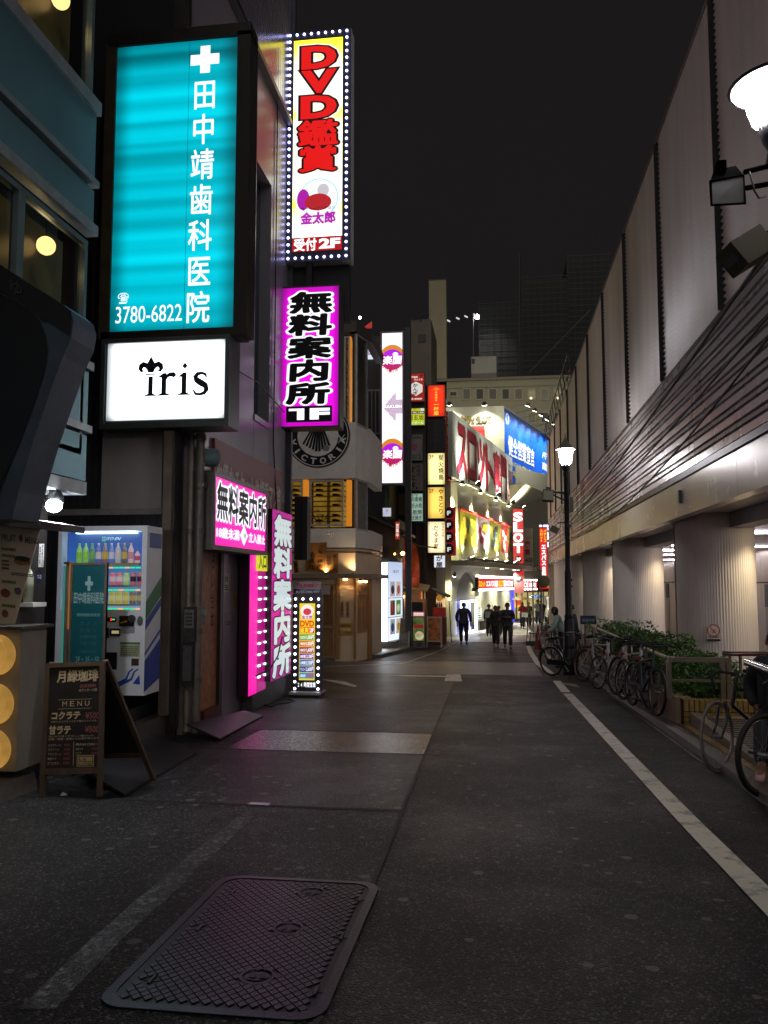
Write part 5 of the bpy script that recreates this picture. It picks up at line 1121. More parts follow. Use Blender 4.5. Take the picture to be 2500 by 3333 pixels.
# white light box with food pictures
LA, LB, LC = aY(1215, 1950, 29.2)[:2], aY(1262, 1950, 29.2)[:2], aY(1311, 1950, 30.9)[:2]
zt, zb_ = aY(1262, 1828, 29.2)[2], aY(1262, 2088, 29.2)[2]
lbx = thing('food_light_box', 'tall glowing white light box with food pictures on its side', 'sign', (LB[0], LB[1], gz(29)))
FA_ = Face((LA[0], LA[1], zt), (LB[0]-LA[0], 0, 0), (0, 0, zb_-zt)); FB_ = Face((LB[0], LB[1], zt), (LC[0]-LB[0], LC[1]-LB[1], 0), (0, 0, zb_-zt))
q = MB(); q.poly([(LA[0], LA[1]+.02, zb_), (LB[0]-.01, LB[1]+.02, zb_), (LC[0]-.02, LC[1], zb_), (LA[0], 31.2, zb_)], DRK); q.box(LA[0]-.05, LC[0], 29.3, 31.0, zt, zt+.14, M('#4c4640', .5)); q.box(LA[0]-.1, LA[0], 29.2, 31.0, gz(29), zt, DRK); q.build('casing', lbx)
MB().rect(FA_, 0, 0, 1, 1, 0, Em('#eef6ff', 5.0)).build('front_panel', lbx); MB().rect(FB_, 0, 0, 1, 1, 0, Ebands([(0, '#e8f2ff'), (.5, '#d6e4f6'), (1, '#b0c0dc')], 1.1)).build('side_panel', lbx)
q = MB(); q.slab(FA_, .98, 0, 1.02, 1, -.02, .02, STEEL).slab(FA_, 0, -.01, 1, .01, -.02, .02, STEEL).slab(FB_, 0, .455, 1, .462, 0, .01, STEEL).slab(FB_, 0, .70, 1, .708, 0, .01, STEEL).slab(FB_, .97, 0, 1, 1, -.02, .02, STEEL); q.build('frame', lbx)
pc = [('#3a2a30', '#c9c2cc'), ('#c86a5a', '#f0d8d0'), ('#8a2a22', '#5a3a20'), ('#d8d8b0', '#4f9a3a'), ('#3a4a6a', '#b8b8c8'), ('#c8a050', '#e8dcc0')]
for i, (c0, c1) in enumerate(pc):
    a = .16 if i % 2 == 0 else .55; b = (.25, .49, .73)[i//2]; q = MB(); P = FB_.sub(a, b, a+.3, b+.19); q.rect(P, 0, 0, 1, 1, .004, Em(c1, .6, False)); q.ell(P, .5, .55, .36, .3, .006, Em(c0, .6, False, var=.6), 14); q.rect(P, .02, .84, .2, .98, .0065, Em('#c02030', .7, False)); q.build('food_picture', lbx)
q = MB(); q.text(FB_, 'あぶり', .36, .10, .72, .14, M('#8a90a8', .5), l=.004, bold=.02); q.build('lettering', lbx)
MB().box(LA[0]-.05, LB[0]+.25, 29.25, 31, gz(29), zb_-.01, M('#8a857c', .5)).build('plinth', lbx)
# tall white pachinko arrow sign
F = fY(1238, 1078, 1316, 1578, 30.5); s = signbox('arrow_sign', 'very tall white sign with two purple balls and a dotted purple arrow', F, .35, M('#6d5f68', .5), Em('#f4f0fb', 1.3), .07)
G = F.sub(.05, .01, .95, .99)
for k, b in enumerate((.175, .80)):
    q = MB(); ry = G.W/G.H; q.ell(G, .5, b, .60, .66*ry, .003, Em('#e08a1a', 1.0), 40); q.ell(G, .5, b+.012, .53, .53*ry, .005, Ebands([(0, '#b00a50'), (.45, '#d0107a'), (.6, '#c010e0'), (1, '#a80ae0')], 1.0), 36); q.ell(G, .65, b-.028, .13, .10*ry, .007, Em('#fff', 1.5), 16)
    o = q.build('ball_emblem', s)
    # clip to the panel: the emblem runs off both edges in print
    me = o.data
    for vv in me.vertices:
        xw = vv.co.x+ORG[s.name][0]; lo, hi = G.p(0, 0)[0], G.p(1, 0)[0]; vv.co.x = min(max(xw, lo), hi)-ORG[s.name][0]
    q = MB(); q.htext(G, '楽園', .06, b-.022, .96, b+.040, Em('#fff', 1.6), l=.01, bold=.022, shear=.1); q.build('lettering', s)
    q = MB()
    for i, ch in enumerate('TING AMUSEN'):
        t = math.radians(138-9.6*i); x, y = .5+.60*math.cos(t), b+.60*ry*math.sin(t)*.98
        if ch != ' ' and 0 < x < 1: q.text(G, ch, x-.035, y-.008, x+.035, y+.010, Em('#fff', 1.5), l=.010, bold=.03)
    q.build('arc_lettering', s)
q = MB(); PUR = Em('#a00a90', .7)
for i in range(20):
    for j in range(30):
        x, y = .06+.94*i/20, .40+.30*j/30*.62
        yc = .495; dy = abs(y-yc); inside = (x < .64 and dy < (x-.05)*.165) or (x >= .64 and dy < .047)
        if inside: q.rect(G, x, y, x+.034, y+.0048, .004, PUR)
q.build('dotted_arrow', s); MB().text(G, 'RAKUEN', .12, .484, .95, .505, Em('#fff', 1.5), l=.012, bold=.04, out=(.06, PUR)).build('arrow_lettering', s)
x = F.p(1, 0)[0]; q = MB(); q.box(x+.02, x+.24, 30.5, 30.8, gz(30), aY(1320, 1065, 30.5)[2], M('#2b2b30', .5)); q.solo('steel_pole', 'dark square steel pole beside the tall arrow sign', 'pole')
# ---- two stacks of small bar signs
def small(name, lab, u0, v0, u1, v1, Y, panel, case=M('#3b302a', .5), border=.03, group='stacked bar signs'):
    return fY(u0, v0, u1, v1, Y), signbox(name, lab, fY(u0, v0, u1, v1, Y), .22, case, panel, border, 'sign', group)
WH_ = Em('#fff4e8', 1.1); INK = M('#12100f', .5)
F, s = small('bar_sign', 'red bar sign with a white hexagon and brush characters, top of the left stack', 1326, 1214, 1382, 1308, 34, Em('#a81c10', .75, var=.2), M('#7a5048', .5))
q = MB(); q.prism(F, [(.5, .30), (.88, .42), (.88, .66), (.5, .80), (.12, .66), (.12, .42)], .002, .006, Em('#f4ece4', .8)); q.build('hexagon', s)
q = MB(); q.vtext(F, 'かんぎ', .30, .36, .62, .77, INK, l=.01, bold=.03).text(F, '神戸焼肉', .12, .11, .6, .18, WH_, l=.006).text(F, 'かんてき', .40, .20, .88, .265, WH_, l=.006).text(F, '4F', .72, .05, .92, .15, INK, l=.006).text(F, '渋谷 0000084', .10, .86, .85, .93, WH_, l=.006); q.build('lettering', s)
F, s = small('bar_sign', 'square lime yellow grill bar sign below the red hexagon sign', 1325, 1327, 1384, 1386, 34, Ebands([(0, '#a8c428'), (.5, '#d8de30'), (1, '#c2cc2a')], .85), M('#5a4a3a', .5))
q = MB(); q.rect(F, .05, .20, .95, .35, .003, M('#5a2a1a', .5)).text(F, 'THE GRILL & BAR', .08, .235, .92, .315, WH_, l=.006); q.htext(F, '道玄坂', .05, .38, .95, .70, INK, l=.005, bold=.01); q.text(F, 'ハイボール', .08, .76, .9, .92, Em('#e8f6d0', 1), l=.005, bold=.03); q.ell(F, .84, .11, .09, .09, .005, Em('#dfe8f0', .9), 14); q.build('lettering', s)
MB().box(*(lambda P: (P[0]-.05, P[0]+.1, 34, 34.2, P[2]-.3, P[2]))(F.p(.4, 0)), M('#a8301a', .5)).solo('sign_hanger', 'orange red bracket joining the two upper bar signs', 'bracket')
F, s = small('bar_sign', 'unlit pale wine bar sign with a pink cup drawing', 1323, 1413, 1376, 1500, 34, M('#8d857f', .5), M('#6d625a', .5))
q = MB(); q.text(F, 'Wine Bar', .08, .06, .92, .19, INK, l=.004, bold=.01); q.prism(F, [(.25, .36), (.70, .36), (.68, .50), (.58, .60), (.38, .60), (.28, .50)], .002, .006, M('#a05a68', .5)); q.text(F, 'Luna', .15, .70, .66, .92, INK, l=.004, bold=-.01, shear=.1).vtext(F, '別館', .74, .74, .88, .94, INK, l=.004); q.build('lettering', s)
F, s = small('bar_sign', 'unlit grey sign with black brush characters below the wine bar sign', 1322, 1507, 1378, 1598, 34, M('#7c726c', .5), M('#5d5048', .5))
q = MB(); q.vtext(F, 'すた丼', .16, .10, .56, .92, INK, l=.004, bold=.03).vtext(F, '伝説の', .62, .06, .84, .5, INK, l=.004).text(F, '屋', .55, .86, .7, .97, INK, l=.004); q.build('lettering', s)
F, s = small('bar_sign', 'pale mint sign with handwritten lines and red strokes, bottom of the left stack', 1322, 1605, 1378, 1698, 34, Em('#b4d6c4', .62), M('#4d5a50', .5))
q = MB()
for t, b in (('呑兵衛横', .12), ('お好み焼', .34), ('鉄板焼', .57), ('ねぎ焼き', .77)): q.htext(F, t, .10, b, .92, b+.19, INK, l=.005, bold=.015)
for b in (.53, .75, .93): q.prism(F, [(.12, b+.02), (.6, b-.03), (.6, b-.02), (.12, b+.03)], .002, .005, M('#b8402a', .5))
q.rect(F, .3, .05, .7, .07, .004, M('#c04a3a', .5)).rect(F, .36, .05, .40, .13, .0045, M('#c04a3a', .5)).rect(F, .60, .05, .64, .13, .0045, M('#c04a3a', .5)); q.build('lettering', s)
c3 = M('#2d2018', .5)
F, s = small('bar_sign', 'glowing orange red sign with thin yellow characters, top of the right stack', 1391, 1252, 1450, 1357, 36, Ebanks('#f03410', 1.15, 0, .2, .55), c3)
q = MB(); YG = Em('#ffd040', 1.1); q.vtext(F, '中華屋台', .42, .20, .56, .52, YG, l=.005).vtext(F, '一杯屋', .34, .55, .64, .95, YG, l=.005, bold=.02); q.prism(F, [(.3, .14), (.5, .07), (.7, .14), (.5, .20)], .002, .004, Em('#ff7a2a', 1)); q.build('lettering', s)
F, s = small('bar_sign', 'dark unlit price sign with dim column digits below the orange red sign', 1391, 1363, 1450, 1470, 36, M('#17110e', .4), c3)
q = MB()
for i, ch in enumerate('2000'): q.text(F, ch, .36, .05+.19*i, .54, .18+.19*i, M('#4a3524', .5), l=.004)
q.vtext(F, '円', .36, .82, .54, .96, M('#4a3524', .5), l=.004).vtext(F, 'ガールズ', .66, .05, .82, .6, M('#3d2c20', .5), l=.004); q.build('lettering', s)
for lab, v0, v1, fl, t, pan, small_t in (('yellow edged grill sign marked 3F in the right stack', 1473, 1579, '3F', '炭火焼鳥', Ebanks('#fff0a0', 1.5, 0, .22, .5), '正・'), ('golden skewer sign marked 2F in the right stack', 1584, 1689, '2F', 'やきとり', Ebanks('#ffd060', 1.45, 0, .3, .45), '正・')):
    F, s = small('bar_sign', lab, 1391, v0, 1450, v1, 36, pan, c3)
    q = MB(); q.vtext(F, t, .60, .06, .90, .86, INK, l=.005, bold=.02).text(F, fl, .10, .07, .36, .19, Em('#b83a1a', .6), l=.005); q.build('lettering', s)
F, s = small('bar_sign', 'glowing cream sign with four brush characters, low in the right stack', 1391, 1696, 1451, 1801, 36, Ebanks('#ffe2b0', 1.7, 0, .2, .45), c3)
q = MB(); q.vtext(F, 'だるま家', .33, .12, .62, .88, INK, l=.005, bold=.02).vtext(F, '居酒屋自慢', .76, .05, .9, .5, Em('#d0902a', .8), l=.005); q.build('lettering', s)
F, s = small('bar_sign', 'small white sign with two navy characters, bottom of the right stack', 1411, 1806, 1451, 1849, 36.05, Em('#e8ecf4', .95), c3)
q = MB(); q.vtext(F, 'が屋', .2, .04, .75, .96, M('#101a40', .5), l=.005, bold=.03); q.build('lettering', s)
P = aY(1388, 1600, 36); q = MB(); q.box(P[0]-.12, P[0]-.02, 36.05, 36.3, gz(36)+1, aY(1388, 1245, 36)[2], M('#2d2620', .5)); q.box(P[0]-.1, P[0]+.75, 36.24, 36.34, aY(1388, 1800, 36)[2], aY(1388, 1250, 36)[2], M('#241c16', .5)); q.solo('sign_rack', 'dark frame that carries the right stack of bar signs', 'rack')
P = aY(1316, 1600, 34); q = MB(); q.box(P[0]+.04, P[0]+.85, 34.23, 34.3, aY(1316, 1700, 34)[2], aY(1316, 1215, 34)[2], M('#241f1c', .5)); q.solo('sign_rack', 'dark frame that carries the left stack of bar signs', 'rack')
# ---- buildings behind the signs
def block(name, label, x0, x1, y0, y1, z1, m, cat='building', group=None):
    r = thing(name, label, cat, ((x0+x1)/2, y0, gz(y0)), group); MB().box(x0, x1, y0, y1, gz(y0)-.3, z1, m).build('wall', r); return r
DKB = M('#3a2f24', .6, var=.3, scale=1.5)
b = block('tavern_building', 'brown narrow tavern building rising behind the stacked bar signs', -9, -2.72, 37, 43.5, aY(1400, 1262, 37)[2], M('#6a5236', .6, var=.25, scale=1.5))
for i in range(3): MB().box(-4.6, -3.6, 36.94, 36.99, 1.2+2.2*i, 2.4+2.2*i, M('#15110d', .3)).build('window', b)
b = block('dark_shop_house', 'low dark shop house behind the white light box', -9, -3.75, 31.6, 36, aY(1240, 1690, 31.6)[2], M('#231a14', .6, var=.2))
q = MB(); q.hexa([(-5.2, 31.2, 4.25), (-3.3, 31.2, 3.35), (-3.3, 33.4, 3.35), (-5.2, 33.4, 4.25), (-5.2, 31.2, 4.33), (-3.3, 31.2, 3.45), (-3.3, 33.4, 3.45), (-5.2, 33.4, 4.33)], M('#3a3836', .5)); q.build('eave_roof', b)
MB().box(-4.6, -3.8, 31.5, 31.58, 2.2, 2.9, M('#15100d', .4)).build('shutter', b)
b = block('stair_building', 'dark building with outdoor stair railings left of the tall arrow sign', -12, -4.35, 32, 36.5, aY(1215, 1095, 32)[2], M('#2b2927', .6, var=.2))
q = MB(); zz = aY(1222, 1410, 31.7)[2]
for k in range(7): q.box(-5.3+.15*k, -5.27+.15*k, 31.7, 31.73, zz, zz+1.7, M('#77757a', .4, .5))
q.box(-5.3, -4.36, 31.69, 31.75, zz+1.68, zz+1.74, M('#77757a', .4, .5)).box(-5.3, -4.36, 31.69, 31.75, zz-.03, zz+.02, M('#77757a', .4, .5)); q.build('stair_railing', b)
F = fY(1190, 1100, 1222, 1170, 31.9); q = MB(); q.rect(F, 0, .05, 1, .3, .02, Em('#e0a81c', .7)).rect(F, 0, .36, 1, 1, .02, Em('#dfe8f2', 1.0)).text(F, 'fu', .1, .5, .5, .8, M('#3a5a5a', .5), l=.024); q.solo('roof_sign', 'white and amber lit roof sign half hidden by the restaurant corner', 'sign')
F = fY(1203, 1455, 1236, 1545, 31.8); q = MB(); q.slab(F, 0, 0, 1, 1, -.1, 0, M('#a88c1c', .5)); q.rect(F, .2, .0, .7, .2, .004, M('#b8b4a8', .5)).text(F, 'Z', .3, .03, .6, .17, BLK, l=.006); q.solo('side_banner', 'dull yellow banner with a letter plate left of the tall arrow sign', 'banner')
F = fY(1245, 1652, 1274, 1682, 31.4); q = MB(); q.slab(F, 0, 0, 1, 1, -.1, 0, M('#4c4c50', .4)); q.rect(F, .04, .04, .96, .96, .002, Em('#c6c8dc', .85, var=.3)); q.rect(F, .45, .3, .58, .4, .006, BLK); q.solo('lit_wall_box', 'small square pale lit panel under the tall arrow sign', 'sign')
F = fY(1287, 1698, 1300, 1755, 31.2); q = MB(); q.slab(F, 0, 0, 1, 1, -.08, 0, Em('#d03a1c', .5)); q.vtext(F, '営業中', .1, .1, .9, .9, WH_, l=.004); q.solo('red_strip_sign', 'narrow red lit strip sign beside the dark pole base', 'sign')
p = aY(1200, 1045, 32); q = MB(); q.add([aY(1180, 1068, 32), aY(1210, 1046, 32), aY(1210, 1066, 32), aY(1180, 1068, 32)+np.array([0, .1, 0]), aY(1210, 1046, 32)+np.array([0, .1, 0]), aY(1210, 1066, 32)+np.array([0, .1, 0])], [(2, 1, 0), (3, 4, 5), (0, 1, 4, 3), (1, 2, 5, 4), (2, 0, 3, 5)], Em('#b83024', .7)); q.solo('red_roof_flag', 'small red triangular sign on the roof behind the restaurant', 'sign')
p = aY(1172, 1034, 28); s = thing('roof_floodlight', 'tiny bright floodlight on the restaurant roof edge', 'lamp', p); MB().sph(p, .05, Em('#fff6e8', 30), 10, 6).build('bulb', s); MB().cyl(p-np.array([0, 0, .4]), p, .02, BLK, n=6).build('stem', s)
# ---- yatai stalls
tp = thing('orange_tarp', 'sagging orange tarpaulin hung over the food stalls', 'tarpaulin', aY(1340, 1905, 32))
q = MB(); nx, ny = 8, 12; vs = []
for j in range(ny+1):
    for i in range(nx+1):
        a, bb = i/nx, j/ny; u = 1312+(1355-1312)*a+8*bb*a+(6*math.sin(3*bb) if i == nx else 0); v = 1748+155*bb+28*a*(1-bb)+6*a*bb
        P = aY(u, v, 32.0+.6*a+.10*math.sin(7*a+5*bb)+.06*math.sin(13*bb)); vs.append(P)
q.add(vs, [(j*(nx+1)+i, (j+1)*(nx+1)+i, (j+1)*(nx+1)+i+1, j*(nx+1)+i+1) for j in range(ny) for i in range(nx)], M('#c8501e', .5, var=.3, scale=3), True); q.build('sheet', tp)
q = MB(); q.tube([aY(1312, 1746, 32), aY(1362, 1778, 32.5), aY(1420, 1782, 33)], .03, M('#5a4a38', .5)); q.build('pole', tp)
st1 = thing('food_stall', 'open front food stall with a tin roof and warm bulbs under the orange tarpaulin', 'stall', aG(1345, 2105))
q = MB(); A_, B_ = aY(1314, 1905, 32.2), aY(1392, 1918, 32.4)
q.hexa([A_-(0, .3, .1), B_-(0, .3, .1), B_+(0, 1.2, .1), A_+(0, 1.2, .1), A_-(0, .3, .04), B_-(0, .3, .04), B_+(0, 1.2, .16), A_+(0, 1.2, .16)], M('#b08a50', .5, var=.3)); q.build('roof', st1)
for u in (1318, 1388): p = aY(u, 1925, 32.3); MB().box(p[0]-.03, p[0]+.03, 32.2, 32.28, gz(32), p[2], M('#5a4630', .5)).build('post', st1)
MB().box(aY(1318, 2000, 33.2)[0], aY(1388, 2000, 33.2)[0], 33.2, 33.3, gz(33), aY(1350, 1915, 33.2)[2], M('#6a4a26', .55, var=.5, scale=4)).build('back_wall', st1)
MB().box(aY(1320, 2000, 32.6)[0], aY(1388, 2000, 32.6)[0], 32.5, 33.0, gz(33), aY(1350, 2040, 32.6)[2], M('#4a3420', .55)).build('counter', st1)
for i in range(5):
    F = fY(1366+5*i, 1922, 1370+5*i, 1950, 32.2); MB().slab(F, 0, 0, 1, 1, -.02, 0, M(('#a82a1c', '#d8c8a0', '#2a2018', '#b8b0a0', '#8a1a14')[i], .6)).build('hanging_menu', st1)
def bulb(u, v, Y, r, e, pw, label, col='#ffb050'):
    p = aY(u, v, Y); l = thing('bare_bulb', label, 'lamp', p, 'warm bulbs around the food stalls'); MB().sph(p, r, Em(col, e), 12, 8).build('bulb', l); MB().cyl(p+np.array([0, 0, r*.8]), p+np.array([0, 0, r*2.2]), r*.4, BLK, n=8).build('socket', l)
    if pw:
        d = bpy.data.lights.new('bulb_light', 'POINT'); d.energy = pw; d.color = (1, .62, .28); d.shadow_soft_size = r; o = bpy.data.objects.new('bulb_light', d); COL.objects.link(o); o.parent = l; o.location = (0, 0, -r*1.4)
bulb(1311, 1801, 30.6, .07, 30, 18, 'brightest bare bulb at the dark pole over the light box'); bulb(1285, 1803, 31.0, .04, 12, 0, 'small bulb just left of the brightest bare bulb')
bulb(1333, 1941, 32.0, .07, 25, 14, 'right bulb hanging under the stall roof'); bulb(1313, 1942, 32.0, .05, 18, 6, 'left bulb hanging under the stall roof')
st2 = thing('drink_stall', 'small stall with a dark lean-to roof, red cabinet and round lantern', 'stall', aG(1430, 2095))
q = MB(); A_, B_ = aY(1405, 1915, 32.5), aY(1461, 1940, 32.5); q.hexa([A_-(0, .3, .06), B_-(0, .3, .06), B_+(0, 1, -.05), A_+(0, 1, -.05), A_-(0, .3, .0), B_-(0, .3, .0), B_+(0, 1, .02), A_+(0, 1, .02)], M('#3a3a36', .5)); q.build('roof', st2)
F = fY(1409, 1978, 1450, 2008, 32.6); MB().slab(F, 0, 0, 1, 1, -.5, 0, M('#8a1c14', .45)).build('red_cabinet', st2)
F = fY(1409, 2010, 1452, 2100, 32.6); MB().slab(F, 0, 0, 1, 1, -.5, 0, M('#5a2014', .5, var=.5, scale=4)).build('lower_cabinet', st2)
F = fY(1420, 1948, 1450, 1976, 32.9); MB().rect(F, 0, 0, 1, 1, 0, Em('#e8b88a', .9, var=.8)).build('lit_display', st2)
p = aY(1430, 1946, 32.4); q = MB(); q.lathe(p-(0, 0, .13), [(.03, 0), (.10, .04), (.125, .12), (.10, .21), (.03, .25)], Em('#c8862a', .6), 16); q.build('lantern', st2)
for k in range(3): MB().lathe(aY(1423+7*k, 1976, 32.55), [(0, 0), (.035, 0), (.035, .11), (.014, .15), (.014, .2)], BLK, 8).build('sauce_bottle', st2)
bulb(1463, 1950, 32.2, .05, 15, 6, 'hooded bulb at the street end of the lean-to roof')
q = MB(); q.tube([aY(1461, 1940, 32.4), aY(1470, 2090, 32.2)], .02, BLK, 6); q.solo('awning_prop', 'thin dark pole propping the lean-to roof', 'pole')
# boards in front of the stalls
def easel(name, lab, u0, v0, u1, v1, Y, fc, face_m, cat='sign stand', lean=.25):
    F = fY(u0, v0, u1, v1, Y); F = Face(F.o+np.array([0, lean, 0]), F.ex, F.ey-np.array([0, lean, 0])); r = thing(name, lab, cat, F.p(.5, 1)); q = MB(); q.frame(F, .05, -.03, .02, fc, 0, 0, 1, .82); q.slab(F, 0, .82, .06, 1, -.03, .02, fc).slab(F, .94, .82, 1, 1, -.03, .02, fc); q.build('frame', r)
    G_ = Face(F.p(0, 0, -.05), F.ex, F.ey+np.array([0, 2*lean, 0])); MB().slab(G_, 0, 0, .06, 1, -.03, 0, fc).slab(G_, .94, 0, 1, 1, -.03, 0, fc).build('rear_legs', r)
    MB().slab(F, .05, .04, .95, .80, -.01, .005, face_m).build('picture', r); return F, r
F, r = easel('curry_board', 'white framed easel with an orange food picture in front of the stall', 1388, 2008, 1437, 2108, 31.4, M('#b8ae98', .5), M('#c8702a', .5, var=.8, scale=9))
F, r = easel('ladder_board', 'weathered pale folding ladder board leaning at the light box corner', 1296, 2012, 1332, 2128, 30.3, M('#8c867c', .6), M('#5d564c', .6, var=.5, scale=8), lean=.35)
F = fY(1343, 1990, 1383, 2110, 31.0); s = thing('ramen_stand_sign', 'lit food stand sign with a pink header and 2F on its grey base', 'sign stand', F.base())
MB().slab(F, 0, .82, 1, 1, -.3, .02, M('#6e6662', .5)).slab(F, 0, 0, 1, .82, -.12, -.003, DRK).build('body', s); MB().rect(F, .03, .01, .97, .14, 0, Em('#c86a78', .6)).build('header', s); q = MB(); q.rect(F, .05, .16, .95, .80, 0, Em('#6a7a3a', .45, var=.9)); q.ell(F, .55, .66, .36, .12, .004, Em('#d8d0a0', .7, var=.5), 18).rect(F, .1, .36, .9, .46, .004, Em('#a8202a', .5)); q.build('food_picture', s)
q = MB(); q.text(F, '2F', .35, .86, .75, .94, M('#1c1614', .5), l=.024, bold=.03); q.scrib(F, .1, .03, .9, .12, 2, WH_, l=.004); q.build('lettering', s)
F = fY(1340, 1960, 1385, 2100, 31.6); MB().slab(F, 0, 0, .8, 1, -.05, 0, M('#0d0b0a', .6)).solo('black_board', 'plain black upright board behind the lit food stand sign', 'board')
# ---- concrete building and chimney far behind
b = thing('concrete_annex', 'dim concrete annex with one small window beside the tall chimney', 'building', (-7, 62, gz(62)))
F = fY(1338, 1040, 1404, 1330, 62); MB().slab(F, 0, 0, 1, 1, -6, 0, M('#5d5646', .7, var=.25, scale=.6)).build('wall', b); MB().slab(F, .36, .17, .72, .26, 0, .05, M('#14120f', .4)).build('window', b); q = MB(); q.tube([F.p(.1, -.0, .1), F.p(.9, -.06, .1)], .05, BLK).tube([F.p(.5, -.15, .1), F.p(.5, .02, .1)], .04, BLK); q.build('roof_antenna', b)
F = fY(1397, 912, 1453, 1300, 95); b = thing('chimney_tower', 'tall plain concrete chimney tower against the night sky', 'tower', F.base())
MB().slab(F, 0, 0, 1, 1, -1.6, 0, M('#6d6650', .7, var=.2, scale=.4)).slab(F, -.02, -.006, 1.02, .0, -1.65, .05, M('#3a352c', .6)).build('shaft', b); MB().tube([F.p(.75, -.01, -.8), F.p(.75, -.22, -.8)], .05, BLK, 5).build('lightning_rod', b)
# ================================================================ AHEAD: slot hall, billboard, office block, scaffold tower
SA, SB = np.array((-2.46, 44.0)), np.array((1.08, 62.0)); SD = (SB-SA)/np.linalg.norm(SB-SA)
CREAM = M('#b9b594', .42, var=.1, scale=1.2); CRW = M('#bfbfa8', .4, var=.08)
sh = thing('slot_hall', 'floodlit cream slot hall at the bend with arched doorway and giant banner', 'building', (0, 54, -1.3))
def wz(v, A=True): return aP(1480 if A else 1660, v, SA, SB)[2]
zg = -1.32; zTop = 10.6; nrm = np.array((SD[1], -SD[0]))
def wall(z0, z1, m, name, o=0.0, th=.4, A=None, B=None, par=None):
    a = (SA if A is None else A)+nrm*o; b = (SB if B is None else B)+nrm*o; q = MB(); c = -nrm*th
    q.hexa([(*a, z0), (*b, z0), (*(b+c), z0), (*(a+c), z0), (*a, z1), (*b, z1), (*(b+c), z1), (*(a+c), z1)], m); return q.build(name, sh if par is None else par)
def sF(u0, v0, u1, v1, o=0.0): A, B = SA+nrm*o, SB+nrm*o; return fP(u0, v0, u1, v1, A, B)
MB().add([(SA[0]-.1, SA[1]+.45, zg), (SB[0]-.35, SB[1]+.2, zg), (-9, 64, zg), (-9, 44.5, zg), (SA[0]-.1, SA[1]+.45, zTop), (SB[0]-.35, SB[1]+.2, zTop), (-9, 64, zTop), (-9, 44.5, zTop)], [(0, 1, 5, 4), (1, 2, 6, 5), (2, 3, 7, 6), (3, 0, 4, 7), (4, 5, 6, 7)], M('#6a6858', .6)).build('core', sh)
MB().box(-9, SA[0]+.02, 43.95, 44.4, zg, zTop, CREAM).build('end_wall', sh)
zb0, zb1, zl = 7.15, 10.65, 2.45
wall(zl+.02, zb0-.02, CREAM, 'upper_wall'); 
# ground storey with an arched niche
F0 = sF(1470, 1845, 1668, 2040); Fg = Face((SA[0], SA[1], zl), (SB[0]-SA[0], SB[1]-SA[1], 0), (0, 0, zg-zl))
def us(u): p = aP(u, 1950, SA, SB); return np.linalg.norm(p[:2]-SA)/Fg.W
a0, a1 = us(1487), us(1560); ac = (a0+a1)/2; aw = (a1-a0)/2; spring = .45
pts = [(0, 1), (0, 0), (1, 0), (1, 1), (a1, 1), (a1, spring)]+[(ac+aw*math.cos(t), spring-.38*math.sin(t)) for t in np.linspace(0, PI, 14)[1:-1]]+[(a0, spring), (a0, 1)]
q = MB(); q.prism(Fg, pts, -.5, 0, CRW); q.build('arcade_wall', sh)
q = MB(); q.rect(Fg, a0-.02, .05, a1+.02, 1, -1.6, M('#c9c7b4', .5)); q.slab(Fg, a0, spring+.02, a1, 1, -1.55, -1.4, M('#a8a690', .5)); q.build('niche_wall', sh)
MB().slab(Fg, a1, .86, 1, 1, 0, .12, M('#3f3d33', .5)).build('dark_plinth', sh)
# blue-white lit doorway
D0, D1 = us(1492), us(1541); FDo = Fg.sub(D0, .50, D1, .99, .1); q = MB(); q.frame(FDo, .12, 0, .14, Em('#e8ecff', 5.0)); df = q.build('lit_door_frame', sh); q = MB(); q.rect(FDo, .0, 0, 1, 1, -.2, Ebands([(0, '#1a1f88'), (.4, '#3340d0'), (.6, '#8088ff'), (1, '#2a30b0')], 1.0, 'X', .3)); q.build('lit_door', sh)
for a in (.25, .55, .75): MB().slab(FDo, a, .1, a+.06, .95, -.18, -.1, Em('#d4dcff', 1.8)).build('door_strip', df)
MB().slab(Fg, us(1668)-.03, .38, us(1668)-.005, .99, .02, .14, Em('#3a3af0', 2.2)).build('blue_edge_light', sh)
# three lit poster windows
for u0, u1 in ((1550, 1566), (1602, 1616), (1648, 1661)):
    P = Face(*(lambda G: (G.o, G.ex, G.ey))(Fg.sub(us(u0), .62, us(u1), .84, .0))); q = MB(); q.frame(P, .08, 0, .06, M('#d8d4c4', .4)); pw = q.build('poster_case', sh); MB().rect(P, .06, .04, .94, .96, .03, Em('#dfe6dc', 1.5, var=.6)).build('poster', pw); 
    q = MB()
    for k in range(5): q.slab(P, random.uniform(.1, .4), .12+.16*k, random.uniform(.55, .9), .2+.16*k, .03, .035, Em(random.choice(['#c8422a', '#2a4a9a', '#d8b02a', '#3a8a4a']), .8, False))
    q.build('poster_print', pw)
# canopy slab
q = MB(); c0 = SA+nrm*.0; e = [SA+nrm*1.0-SD*.5, SB+nrm*1.3, SB+SD*4+nrm*1.2, SB+SD*4, SB-nrm*.1, SA-nrm*.1]
n = len(e); q.add([(*p, zl) for p in e]+[(*p, zl+.28) for p in e], [tuple(reversed(range(n))), tuple(range(n, 2*n))]+[(i, (i+1) % n, n+(i+1) % n, n+i) for i in range(n)], CRW); q.build('canopy', sh)
MB().add([(*p, zl+.30) for p in e]+[(*(p+nrm*.05), zl+.42) for p in e], [(0, 1, n+1, n), (1, 2, n+2, n+1)], M('#55503f', .5)).build('canopy_gutter', sh)
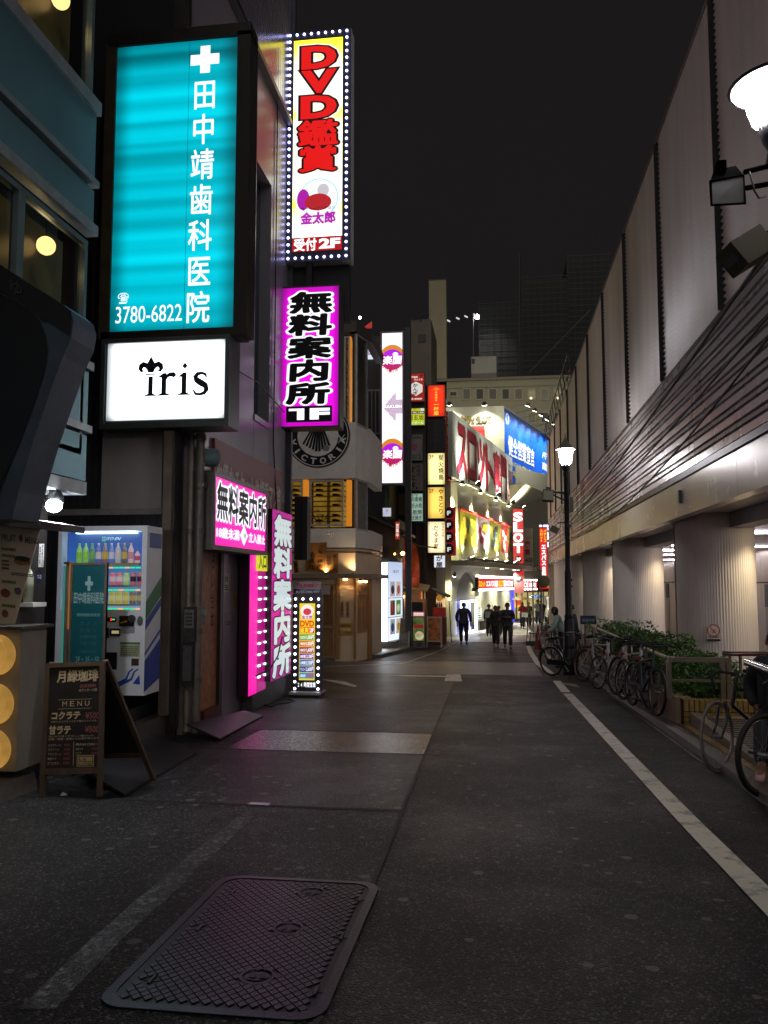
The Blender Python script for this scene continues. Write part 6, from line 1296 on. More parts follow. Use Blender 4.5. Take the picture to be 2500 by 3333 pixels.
# red canopy signs
RDS = Em('#d41420', 1.15); YLS = Em('#ffd21e', 1.3)
def canopy_sign(lab, u0, v0, u1, v1, o, rows, beads=True, A=SA, B=SB):
    F = fP(u0, v0, u1, v1, A+nrm*o, B+nrm*o); r = thing('canopy_sign', lab, 'sign', F.base(), 'red lit signs under the slot hall canopy'); MB().slab(F, 0, 0, 1, 1, -.2, -.01, DRK).build('casing', r); MB().rect(F, 0, 0, 1, 1, 0, RDS).build('panel', r)
    for (t, a, b, m, cj) in rows:
        q = MB(); (q.htext if cj else q.text)(F, t, a, .22, b, .82, m, l=.02, bold=.05); q.build('lettering', r)
    if beads:
        n_ = int(F.W/.42); b0 = None
        for i in range(n_):
            for bb in (-.06, 1.05):
                P = F.p((i+.5)/n_, bb, .05)
                if b0 is None: b0 = (MB().sph(P, (.10, .08, .075), Em('#fff2f4', 5), 8, 6).build('bead_lamp', r), P)
                else: o_ = b0[0].copy(); COL.objects.link(o_); o_.parent = r; o_.location = Vector(P-b0[1])
    return r
W2 = Em('#fff', 1.6)
canopy_sign('long red canopy sign with yellow and white lettering left of the tall SLOT sign', 1557, 1880, 1669, 1914, .9, [('スロット', .0, .17, YLS, True), ('エスパス日拓', .19, .52, W2, True), ('SLOT', .54, .68, YLS, False), ('ESPACE', .69, .89, W2, False), ('日拓', .90, 1.0, W2, True)])
SC2 = SB+np.array((2.9, 5.2)); 
canopy_sign('shorter red canopy sign with white lettering just right of the tall SLOT sign', 1674, 1890, 1748, 1916, .3, [('ESPACE', .02, .6, W2, False), ('日拓', .62, .95, W2, True)], True, SB, SC2)
canopy_sign('red canopy sign with an orange patch, farthest right', 1756, 1888, 1800, 1916, .2, [('新', .5, .9, YLS, True)], False, SB, SC2)
# cream ground storey continuing right, poster friezes and shop glass
q = MB(); d2 = (SC2-SB)/np.linalg.norm(SC2-SB); n2 = np.array((d2[1], -d2[0])); E2 = SB+d2*9
q.hexa([(*SB, zg), (*E2, zg), (*(E2-n2*.5), zg), (*(SB-n2*.5), zg), (*SB, 10.2), (*E2, 10.2), (*(E2-n2*.5), 10.2), (*(SB-n2*.5), 10.2)], M('#8d8972', .5, var=.15)); q.build('side_wing', sh)
Fs = Face((SB[0]+n2[0]*.06, SB[1]+n2[1]*.06, 1.4), (E2[0]-SB[0], E2[1]-SB[1], 0), (0, 0, zg-1.4))
q = MB(); q.rect(Fs, 0, .22, 1, .92, .0, Em('#c9b878', .85, var=.35)); q.build('lit_shopfront', sh)
q = MB(); q.slab(Fs, 0, .0, 1, .2, 0, .05, M('#6a3020', .5, var=.8, scale=3)); q.build('picture_frieze', sh)
for k in range(9): MB().slab(Fs, .1*k+.03, .22, .1*k+.045, .92, 0, .06, M('#7d7154', .5)).build('mullion', sh)
P = Fs.sub(.0, .3, .16, .62, .03); q = MB(); q.rect(P, 0, 0, 1, 1, 0, Em('#e8a83a', 1.1, var=.6)); q.ell(P, .5, .5, .3, .3, .01, Em('#e8503a', .9), 16); q.build('lit_poster', sh)
# giant banner
F = sF(1471, 1338, 1668, 1560, .22); F = Face(F.o, F.ex, (0, 0, zb0-F.o[2]))
bn = thing('giant_banner', 'huge pale banner with dark red katakana across the slot hall parapet', 'sign', F.base())
MB().slab(F, 0, 0, 1, 1, -.22, 0, M('#b4b6ae', .5, var=.06)).build('sheet', bn)
DR = M('#7c1626', .5); SHD = M('#2a1016', .5)
for i, ch in enumerate('スロット専門'):
    a = .06+.137*i; o_, b0 = (.13, .10)[0], .10
    q = MB(); q.text(F, ch, a+.006, .16, a+.124, .93, SHD, l=.015, bold=.045, em=False); q.text(F, ch, a, .14, a+.118, .91, DR, l=.03, bold=.03, em=False); q.build('lettering', bn)
q = MB(); q.rect(F, .90, .30, 1, .98, .012, M('#8d6f70', .5, var=.7, scale=2)); q.text(F, 'A-SLOT', .91, .17, .98, .23, SHD, l=.02); q.build('print', bn)
Fe = fY(1452, 1338, 1470, 1562, 43.6); s = thing('red_edge_banner', 'narrow red upright banner with yellow katakana at the end of the giant banner', 'banner', Fe.base()); MB().slab(Fe, 0, 0, 1, 1, -.3, 0, M('#a5101c', .5)).build('sheet', s); MB().vtext(Fe, 'スロット', .1, .03, .9, .72, M('#c9a01c', .5), l=.01, bold=.04).build('lettering', s)
# poster panels
posters = thing('poster_band', 'row of colourful poster panels along the slot hall wall above the canopy', 'posters', sF(1500, 1660, 1668, 1800).base())
cols = [('#8a8422', '#c4a832', '#5a5a20'), ('#c9b4c4', '#a82a3a', '#d4c43a'), ('#8a8a1c', '#1f2a3a', '#5a6a7a'), ('#b4262e', '#d8c8b8', '#c81a4a'), ('#b89a4a', '#3a4a6a', '#a83a2a')]
us_ = [1494, 1548, 1592, 1628, 1650, 1668]; Fp = Face((SA[0]+nrm[0]*.12, SA[1]+nrm[1]*.12, 5.55), (SB[0]-SA[0], SB[1]-SA[1], 0), (0, 0, -2.45))
for i, c in enumerate(cols):
    P = Fp.sub(us(us_[i]), 0, us(us_[i+1])-.004, 1); q = MB(); q.slab(P, 0, 0, 1, 1, -.1, 0, M(c[0], .45, var=.5, scale=1.5))
    for k in range(7):
        x, y, w, h = random.uniform(.1, .6), random.uniform(.08, .6), random.uniform(.12, .32), random.uniform(.12, .3)
        q.prism(P, [(x, y), (x+w, y+h*.2), (x+w*.7, y+h), (x-.05, y+h*.8)], .0, .01+.004*k, M(c[1+k % 2], .45, var=.4, scale=3))
    q.rect(P, 0, .80, 1, 1, .05, M('#a8a080', .5, var=.3)); q.build('poster', posters)
q = MB(); q.slab(Fp, us(1492), -.05, us(1668), -.0, -.1, .1, M('#a8302a', .5)); q.build('red_rail', posters)
# FFFF floor sign
F = fY(1455, 1650, 1483, 1808, 43.4); s = thing('floor_sign', 'red ribbed vertical sign with four black discs marked F', 'sign', F.base()); q = MB()
MB().slab(F, 0, 0, 1, 1, -.25, -.03, M('#5a0c10', .5)).build('casing', s); 
for k in range(26): q.slab(F, .02, k/26, .98, (k+.6)/26, -.03, 0, Em('#b81420', .55))
q.build('ribs', s)
for k in range(4):
    d = MB(); d.ell(F, .22, .12+.25*k, .55, .11, .01, BLK, 24, 0); d.text(F, 'F', .02, .08+.25*k, .45, .17+.25*k, Em('#ddd', .9), l=.015, bold=.04); d.build('floor_disc', s)
# tall SLOT sign and the far vertical sign
F = fY(1671, 1657, 1704, 1930, 59.5); s = thing('slot_sign', 'tall red vertical sign with white SLOT letters and floor numbers', 'sign', F.base()); MB().slab(F, 0, 0, 1, 1, -.4, -.01, M('#2a0a0c', .5)).build('casing', s); MB().rect(F, 0, 0, 1, 1, 0, Ebands([(0, '#c40818'), (1, '#e0101e')], 1.0)).build('panel', s)
q = MB()
for i, ch in enumerate('SLOT'): q.text(F, ch, .02, .035+.125*i, .98, .15+.125*i, W2, l=.02, bold=.05)
q.build('lettering', s)
for i, ch in enumerate(('3F', '2F', '1F')): q = MB(); q.ell(F, .5, .60+.115*i, .34, .04, .015, BLK, 20).text(F, ch, .28, .58+.115*i, .72, .62+.115*i, W2, l=.03, bold=.04); q.build('floor_disc', s)
F = fY(1757, 1717, 1781, 1876, 63); s = thing('pachinko_sign', 'red vertical sign with yellow and white katakana far down the street', 'sign', F.base()); MB().slab(F, 0, 0, 1, 1, -.3, -.01, DRK).build('casing', s); MB().rect(F, 0, 0, 1, 1, 0, RDS).build('panel', s)
q = MB(); q.vtext(F, 'スロット', .06, .04, .46, .30, YLS, l=.02, bold=.04).vtext(F, 'パチンコ', .54, .04, .94, .30, YLS, l=.02, bold=.04).vtext(F, 'エスパス', .2, .34, .85, .78, W2, l=.02, bold=.05).vtext(F, '日拓', .25, .80, .8, .98, W2, l=.02, bold=.05); q.build('lettering', s)
q = MB()
for a, b, c_, d in ((0, -.05, .35, -.02), (.55, -.05, 1.2, -.02), (1.08, -.05, 1.2, .05), (1.08, .1, 1.2, .25), (1.08, .3, 1.2, .4)): q.slab(F, a, b, c_, d, -.1, .05, Em('#c8c4ff', 6))
q.build('neon_edge', s)
F = fY(1707, 1720, 1735, 1850, 62.6); s = thing('white_building_sign', 'plain white building sign between the two red vertical signs', 'sign', F.base()); q = MB(); q.slab(F, 0, 0, 1, 1, -.2, 0, M('#a09d8a', .5)); q.build('board', s); q = MB(); q.slab(F, .1, .32, .62, .66, 0, .02, M('#9a1a20', .5)); q.text(F, 'パス', .12, .40, .6, .52, M('#ddd', .5), l=.03).text(F, 'ACE', .05, .74, .9, .84, BLK, l=.02, bold=.03).text(F, 'スロット', .1, .2, .9, .27, M('#b8442a', .5), l=.01); q.build('lettering', s)
# white upper storey with rooftop lettering and the blue billboard on its flank
BA, BB_ = np.array((.6, 60.0)), np.array((4.56, 72.8))
zt = 14.35; tw = thing('white_hall_tower', 'white rooftop block with yellow lettering above the slot hall', 'building', (-2, 60, 10))
q = MB(); q.add([(-5.5, 60, 9), (BA[0]-.02, 60, 9), (BB_[0]-.2, BB_[1], 9), (-5.5, 73, 9), (-5.5, 60, zt), (BA[0]-.02, 60, zt), (BB_[0]-.2, BB_[1], zt), (-5.5, 73, zt)], [(0, 1, 5, 4), (1, 2, 6, 5), (2, 3, 7, 6), (3, 0, 4, 7), (4, 5, 6, 7)], CRW); q.build('wall', tw)
F = fY(1470, 1355, 1596, 1378, 59.9); q = MB(); YL = Em('#d8b81c', .45); q.text(F, 'PACHINKO', -.35, .0, .52, 1, YL, l=.04, bold=.04, out=(.03, BLK)).text(F, '&', .54, .25, .64, 1, YL, l=.04, bold=.03).text(F, 'SLOT', .66, -.05, 1, .95, YL, l=.04, bold=.04, out=(.03, BLK)); q.build('lettering', tw)
F = fY(1530, 1387, 1578, 1440, 59.9); q = MB(); q.slab(F, 0, 0, 1, 1, 0, .08, M('#b0201c', .5)); q.rect(F, .05, .3, .95, .34, .09, M('#4a0c0c', .5)); q.build('red_shutter', tw)
q = MB()
for k in range(4): F = fY(1576+3*k, 1400, 1577+3*k, 1425, 59.7); q.slab(F, 0, 0, 1, 1, 0, .05, BLK)
q.build('balcony_rail', tw)
F = fP(1649, 1326, 1791, 1577, BA, BB_); F = Face((BA[0], BA[1], 14.2), (BB_[0]-BA[0], BB_[1]-BA[1], 0), (0, 0, -5.5))
bb = thing('blue_billboard', 'large blue billboard with white and yellow Japanese lettering above the bend', 'billboard', F.base()); MB().slab(F, 0, 0, 1, 1, -.15, 0, M('#1250b4', .35, var=.5, scale=.5)).build('panel', bb)
WP, YP = M('#d8dcd4', .5), M('#d0c01c', .5)
q = MB(); q.htext(F, '健全営業宣言', .06, .32, .62, .62, WP, l=.02, bold=.010); q.build('headline', bb)
q = MB(); q.htext(F, 'のめり込みパチンコは', .06, .66, .58, .74, YP, l=.02, bold=.02).htext(F, '不正防止に努めます', .14, .79, .56, .88, YP, l=.02, bold=.02); q.build('sub_lettering', bb)
q = MB()
for t, b in (('パチ', .28), ('適度', .45), ('楽しむ', .62), ('遊びで', .80)): q.htext(F, t, .80, b, 1.0, b+.13, WP, l=.02, bold=.02)
q.build('side_lettering', bb)
q = MB(); q.prism(F, [(.52, .96), (.48, .80), (.55, .68), (.62, .70), (.66, .84), (.62, .98)], .004, .015, M('#c9c27a', .5)); q.ring(F, .05, .12, .3, .4, .01, WP, 20); q.build('print', bb)
def flood(name, lab, P, aim, pw, col=(1, .93, .72), e=25, size=95, r=.14, grp='floodlights on the slot hall', arm=None):
    l = thing(name, lab, 'floodlight', P, grp); P = np.array(P); d = np.array(aim)-P; d = d/np.linalg.norm(d)
    q = MB(); q.cyl(P-d*.22, P, r*.6, M('#2e2e2a', .5), r1=r, n=12); q.build('housing', l); MB().cyl(P+d*.005, P+d*.02, r*.92, Em('#fff8e0', e), n=14).build('lens', l)
    if arm is not None: q = MB(); q.tube([P-d*.2, np.array(arm)], .025, M('#4a4a44', .5), 5); q.build('arm', l)
    o = spot('beam', P+d*.05, aim, pw, col, size, .7, .1, l); return l
# lamps over the white wall
for u, w in ((1463, 'left'), (1577, 'right')):
    P = aY(u, 1318, 58.9); flood('wall_lamp', f'hooded lamp over the rooftop lettering, the {w} one', P, (P[0], 60, P[2]-2.2), 700, (1, .95, .75), 30, 110, .2, 'hooded lamps over the white rooftop block', (P[0], 60, P[2]+.2))
# row over the billboard
for k in range(7):
    t = .06+.145*k; P = F.p(t, -.03, 1.5); flood('billboard_lamp', 'small round lamp on an arm along the billboard top edge', P, F.p(t+.02, .5, 0), 800, (.95, .97, 1), 30, 100, .17, 'lamps along the billboard top', F.p(t, -.02, 0))
for k in range(5):
    t = .1+.2*k; P = F.p(t, 1.05, 1.2); l = thing('catwalk_lamp', 'dark floodlight on the ledge under the blue billboard', 'floodlight', P, 'unlit lamps under the billboard'); MB().cyl(P, P+np.array([-.2, .1, .25]), .1, BLK, n=8).build('head', l); MB().tube([P, F.p(t, 1.02, 0)], .03, BLK, 5).build('arm', l)
q = MB(); q.slab(F, 0, 1.02, 1, 1.05, 0, 1.2, M('#2c2c28', .5)); q.build('catwalk', bb)
q = MB(); q.hexa([(*(BA+n2*0), 7.0), (*BB_, 7.0), (*(BB_-n2*.5), 7.0), (*(BA-n2*.5), 7.0), (*(BA+n2*1.6), 8.55), (*(BB_+n2*1.0), 8.55), (*(BB_-n2*.5), 8.55), (*(BA-n2*.5), 8.55)], CREAM); q.build('sloping_soffit', bb)
# lamps under the giant banner: up at it and down on the wall
for k, t in enumerate((.05, .36, .62, .88)):
    P2 = SA+(SB-SA)*t+nrm*1.3; P = (P2[0], P2[1], zb0-.25)
    w2 = SA+(SB-SA)*(t+.05)
    flood('banner_lamp', 'floodlight on an arm below the giant banner, shining up at it', P, (w2[0], w2[1], 9.0), 900, (1, .97, .85), 30, 95, .16, 'floodlights below the giant banner', (*(SA+(SB-SA)*t), zb0-.1))
for k, t in enumerate((.02, .27, .52, .76)):
    P2 = SA+(SB-SA)*t+nrm*.55; P = (P2[0], P2[1], zb0-.35); w2 = SA+(SB-SA)*t
    flood('wash_lamp', 'downward wall washer above the poster band', P, (w2[0]+nrm[0]*.1, w2[1]+nrm[1]*.1, 4.0), 1900, (.98, 1, .58), 30, 70, .12, 'wall washers above the poster band', (*w2, zb0-.2))
for k, t in enumerate((.10, .28, .46, .64, .82)):
    P2 = SA+(SB-SA)*t+nrm*.75; P = (P2[0], P2[1], zl+.5); w2 = SA+(SB-SA)*t
    flood('canopy_lamp', 'uplight on the canopy edge shining at the posters', P, (w2[0]+nrm[0]*.1, w2[1]+nrm[1]*.1, 4.6), 900, (1, .99, .70), 40, 90, .14, 'uplights along the slot hall canopy', (*w2, zl+.35))
P2 = SA+nrm*.5; flood('corner_lamp', 'down lamp washing the cream pillar at the near corner of the slot hall', (SA[0]+.2, 43.3, 1.9), (SA[0]-.3, 43.95, .3), 140, (1, .97, .7), 15, 110, .1)
for t in (.35, .6, .85):
    P2 = SA+(SB-SA)*t+nrm*.6; d = bpy.data.lights.new('canopy_downlight', 'SPOT'); 
    l = thing('soffit_downlight', 'recessed downlight in the slot hall canopy over the pavement', 'lamp', (P2[0], P2[1], zl-.03), 'recessed downlights in the canopy'); MB().cyl((P2[0], P2[1], zl-.03), (P2[0], P2[1], zl-.01), .1, Em('#fff3d0', 12), n=12).build('lens', l); spot('beam', (P2[0], P2[1], zl-.06), (P2[0], P2[1], zg), 900, (1, .95, .78), 130, .8, .1, l)
for k, u in enumerate((1585, 1630, 1640, 1545)):
    p = aP(u, 1918, SA+nrm*.5, SB+nrm*.5); q = MB(); q.box(p[0]-.12, p[0]+.12, p[1]-.15, p[1]+.15, p[2]-.12, p[2]+.06, BLK); q.cyl((p[0]-.1, p[1]-.15, p[2]-.03), (p[0]-.1, p[1]-.25, p[2]-.05), .06, BLK, n=8); q.solo('security_camera', 'dark camera box under the slot hall canopy', 'camera', 'camera boxes under the canopy')
# far grey office block with window rows
ob = thing('office_block', 'wide dim office block with a row of square windows closing the view', 'building', (5, 95, 0)); OW = M('#6e6a55', .6, var=.12, scale=.3)
F = fY(1290, 1237, 1990, 1950, 95); MB().slab(F, 0, 0, 1, 1, -8, 0, OW).slab(F, 0, -.012, 1, .0, -8, .3, M('#57533f', .6)).slab(F, 0, .03, 1, .034, 0, .06, M('#57533f', .6)).build('wall', ob)
def win(u0, v0, u1, v1, lit, kind):
    G = fY(u0, v0, u1, v1, 94.95); f = MB(); f.frame(G, .12, -.1, .1, M('#7d7862', .5)); w_ = f.build('window', ob)
    MB().rect(G, .04, .04, .96, .96, -.02, Em('#c9b48a', lit, var=.3) if lit else M(kind, .25)).build('pane', w_)
    if lit > .2: MB().sph(G.p(.4, .85, .1), .12, Em('#ffe6a8', 4, False), 8, 6).build('lamp_glint', w_)
for i, (u, l, k) in enumerate(((1505, 0, '#4a4a40'), (1548, 0, '#2a2620'), (1590, .03, '#2a2620'), (1632, 0, '#2a2822'), (1674, .06, ''), (1717, .28, ''), (1759, .12, ''), (1802, .30, ''))): win(u, 1264, u+28, 1302, l, k)
win(1462, 1273, 1489, 1292, 0, '#20201c')
for u, k in ((1717, '#6a664f'), (1760, '#3a3a34'), (1802, '#2c2c28')): win(u, 1341, u+28, 1378, 0, k)
# water tank and lattice on its roof, scaffolded tower behind
F = fY(1534, 1160, 1616, 1236, 97); s = thing('water_tank', 'pale boxy water tank on the office block roof', 'tank', F.base()); MB().slab(F, 0, .0, 1, .9, -3, 0, M('#77746a', .6, var=.2, scale=.5)).slab(F, .1, .9, .9, 1, -2, -.3, DRK).build('body', s); MB().slab(F, .02, .1, .14, .3, 0, .1, BLK).build('hatch', s)
sc = thing('scaffolded_tower', 'dark high-rise under construction wrapped in scaffolding', 'building', (16, 150, 0))
SCD = M('#121310', .7); SPL = M('#22241f', .7)
F = fY(1560, 985, 1700, 1300, 150); G1 = fY(1700, 900, 1850, 1300, 150); G2 = fY(1850, 830, 2010, 1300, 150)
for FF in (F, G1, G2):
    MB().slab(FF, 0, 0, 1, 1, -12, -1.2, SCD).build('core', sc); q = MB(); nx, ny = int(FF.W/1.1), int(FF.H/1.0)
    for i in range(nx+1): q.slab(FF, i/nx-.004, -.02, i/nx+.004, 1, -.1, 0, SPL)
    for j in range(ny+1): q.slab(FF, 0, j/ny-.003, 1, j/ny+.003, -.1, .01, SPL)
    q.build('scaffolding', sc)
q = MB(); q.tube([aY(1690, 830, 140), aY(1692, 1240, 140)], .25, M('#1a1a17', .6), 6); q.tube([aY(1725, 1210, 140), aY(1920, 1010, 140)], .12, M('#3a3d34', .6), 5); q.build('mast', sc)
P = aY(1553, 1031, 145); l = thing('site_floodlight', 'brilliant white site floodlight on the scaffolding', 'floodlight', P); MB().sph(P, .42, Em('#f6f2ff', 40), 12, 8).build('lens', l); MB().tube([aY(1541, 1025, 145.5), aY(1541, 1160, 145.5)], .1, M('#55564e', .5), 5).build('mast', l); spot('beam', P+np.array([0, -.6, 0]), aY(1585, 1120, 149.5), 1900, (1, .98, .92), 70, .8, .4, l)
for u, v in ((1455, 1042), (1485, 1034), (1512, 1028), (1541, 1022)):
    q = MB(); q.tube([aY(u, v, 140), aY(u+10, v+5, 140)], .14, Em('#c8c8d0', 1.2), 5); q.solo('tube_light', 'short white tube light hanging in the dark by the scaffolded tower', 'lamp', 'tube lights by the scaffolded tower')
for k, x in enumerate((-3.5, 1.5)):  # unseen lamps added to brighten the far office wall
    P = (x, 72.5, 14.7); flood('office_fill_light', 'added unseen floodlight behind the white block brightening the office wall, '+('left' if k == 0 else 'right')+' one', P, (x*2+6, 95, 19), 2600, (1, .93, .70), 20, 140, .25, 'added fill lights behind the white block', (x, 72.6, 14.3))
# ================================================================ street lamps, wires, hedge, rails, ramp
def lamp_post(label, x, y, dz=0.0, near=False):
    extras = not near; z0 = gz(y)+dz; kz, kr = (.66, 1.12) if near else (1, 1); hd = lambda pr: [(a*kr, 5.0+(b-5.0)*kz) for a, b in pr]; r = thing('street_lamp', label, 'street lamp', (x, y, z0), 'glass bowl street lamps'); PB = M('#1e1d1f', .4, .4, var=.2); zl_ = z0+5.08
    q = MB(); q.lathe((x, y, z0), [(.17, 0), (.17, .55), (.13, .62), (.12, 1.25), (.085, 1.34), (.08, 2.4), (.062, 2.5), (.058, 4.72), (.075, 4.76), (.06, 4.84)], PB, 18); q.lathe((x, y, z0), [(.125, .60), (.14, .66), (.125, .72)], PB, 18); q.lathe((x, y, z0), [(.09, 1.30), (.11, 1.36), (.09, 1.42)], PB, 18); q.build('post', r)
    MB().lathe((x, y, z0), [(.055, 4.84), (.085, 4.90), (.11, 5.0), (.075, 5.02)], PB, 18).build('cup', r)
    MB().lathe((x, y, z0), hd([(.075, 5.00), (.125, 5.06), (.152, 5.20), (.166, 5.33), (.168, 5.375), (.0, 5.385)]), Em('#fdf8ff', LAMP_E), 24).build('glass_bowl', r)
    MB().lathe((x, y, z0), hd([(.232, 5.385), (.24, 5.40), (.19, 5.44), (.11, 5.52), (.05, 5.60), (.02, 5.68), (.008, 5.78), (0, 5.79)]), M('#8b8780', .4, .2), 24).lathe((x, y, z0), hd([(.0, 5.395), (.235, 5.395)]), M('#cfccc4', .4), 24).build('shade', r)
    MB().lathe((x, y, z0), hd([(.242, 5.385), (.25, 5.40), (.242, 5.415)]), PB, 24).build('shade_rim', r)
    if extras:
        q = MB(); q.tube([(x, y, z0+4.32), (x-.32, y-.05, z0+4.36)], .03, PB).tube([(x, y, z0+4.12), (x-.32, y-.05, z0+4.28)], .02, PB); arm = q.build('floodlight_arm', r)
        F = Face((x-.56, y-.12, z0+4.42), (.26, 0, -.03), (-.02, -.06, -.28)); q = MB(); q.slab(F, 0, .0, 1, 1, -.10, .0, M('#15140f', .5)); q.slab(F, .25, -.25, .75, .0, -.08, -.02, M('#15140f', .5)); fl = q.build('floodlight', r); MB().rect(F, .06, .1, .94, .92, .004, Em('#b8b48c', .10)).build('lens', fl)  # unlit lens given a faint glow in place of its dull sheen
        q = MB(); q.tube([(x, y, z0+3.62), (x-.24, y, z0+3.60)], .016, PB); q.build('speaker_arm', r)
        q = MB(); a = np.array((x-.30, y-.05, z0+3.44)); R_ = Matrix.Rotation(.5, 4, 'Y'); q.box(-.10, .10, -.09, .09, -.07, .07, M('#7b7350', .5)); q.xf(Matrix.Translation(Vector(a)) @ R_); q.build('beige_speaker', r)
        q = MB(); q.box(x+.07, x+.15, y-.08, y+.08, z0+3.86, z0+4.22, M('#77746f', .5)); q.build('control_box', r)
        for zz in (3.5, 2.2, 2.05): MB().box(x+.05, x+.10, y-.03, y+.03, z0+zz, z0+zz+.06, PB).build('clamp', r)
    return r
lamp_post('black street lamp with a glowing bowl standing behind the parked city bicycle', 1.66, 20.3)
NY = 5.25; nx_ = aY(2524, 300, NY); nr = lamp_post('nearest street lamp, its glowing bowl cut by the top right frame edge', nx_[0], NY, nx_[2]-gz(NY)-5.22, True)
NB = M('#060606', .95, spec=.0)
a, b, c, d = aY(2312, 590, 5.0), aY(2420, 570, 5.15), aY(2425, 662, 5.05), aY(2316, 668, 4.9)       # floodlight on its twin arms
up_ = np.array((.03, .16, .16)); q = MB(); m4 = [a+up_*.8+np.array((.03, 0, 0)), b+up_*.8-np.array((.03, 0, 0)), c+up_-np.array((.02, 0, 0)), d+up_+np.array((.02, 0, 0))]
q.add([a, b, c, d]+m4, [(0, 4, 5, 1), (1, 5, 6, 2), (2, 6, 7, 3), (3, 7, 4, 0), (4, 7, 6, 5)], NB); q.box(m4[0][0]+.02, m4[0][0]+.07, m4[0][1]-.03, m4[0][1]+.05, m4[0][2]-.02, m4[0][2]+.05, NB); fl = q.build('floodlight', nr)
q = MB(); q.poly([d, c, b, a], M('#14130c', .9, spec=.05)); q.build('lens', fl)
e = np.array((.012, -.01, 0)); q = MB(); q.tube([a, b, c, d, a], .010, NB, 4); q.build('lens_frame', fl)
q = MB(); q.tube([(nx_[0], NY, aY(2497, 535, NY)[2]), aY(2425, 560, 5.15)], .017, NB).tube([(nx_[0], NY, aY(2497, 595, NY)[2]), aY(2430, 612, 5.15)], .017, NB); q.build('floodlight_arm', nr)
q = MB(); q.tube([aY(2440, 560, 5.1), aY(2455, 620, 5.05), aY(2470, 645, 5.1), aY(2490, 640, 5.2)], .006, M('#3a2420', .5), 5); q.build('lead', nr)
Ps = np.array(aY(2430, 818, 5.1)); q = MB(); q.box(-.135, .135, -.08, .08, -.085, .085, M('#3a3420', .6, var=.15, spec=.2)); q.box(-.137, -.134, -.05, .05, -.03, .03, BLK); q.xf(Matrix.Translation(Vector(Ps)) @ Matrix.Rotation(-.62, 4, 'Y') @ Matrix.Rotation(.4, 4, 'Z')); q.build('beige_speaker', nr)
q = MB(); q.tube([(nx_[0], NY, aY(2497, 755, NY)[2]), aY(2455, 762, 5.15), Ps+np.array((.02, 0, .08))], .014, NB); q.build('speaker_arm', nr)
def wire(lab, a, b, sag, r=.018):
    a, b = np.array(a), np.array(b); q = MB(); q.tube([a*(1-t)+b*t-np.array([0, 0, sag*4*t*(1-t)]) for t in np.linspace(0, 1, 14)], r, BLK, 5); q.solo('overhead_cable', lab, 'cable', 'cables strung between the street lamps')
za, zb2 = aY(2497, 880, NY)[2]-4.2, gz(20.3)
wire('upper sagging black cable between the two street lamps', (nx_[0], NY, za+4.45), (1.66, 20.3, zb2+3.55), .10, .014)
wire('middle black cable between the two street lamps', (nx_[0], NY, za+4.02), (1.66, 20.3, zb2+3.5), .16, .010)
wire('lowest black cable between the two street lamps', (nx_[0], NY, za+3.9), (1.68, 20.3, zb2+3.25), .35, .010)
# planter wall of yellow tiles, hedge, rails
TIL = M('#94793f', .35, var=.4, scale=18); GRT = M('#2c2012', .7)
pw = thing('tiled_planter', 'low yellow tiled planter wall holding the hedge beside the ramp', 'wall', (3.2, 11.3, gz(11.3)))
zp = .08; zg_ = gz(11.3)+.05
q = MB(); q.box(2.36, 4.9, 11.32, 11.5, zg_-.2, zp-.008, GRT); q.box(2.36, 2.6, 11.5, 24.5, gz(24.5)-.2, gz(24.5)+.30, M('#7d6a4c', .6, var=.2)); q.build('core', pw)
q = MB(); x = 2.36
while x < 4.9: q.box(x+.006, x+.059, 11.30, 11.5, zp-.145, zp, TIL); x += .0665
q.build('soldier_course', pw)
q = MB(); zz = zp-.155; k = 0
while zz > zg_: 
    x = 2.36-(.07 if k % 2 else 0)
    while x < 4.9: q.box(max(x, 2.36)+.006, min(x+.131, 4.9), 11.305, 11.4, zz-.060, zz-.006, TIL); x += .138
    zz -= .066; k += 1
q.build('tile_courses', pw)
q = MB(); 
for i in range(14):
    y0, y1 = 11.5+.93*i, 11.5+.93*(i+1)-.01; q.hexa([(2.30, y0, gz(y0)+.08), (2.36, y0, gz(y0)+.08), (2.36, y1, gz(y1)+.08), (2.30, y1, gz(y1)+.08), (2.30, y0, gz(y0)+.42), (2.50, y0, gz(y0)+.42), (2.50, y1, gz(y1)+.42), (2.30, y1, gz(y1)+.42)], M('#8a7658', .6, var=.2, scale=3))
q.build('side_wall', pw)
MB().box(2.5, 4.9, 11.5, 24.5, gz(24.5), -.22, M('#1c140c', .8)).build('soil', pw)
# striped concrete ramp in front
rm = thing('grooved_ramp', 'grooved concrete ramp with a pale edge rising to the tiled planter', 'ramp', (2.9, 9.8, gz(9.8)))
CN = M('#77705f', .55, var=.25, scale=6, bump=.3); CN2 = M('#4a453c', .5, var=.25, scale=6)
def rz(y): return -.18+.055*(y-8.0) if y < 11.3 else 0
A_ = [(2.42, 8.1), (2.42, 11.28), (3.35, 11.28), (3.35, 8.1)]
q = MB(); q.hexa([(x, y, -.5) for x, y in ((2.43, 8.1), (3.4, 8.1), (3.4, 11.29), (2.43, 11.29))]+[(2.43, 8.1, -.155), (3.4, 8.1, -.155), (3.4, 11.29, -.115), (2.43, 11.29, -.115)], CN); q.build('slab', rm)
q = MB()
for i in range(24):
    y0 = 8.2+.122*i; t = (y0-8.1)/3.19; z = -.155+.04*t; q.box(2.56, 3.2, y0, y0+.055, z, z+.010, CN2)
q.build('grooves', rm)
q = MB(); q.hexa([(2.43, 8.1, -.155), (2.54, 8.1, -.155), (2.54, 11.29, -.115), (2.43, 11.29, -.115), (2.43, 8.1, -.115), (2.54, 8.1, -.115), (2.54, 11.29, -.075), (2.43, 11.29, -.075)], CN); q.build('edge', rm)
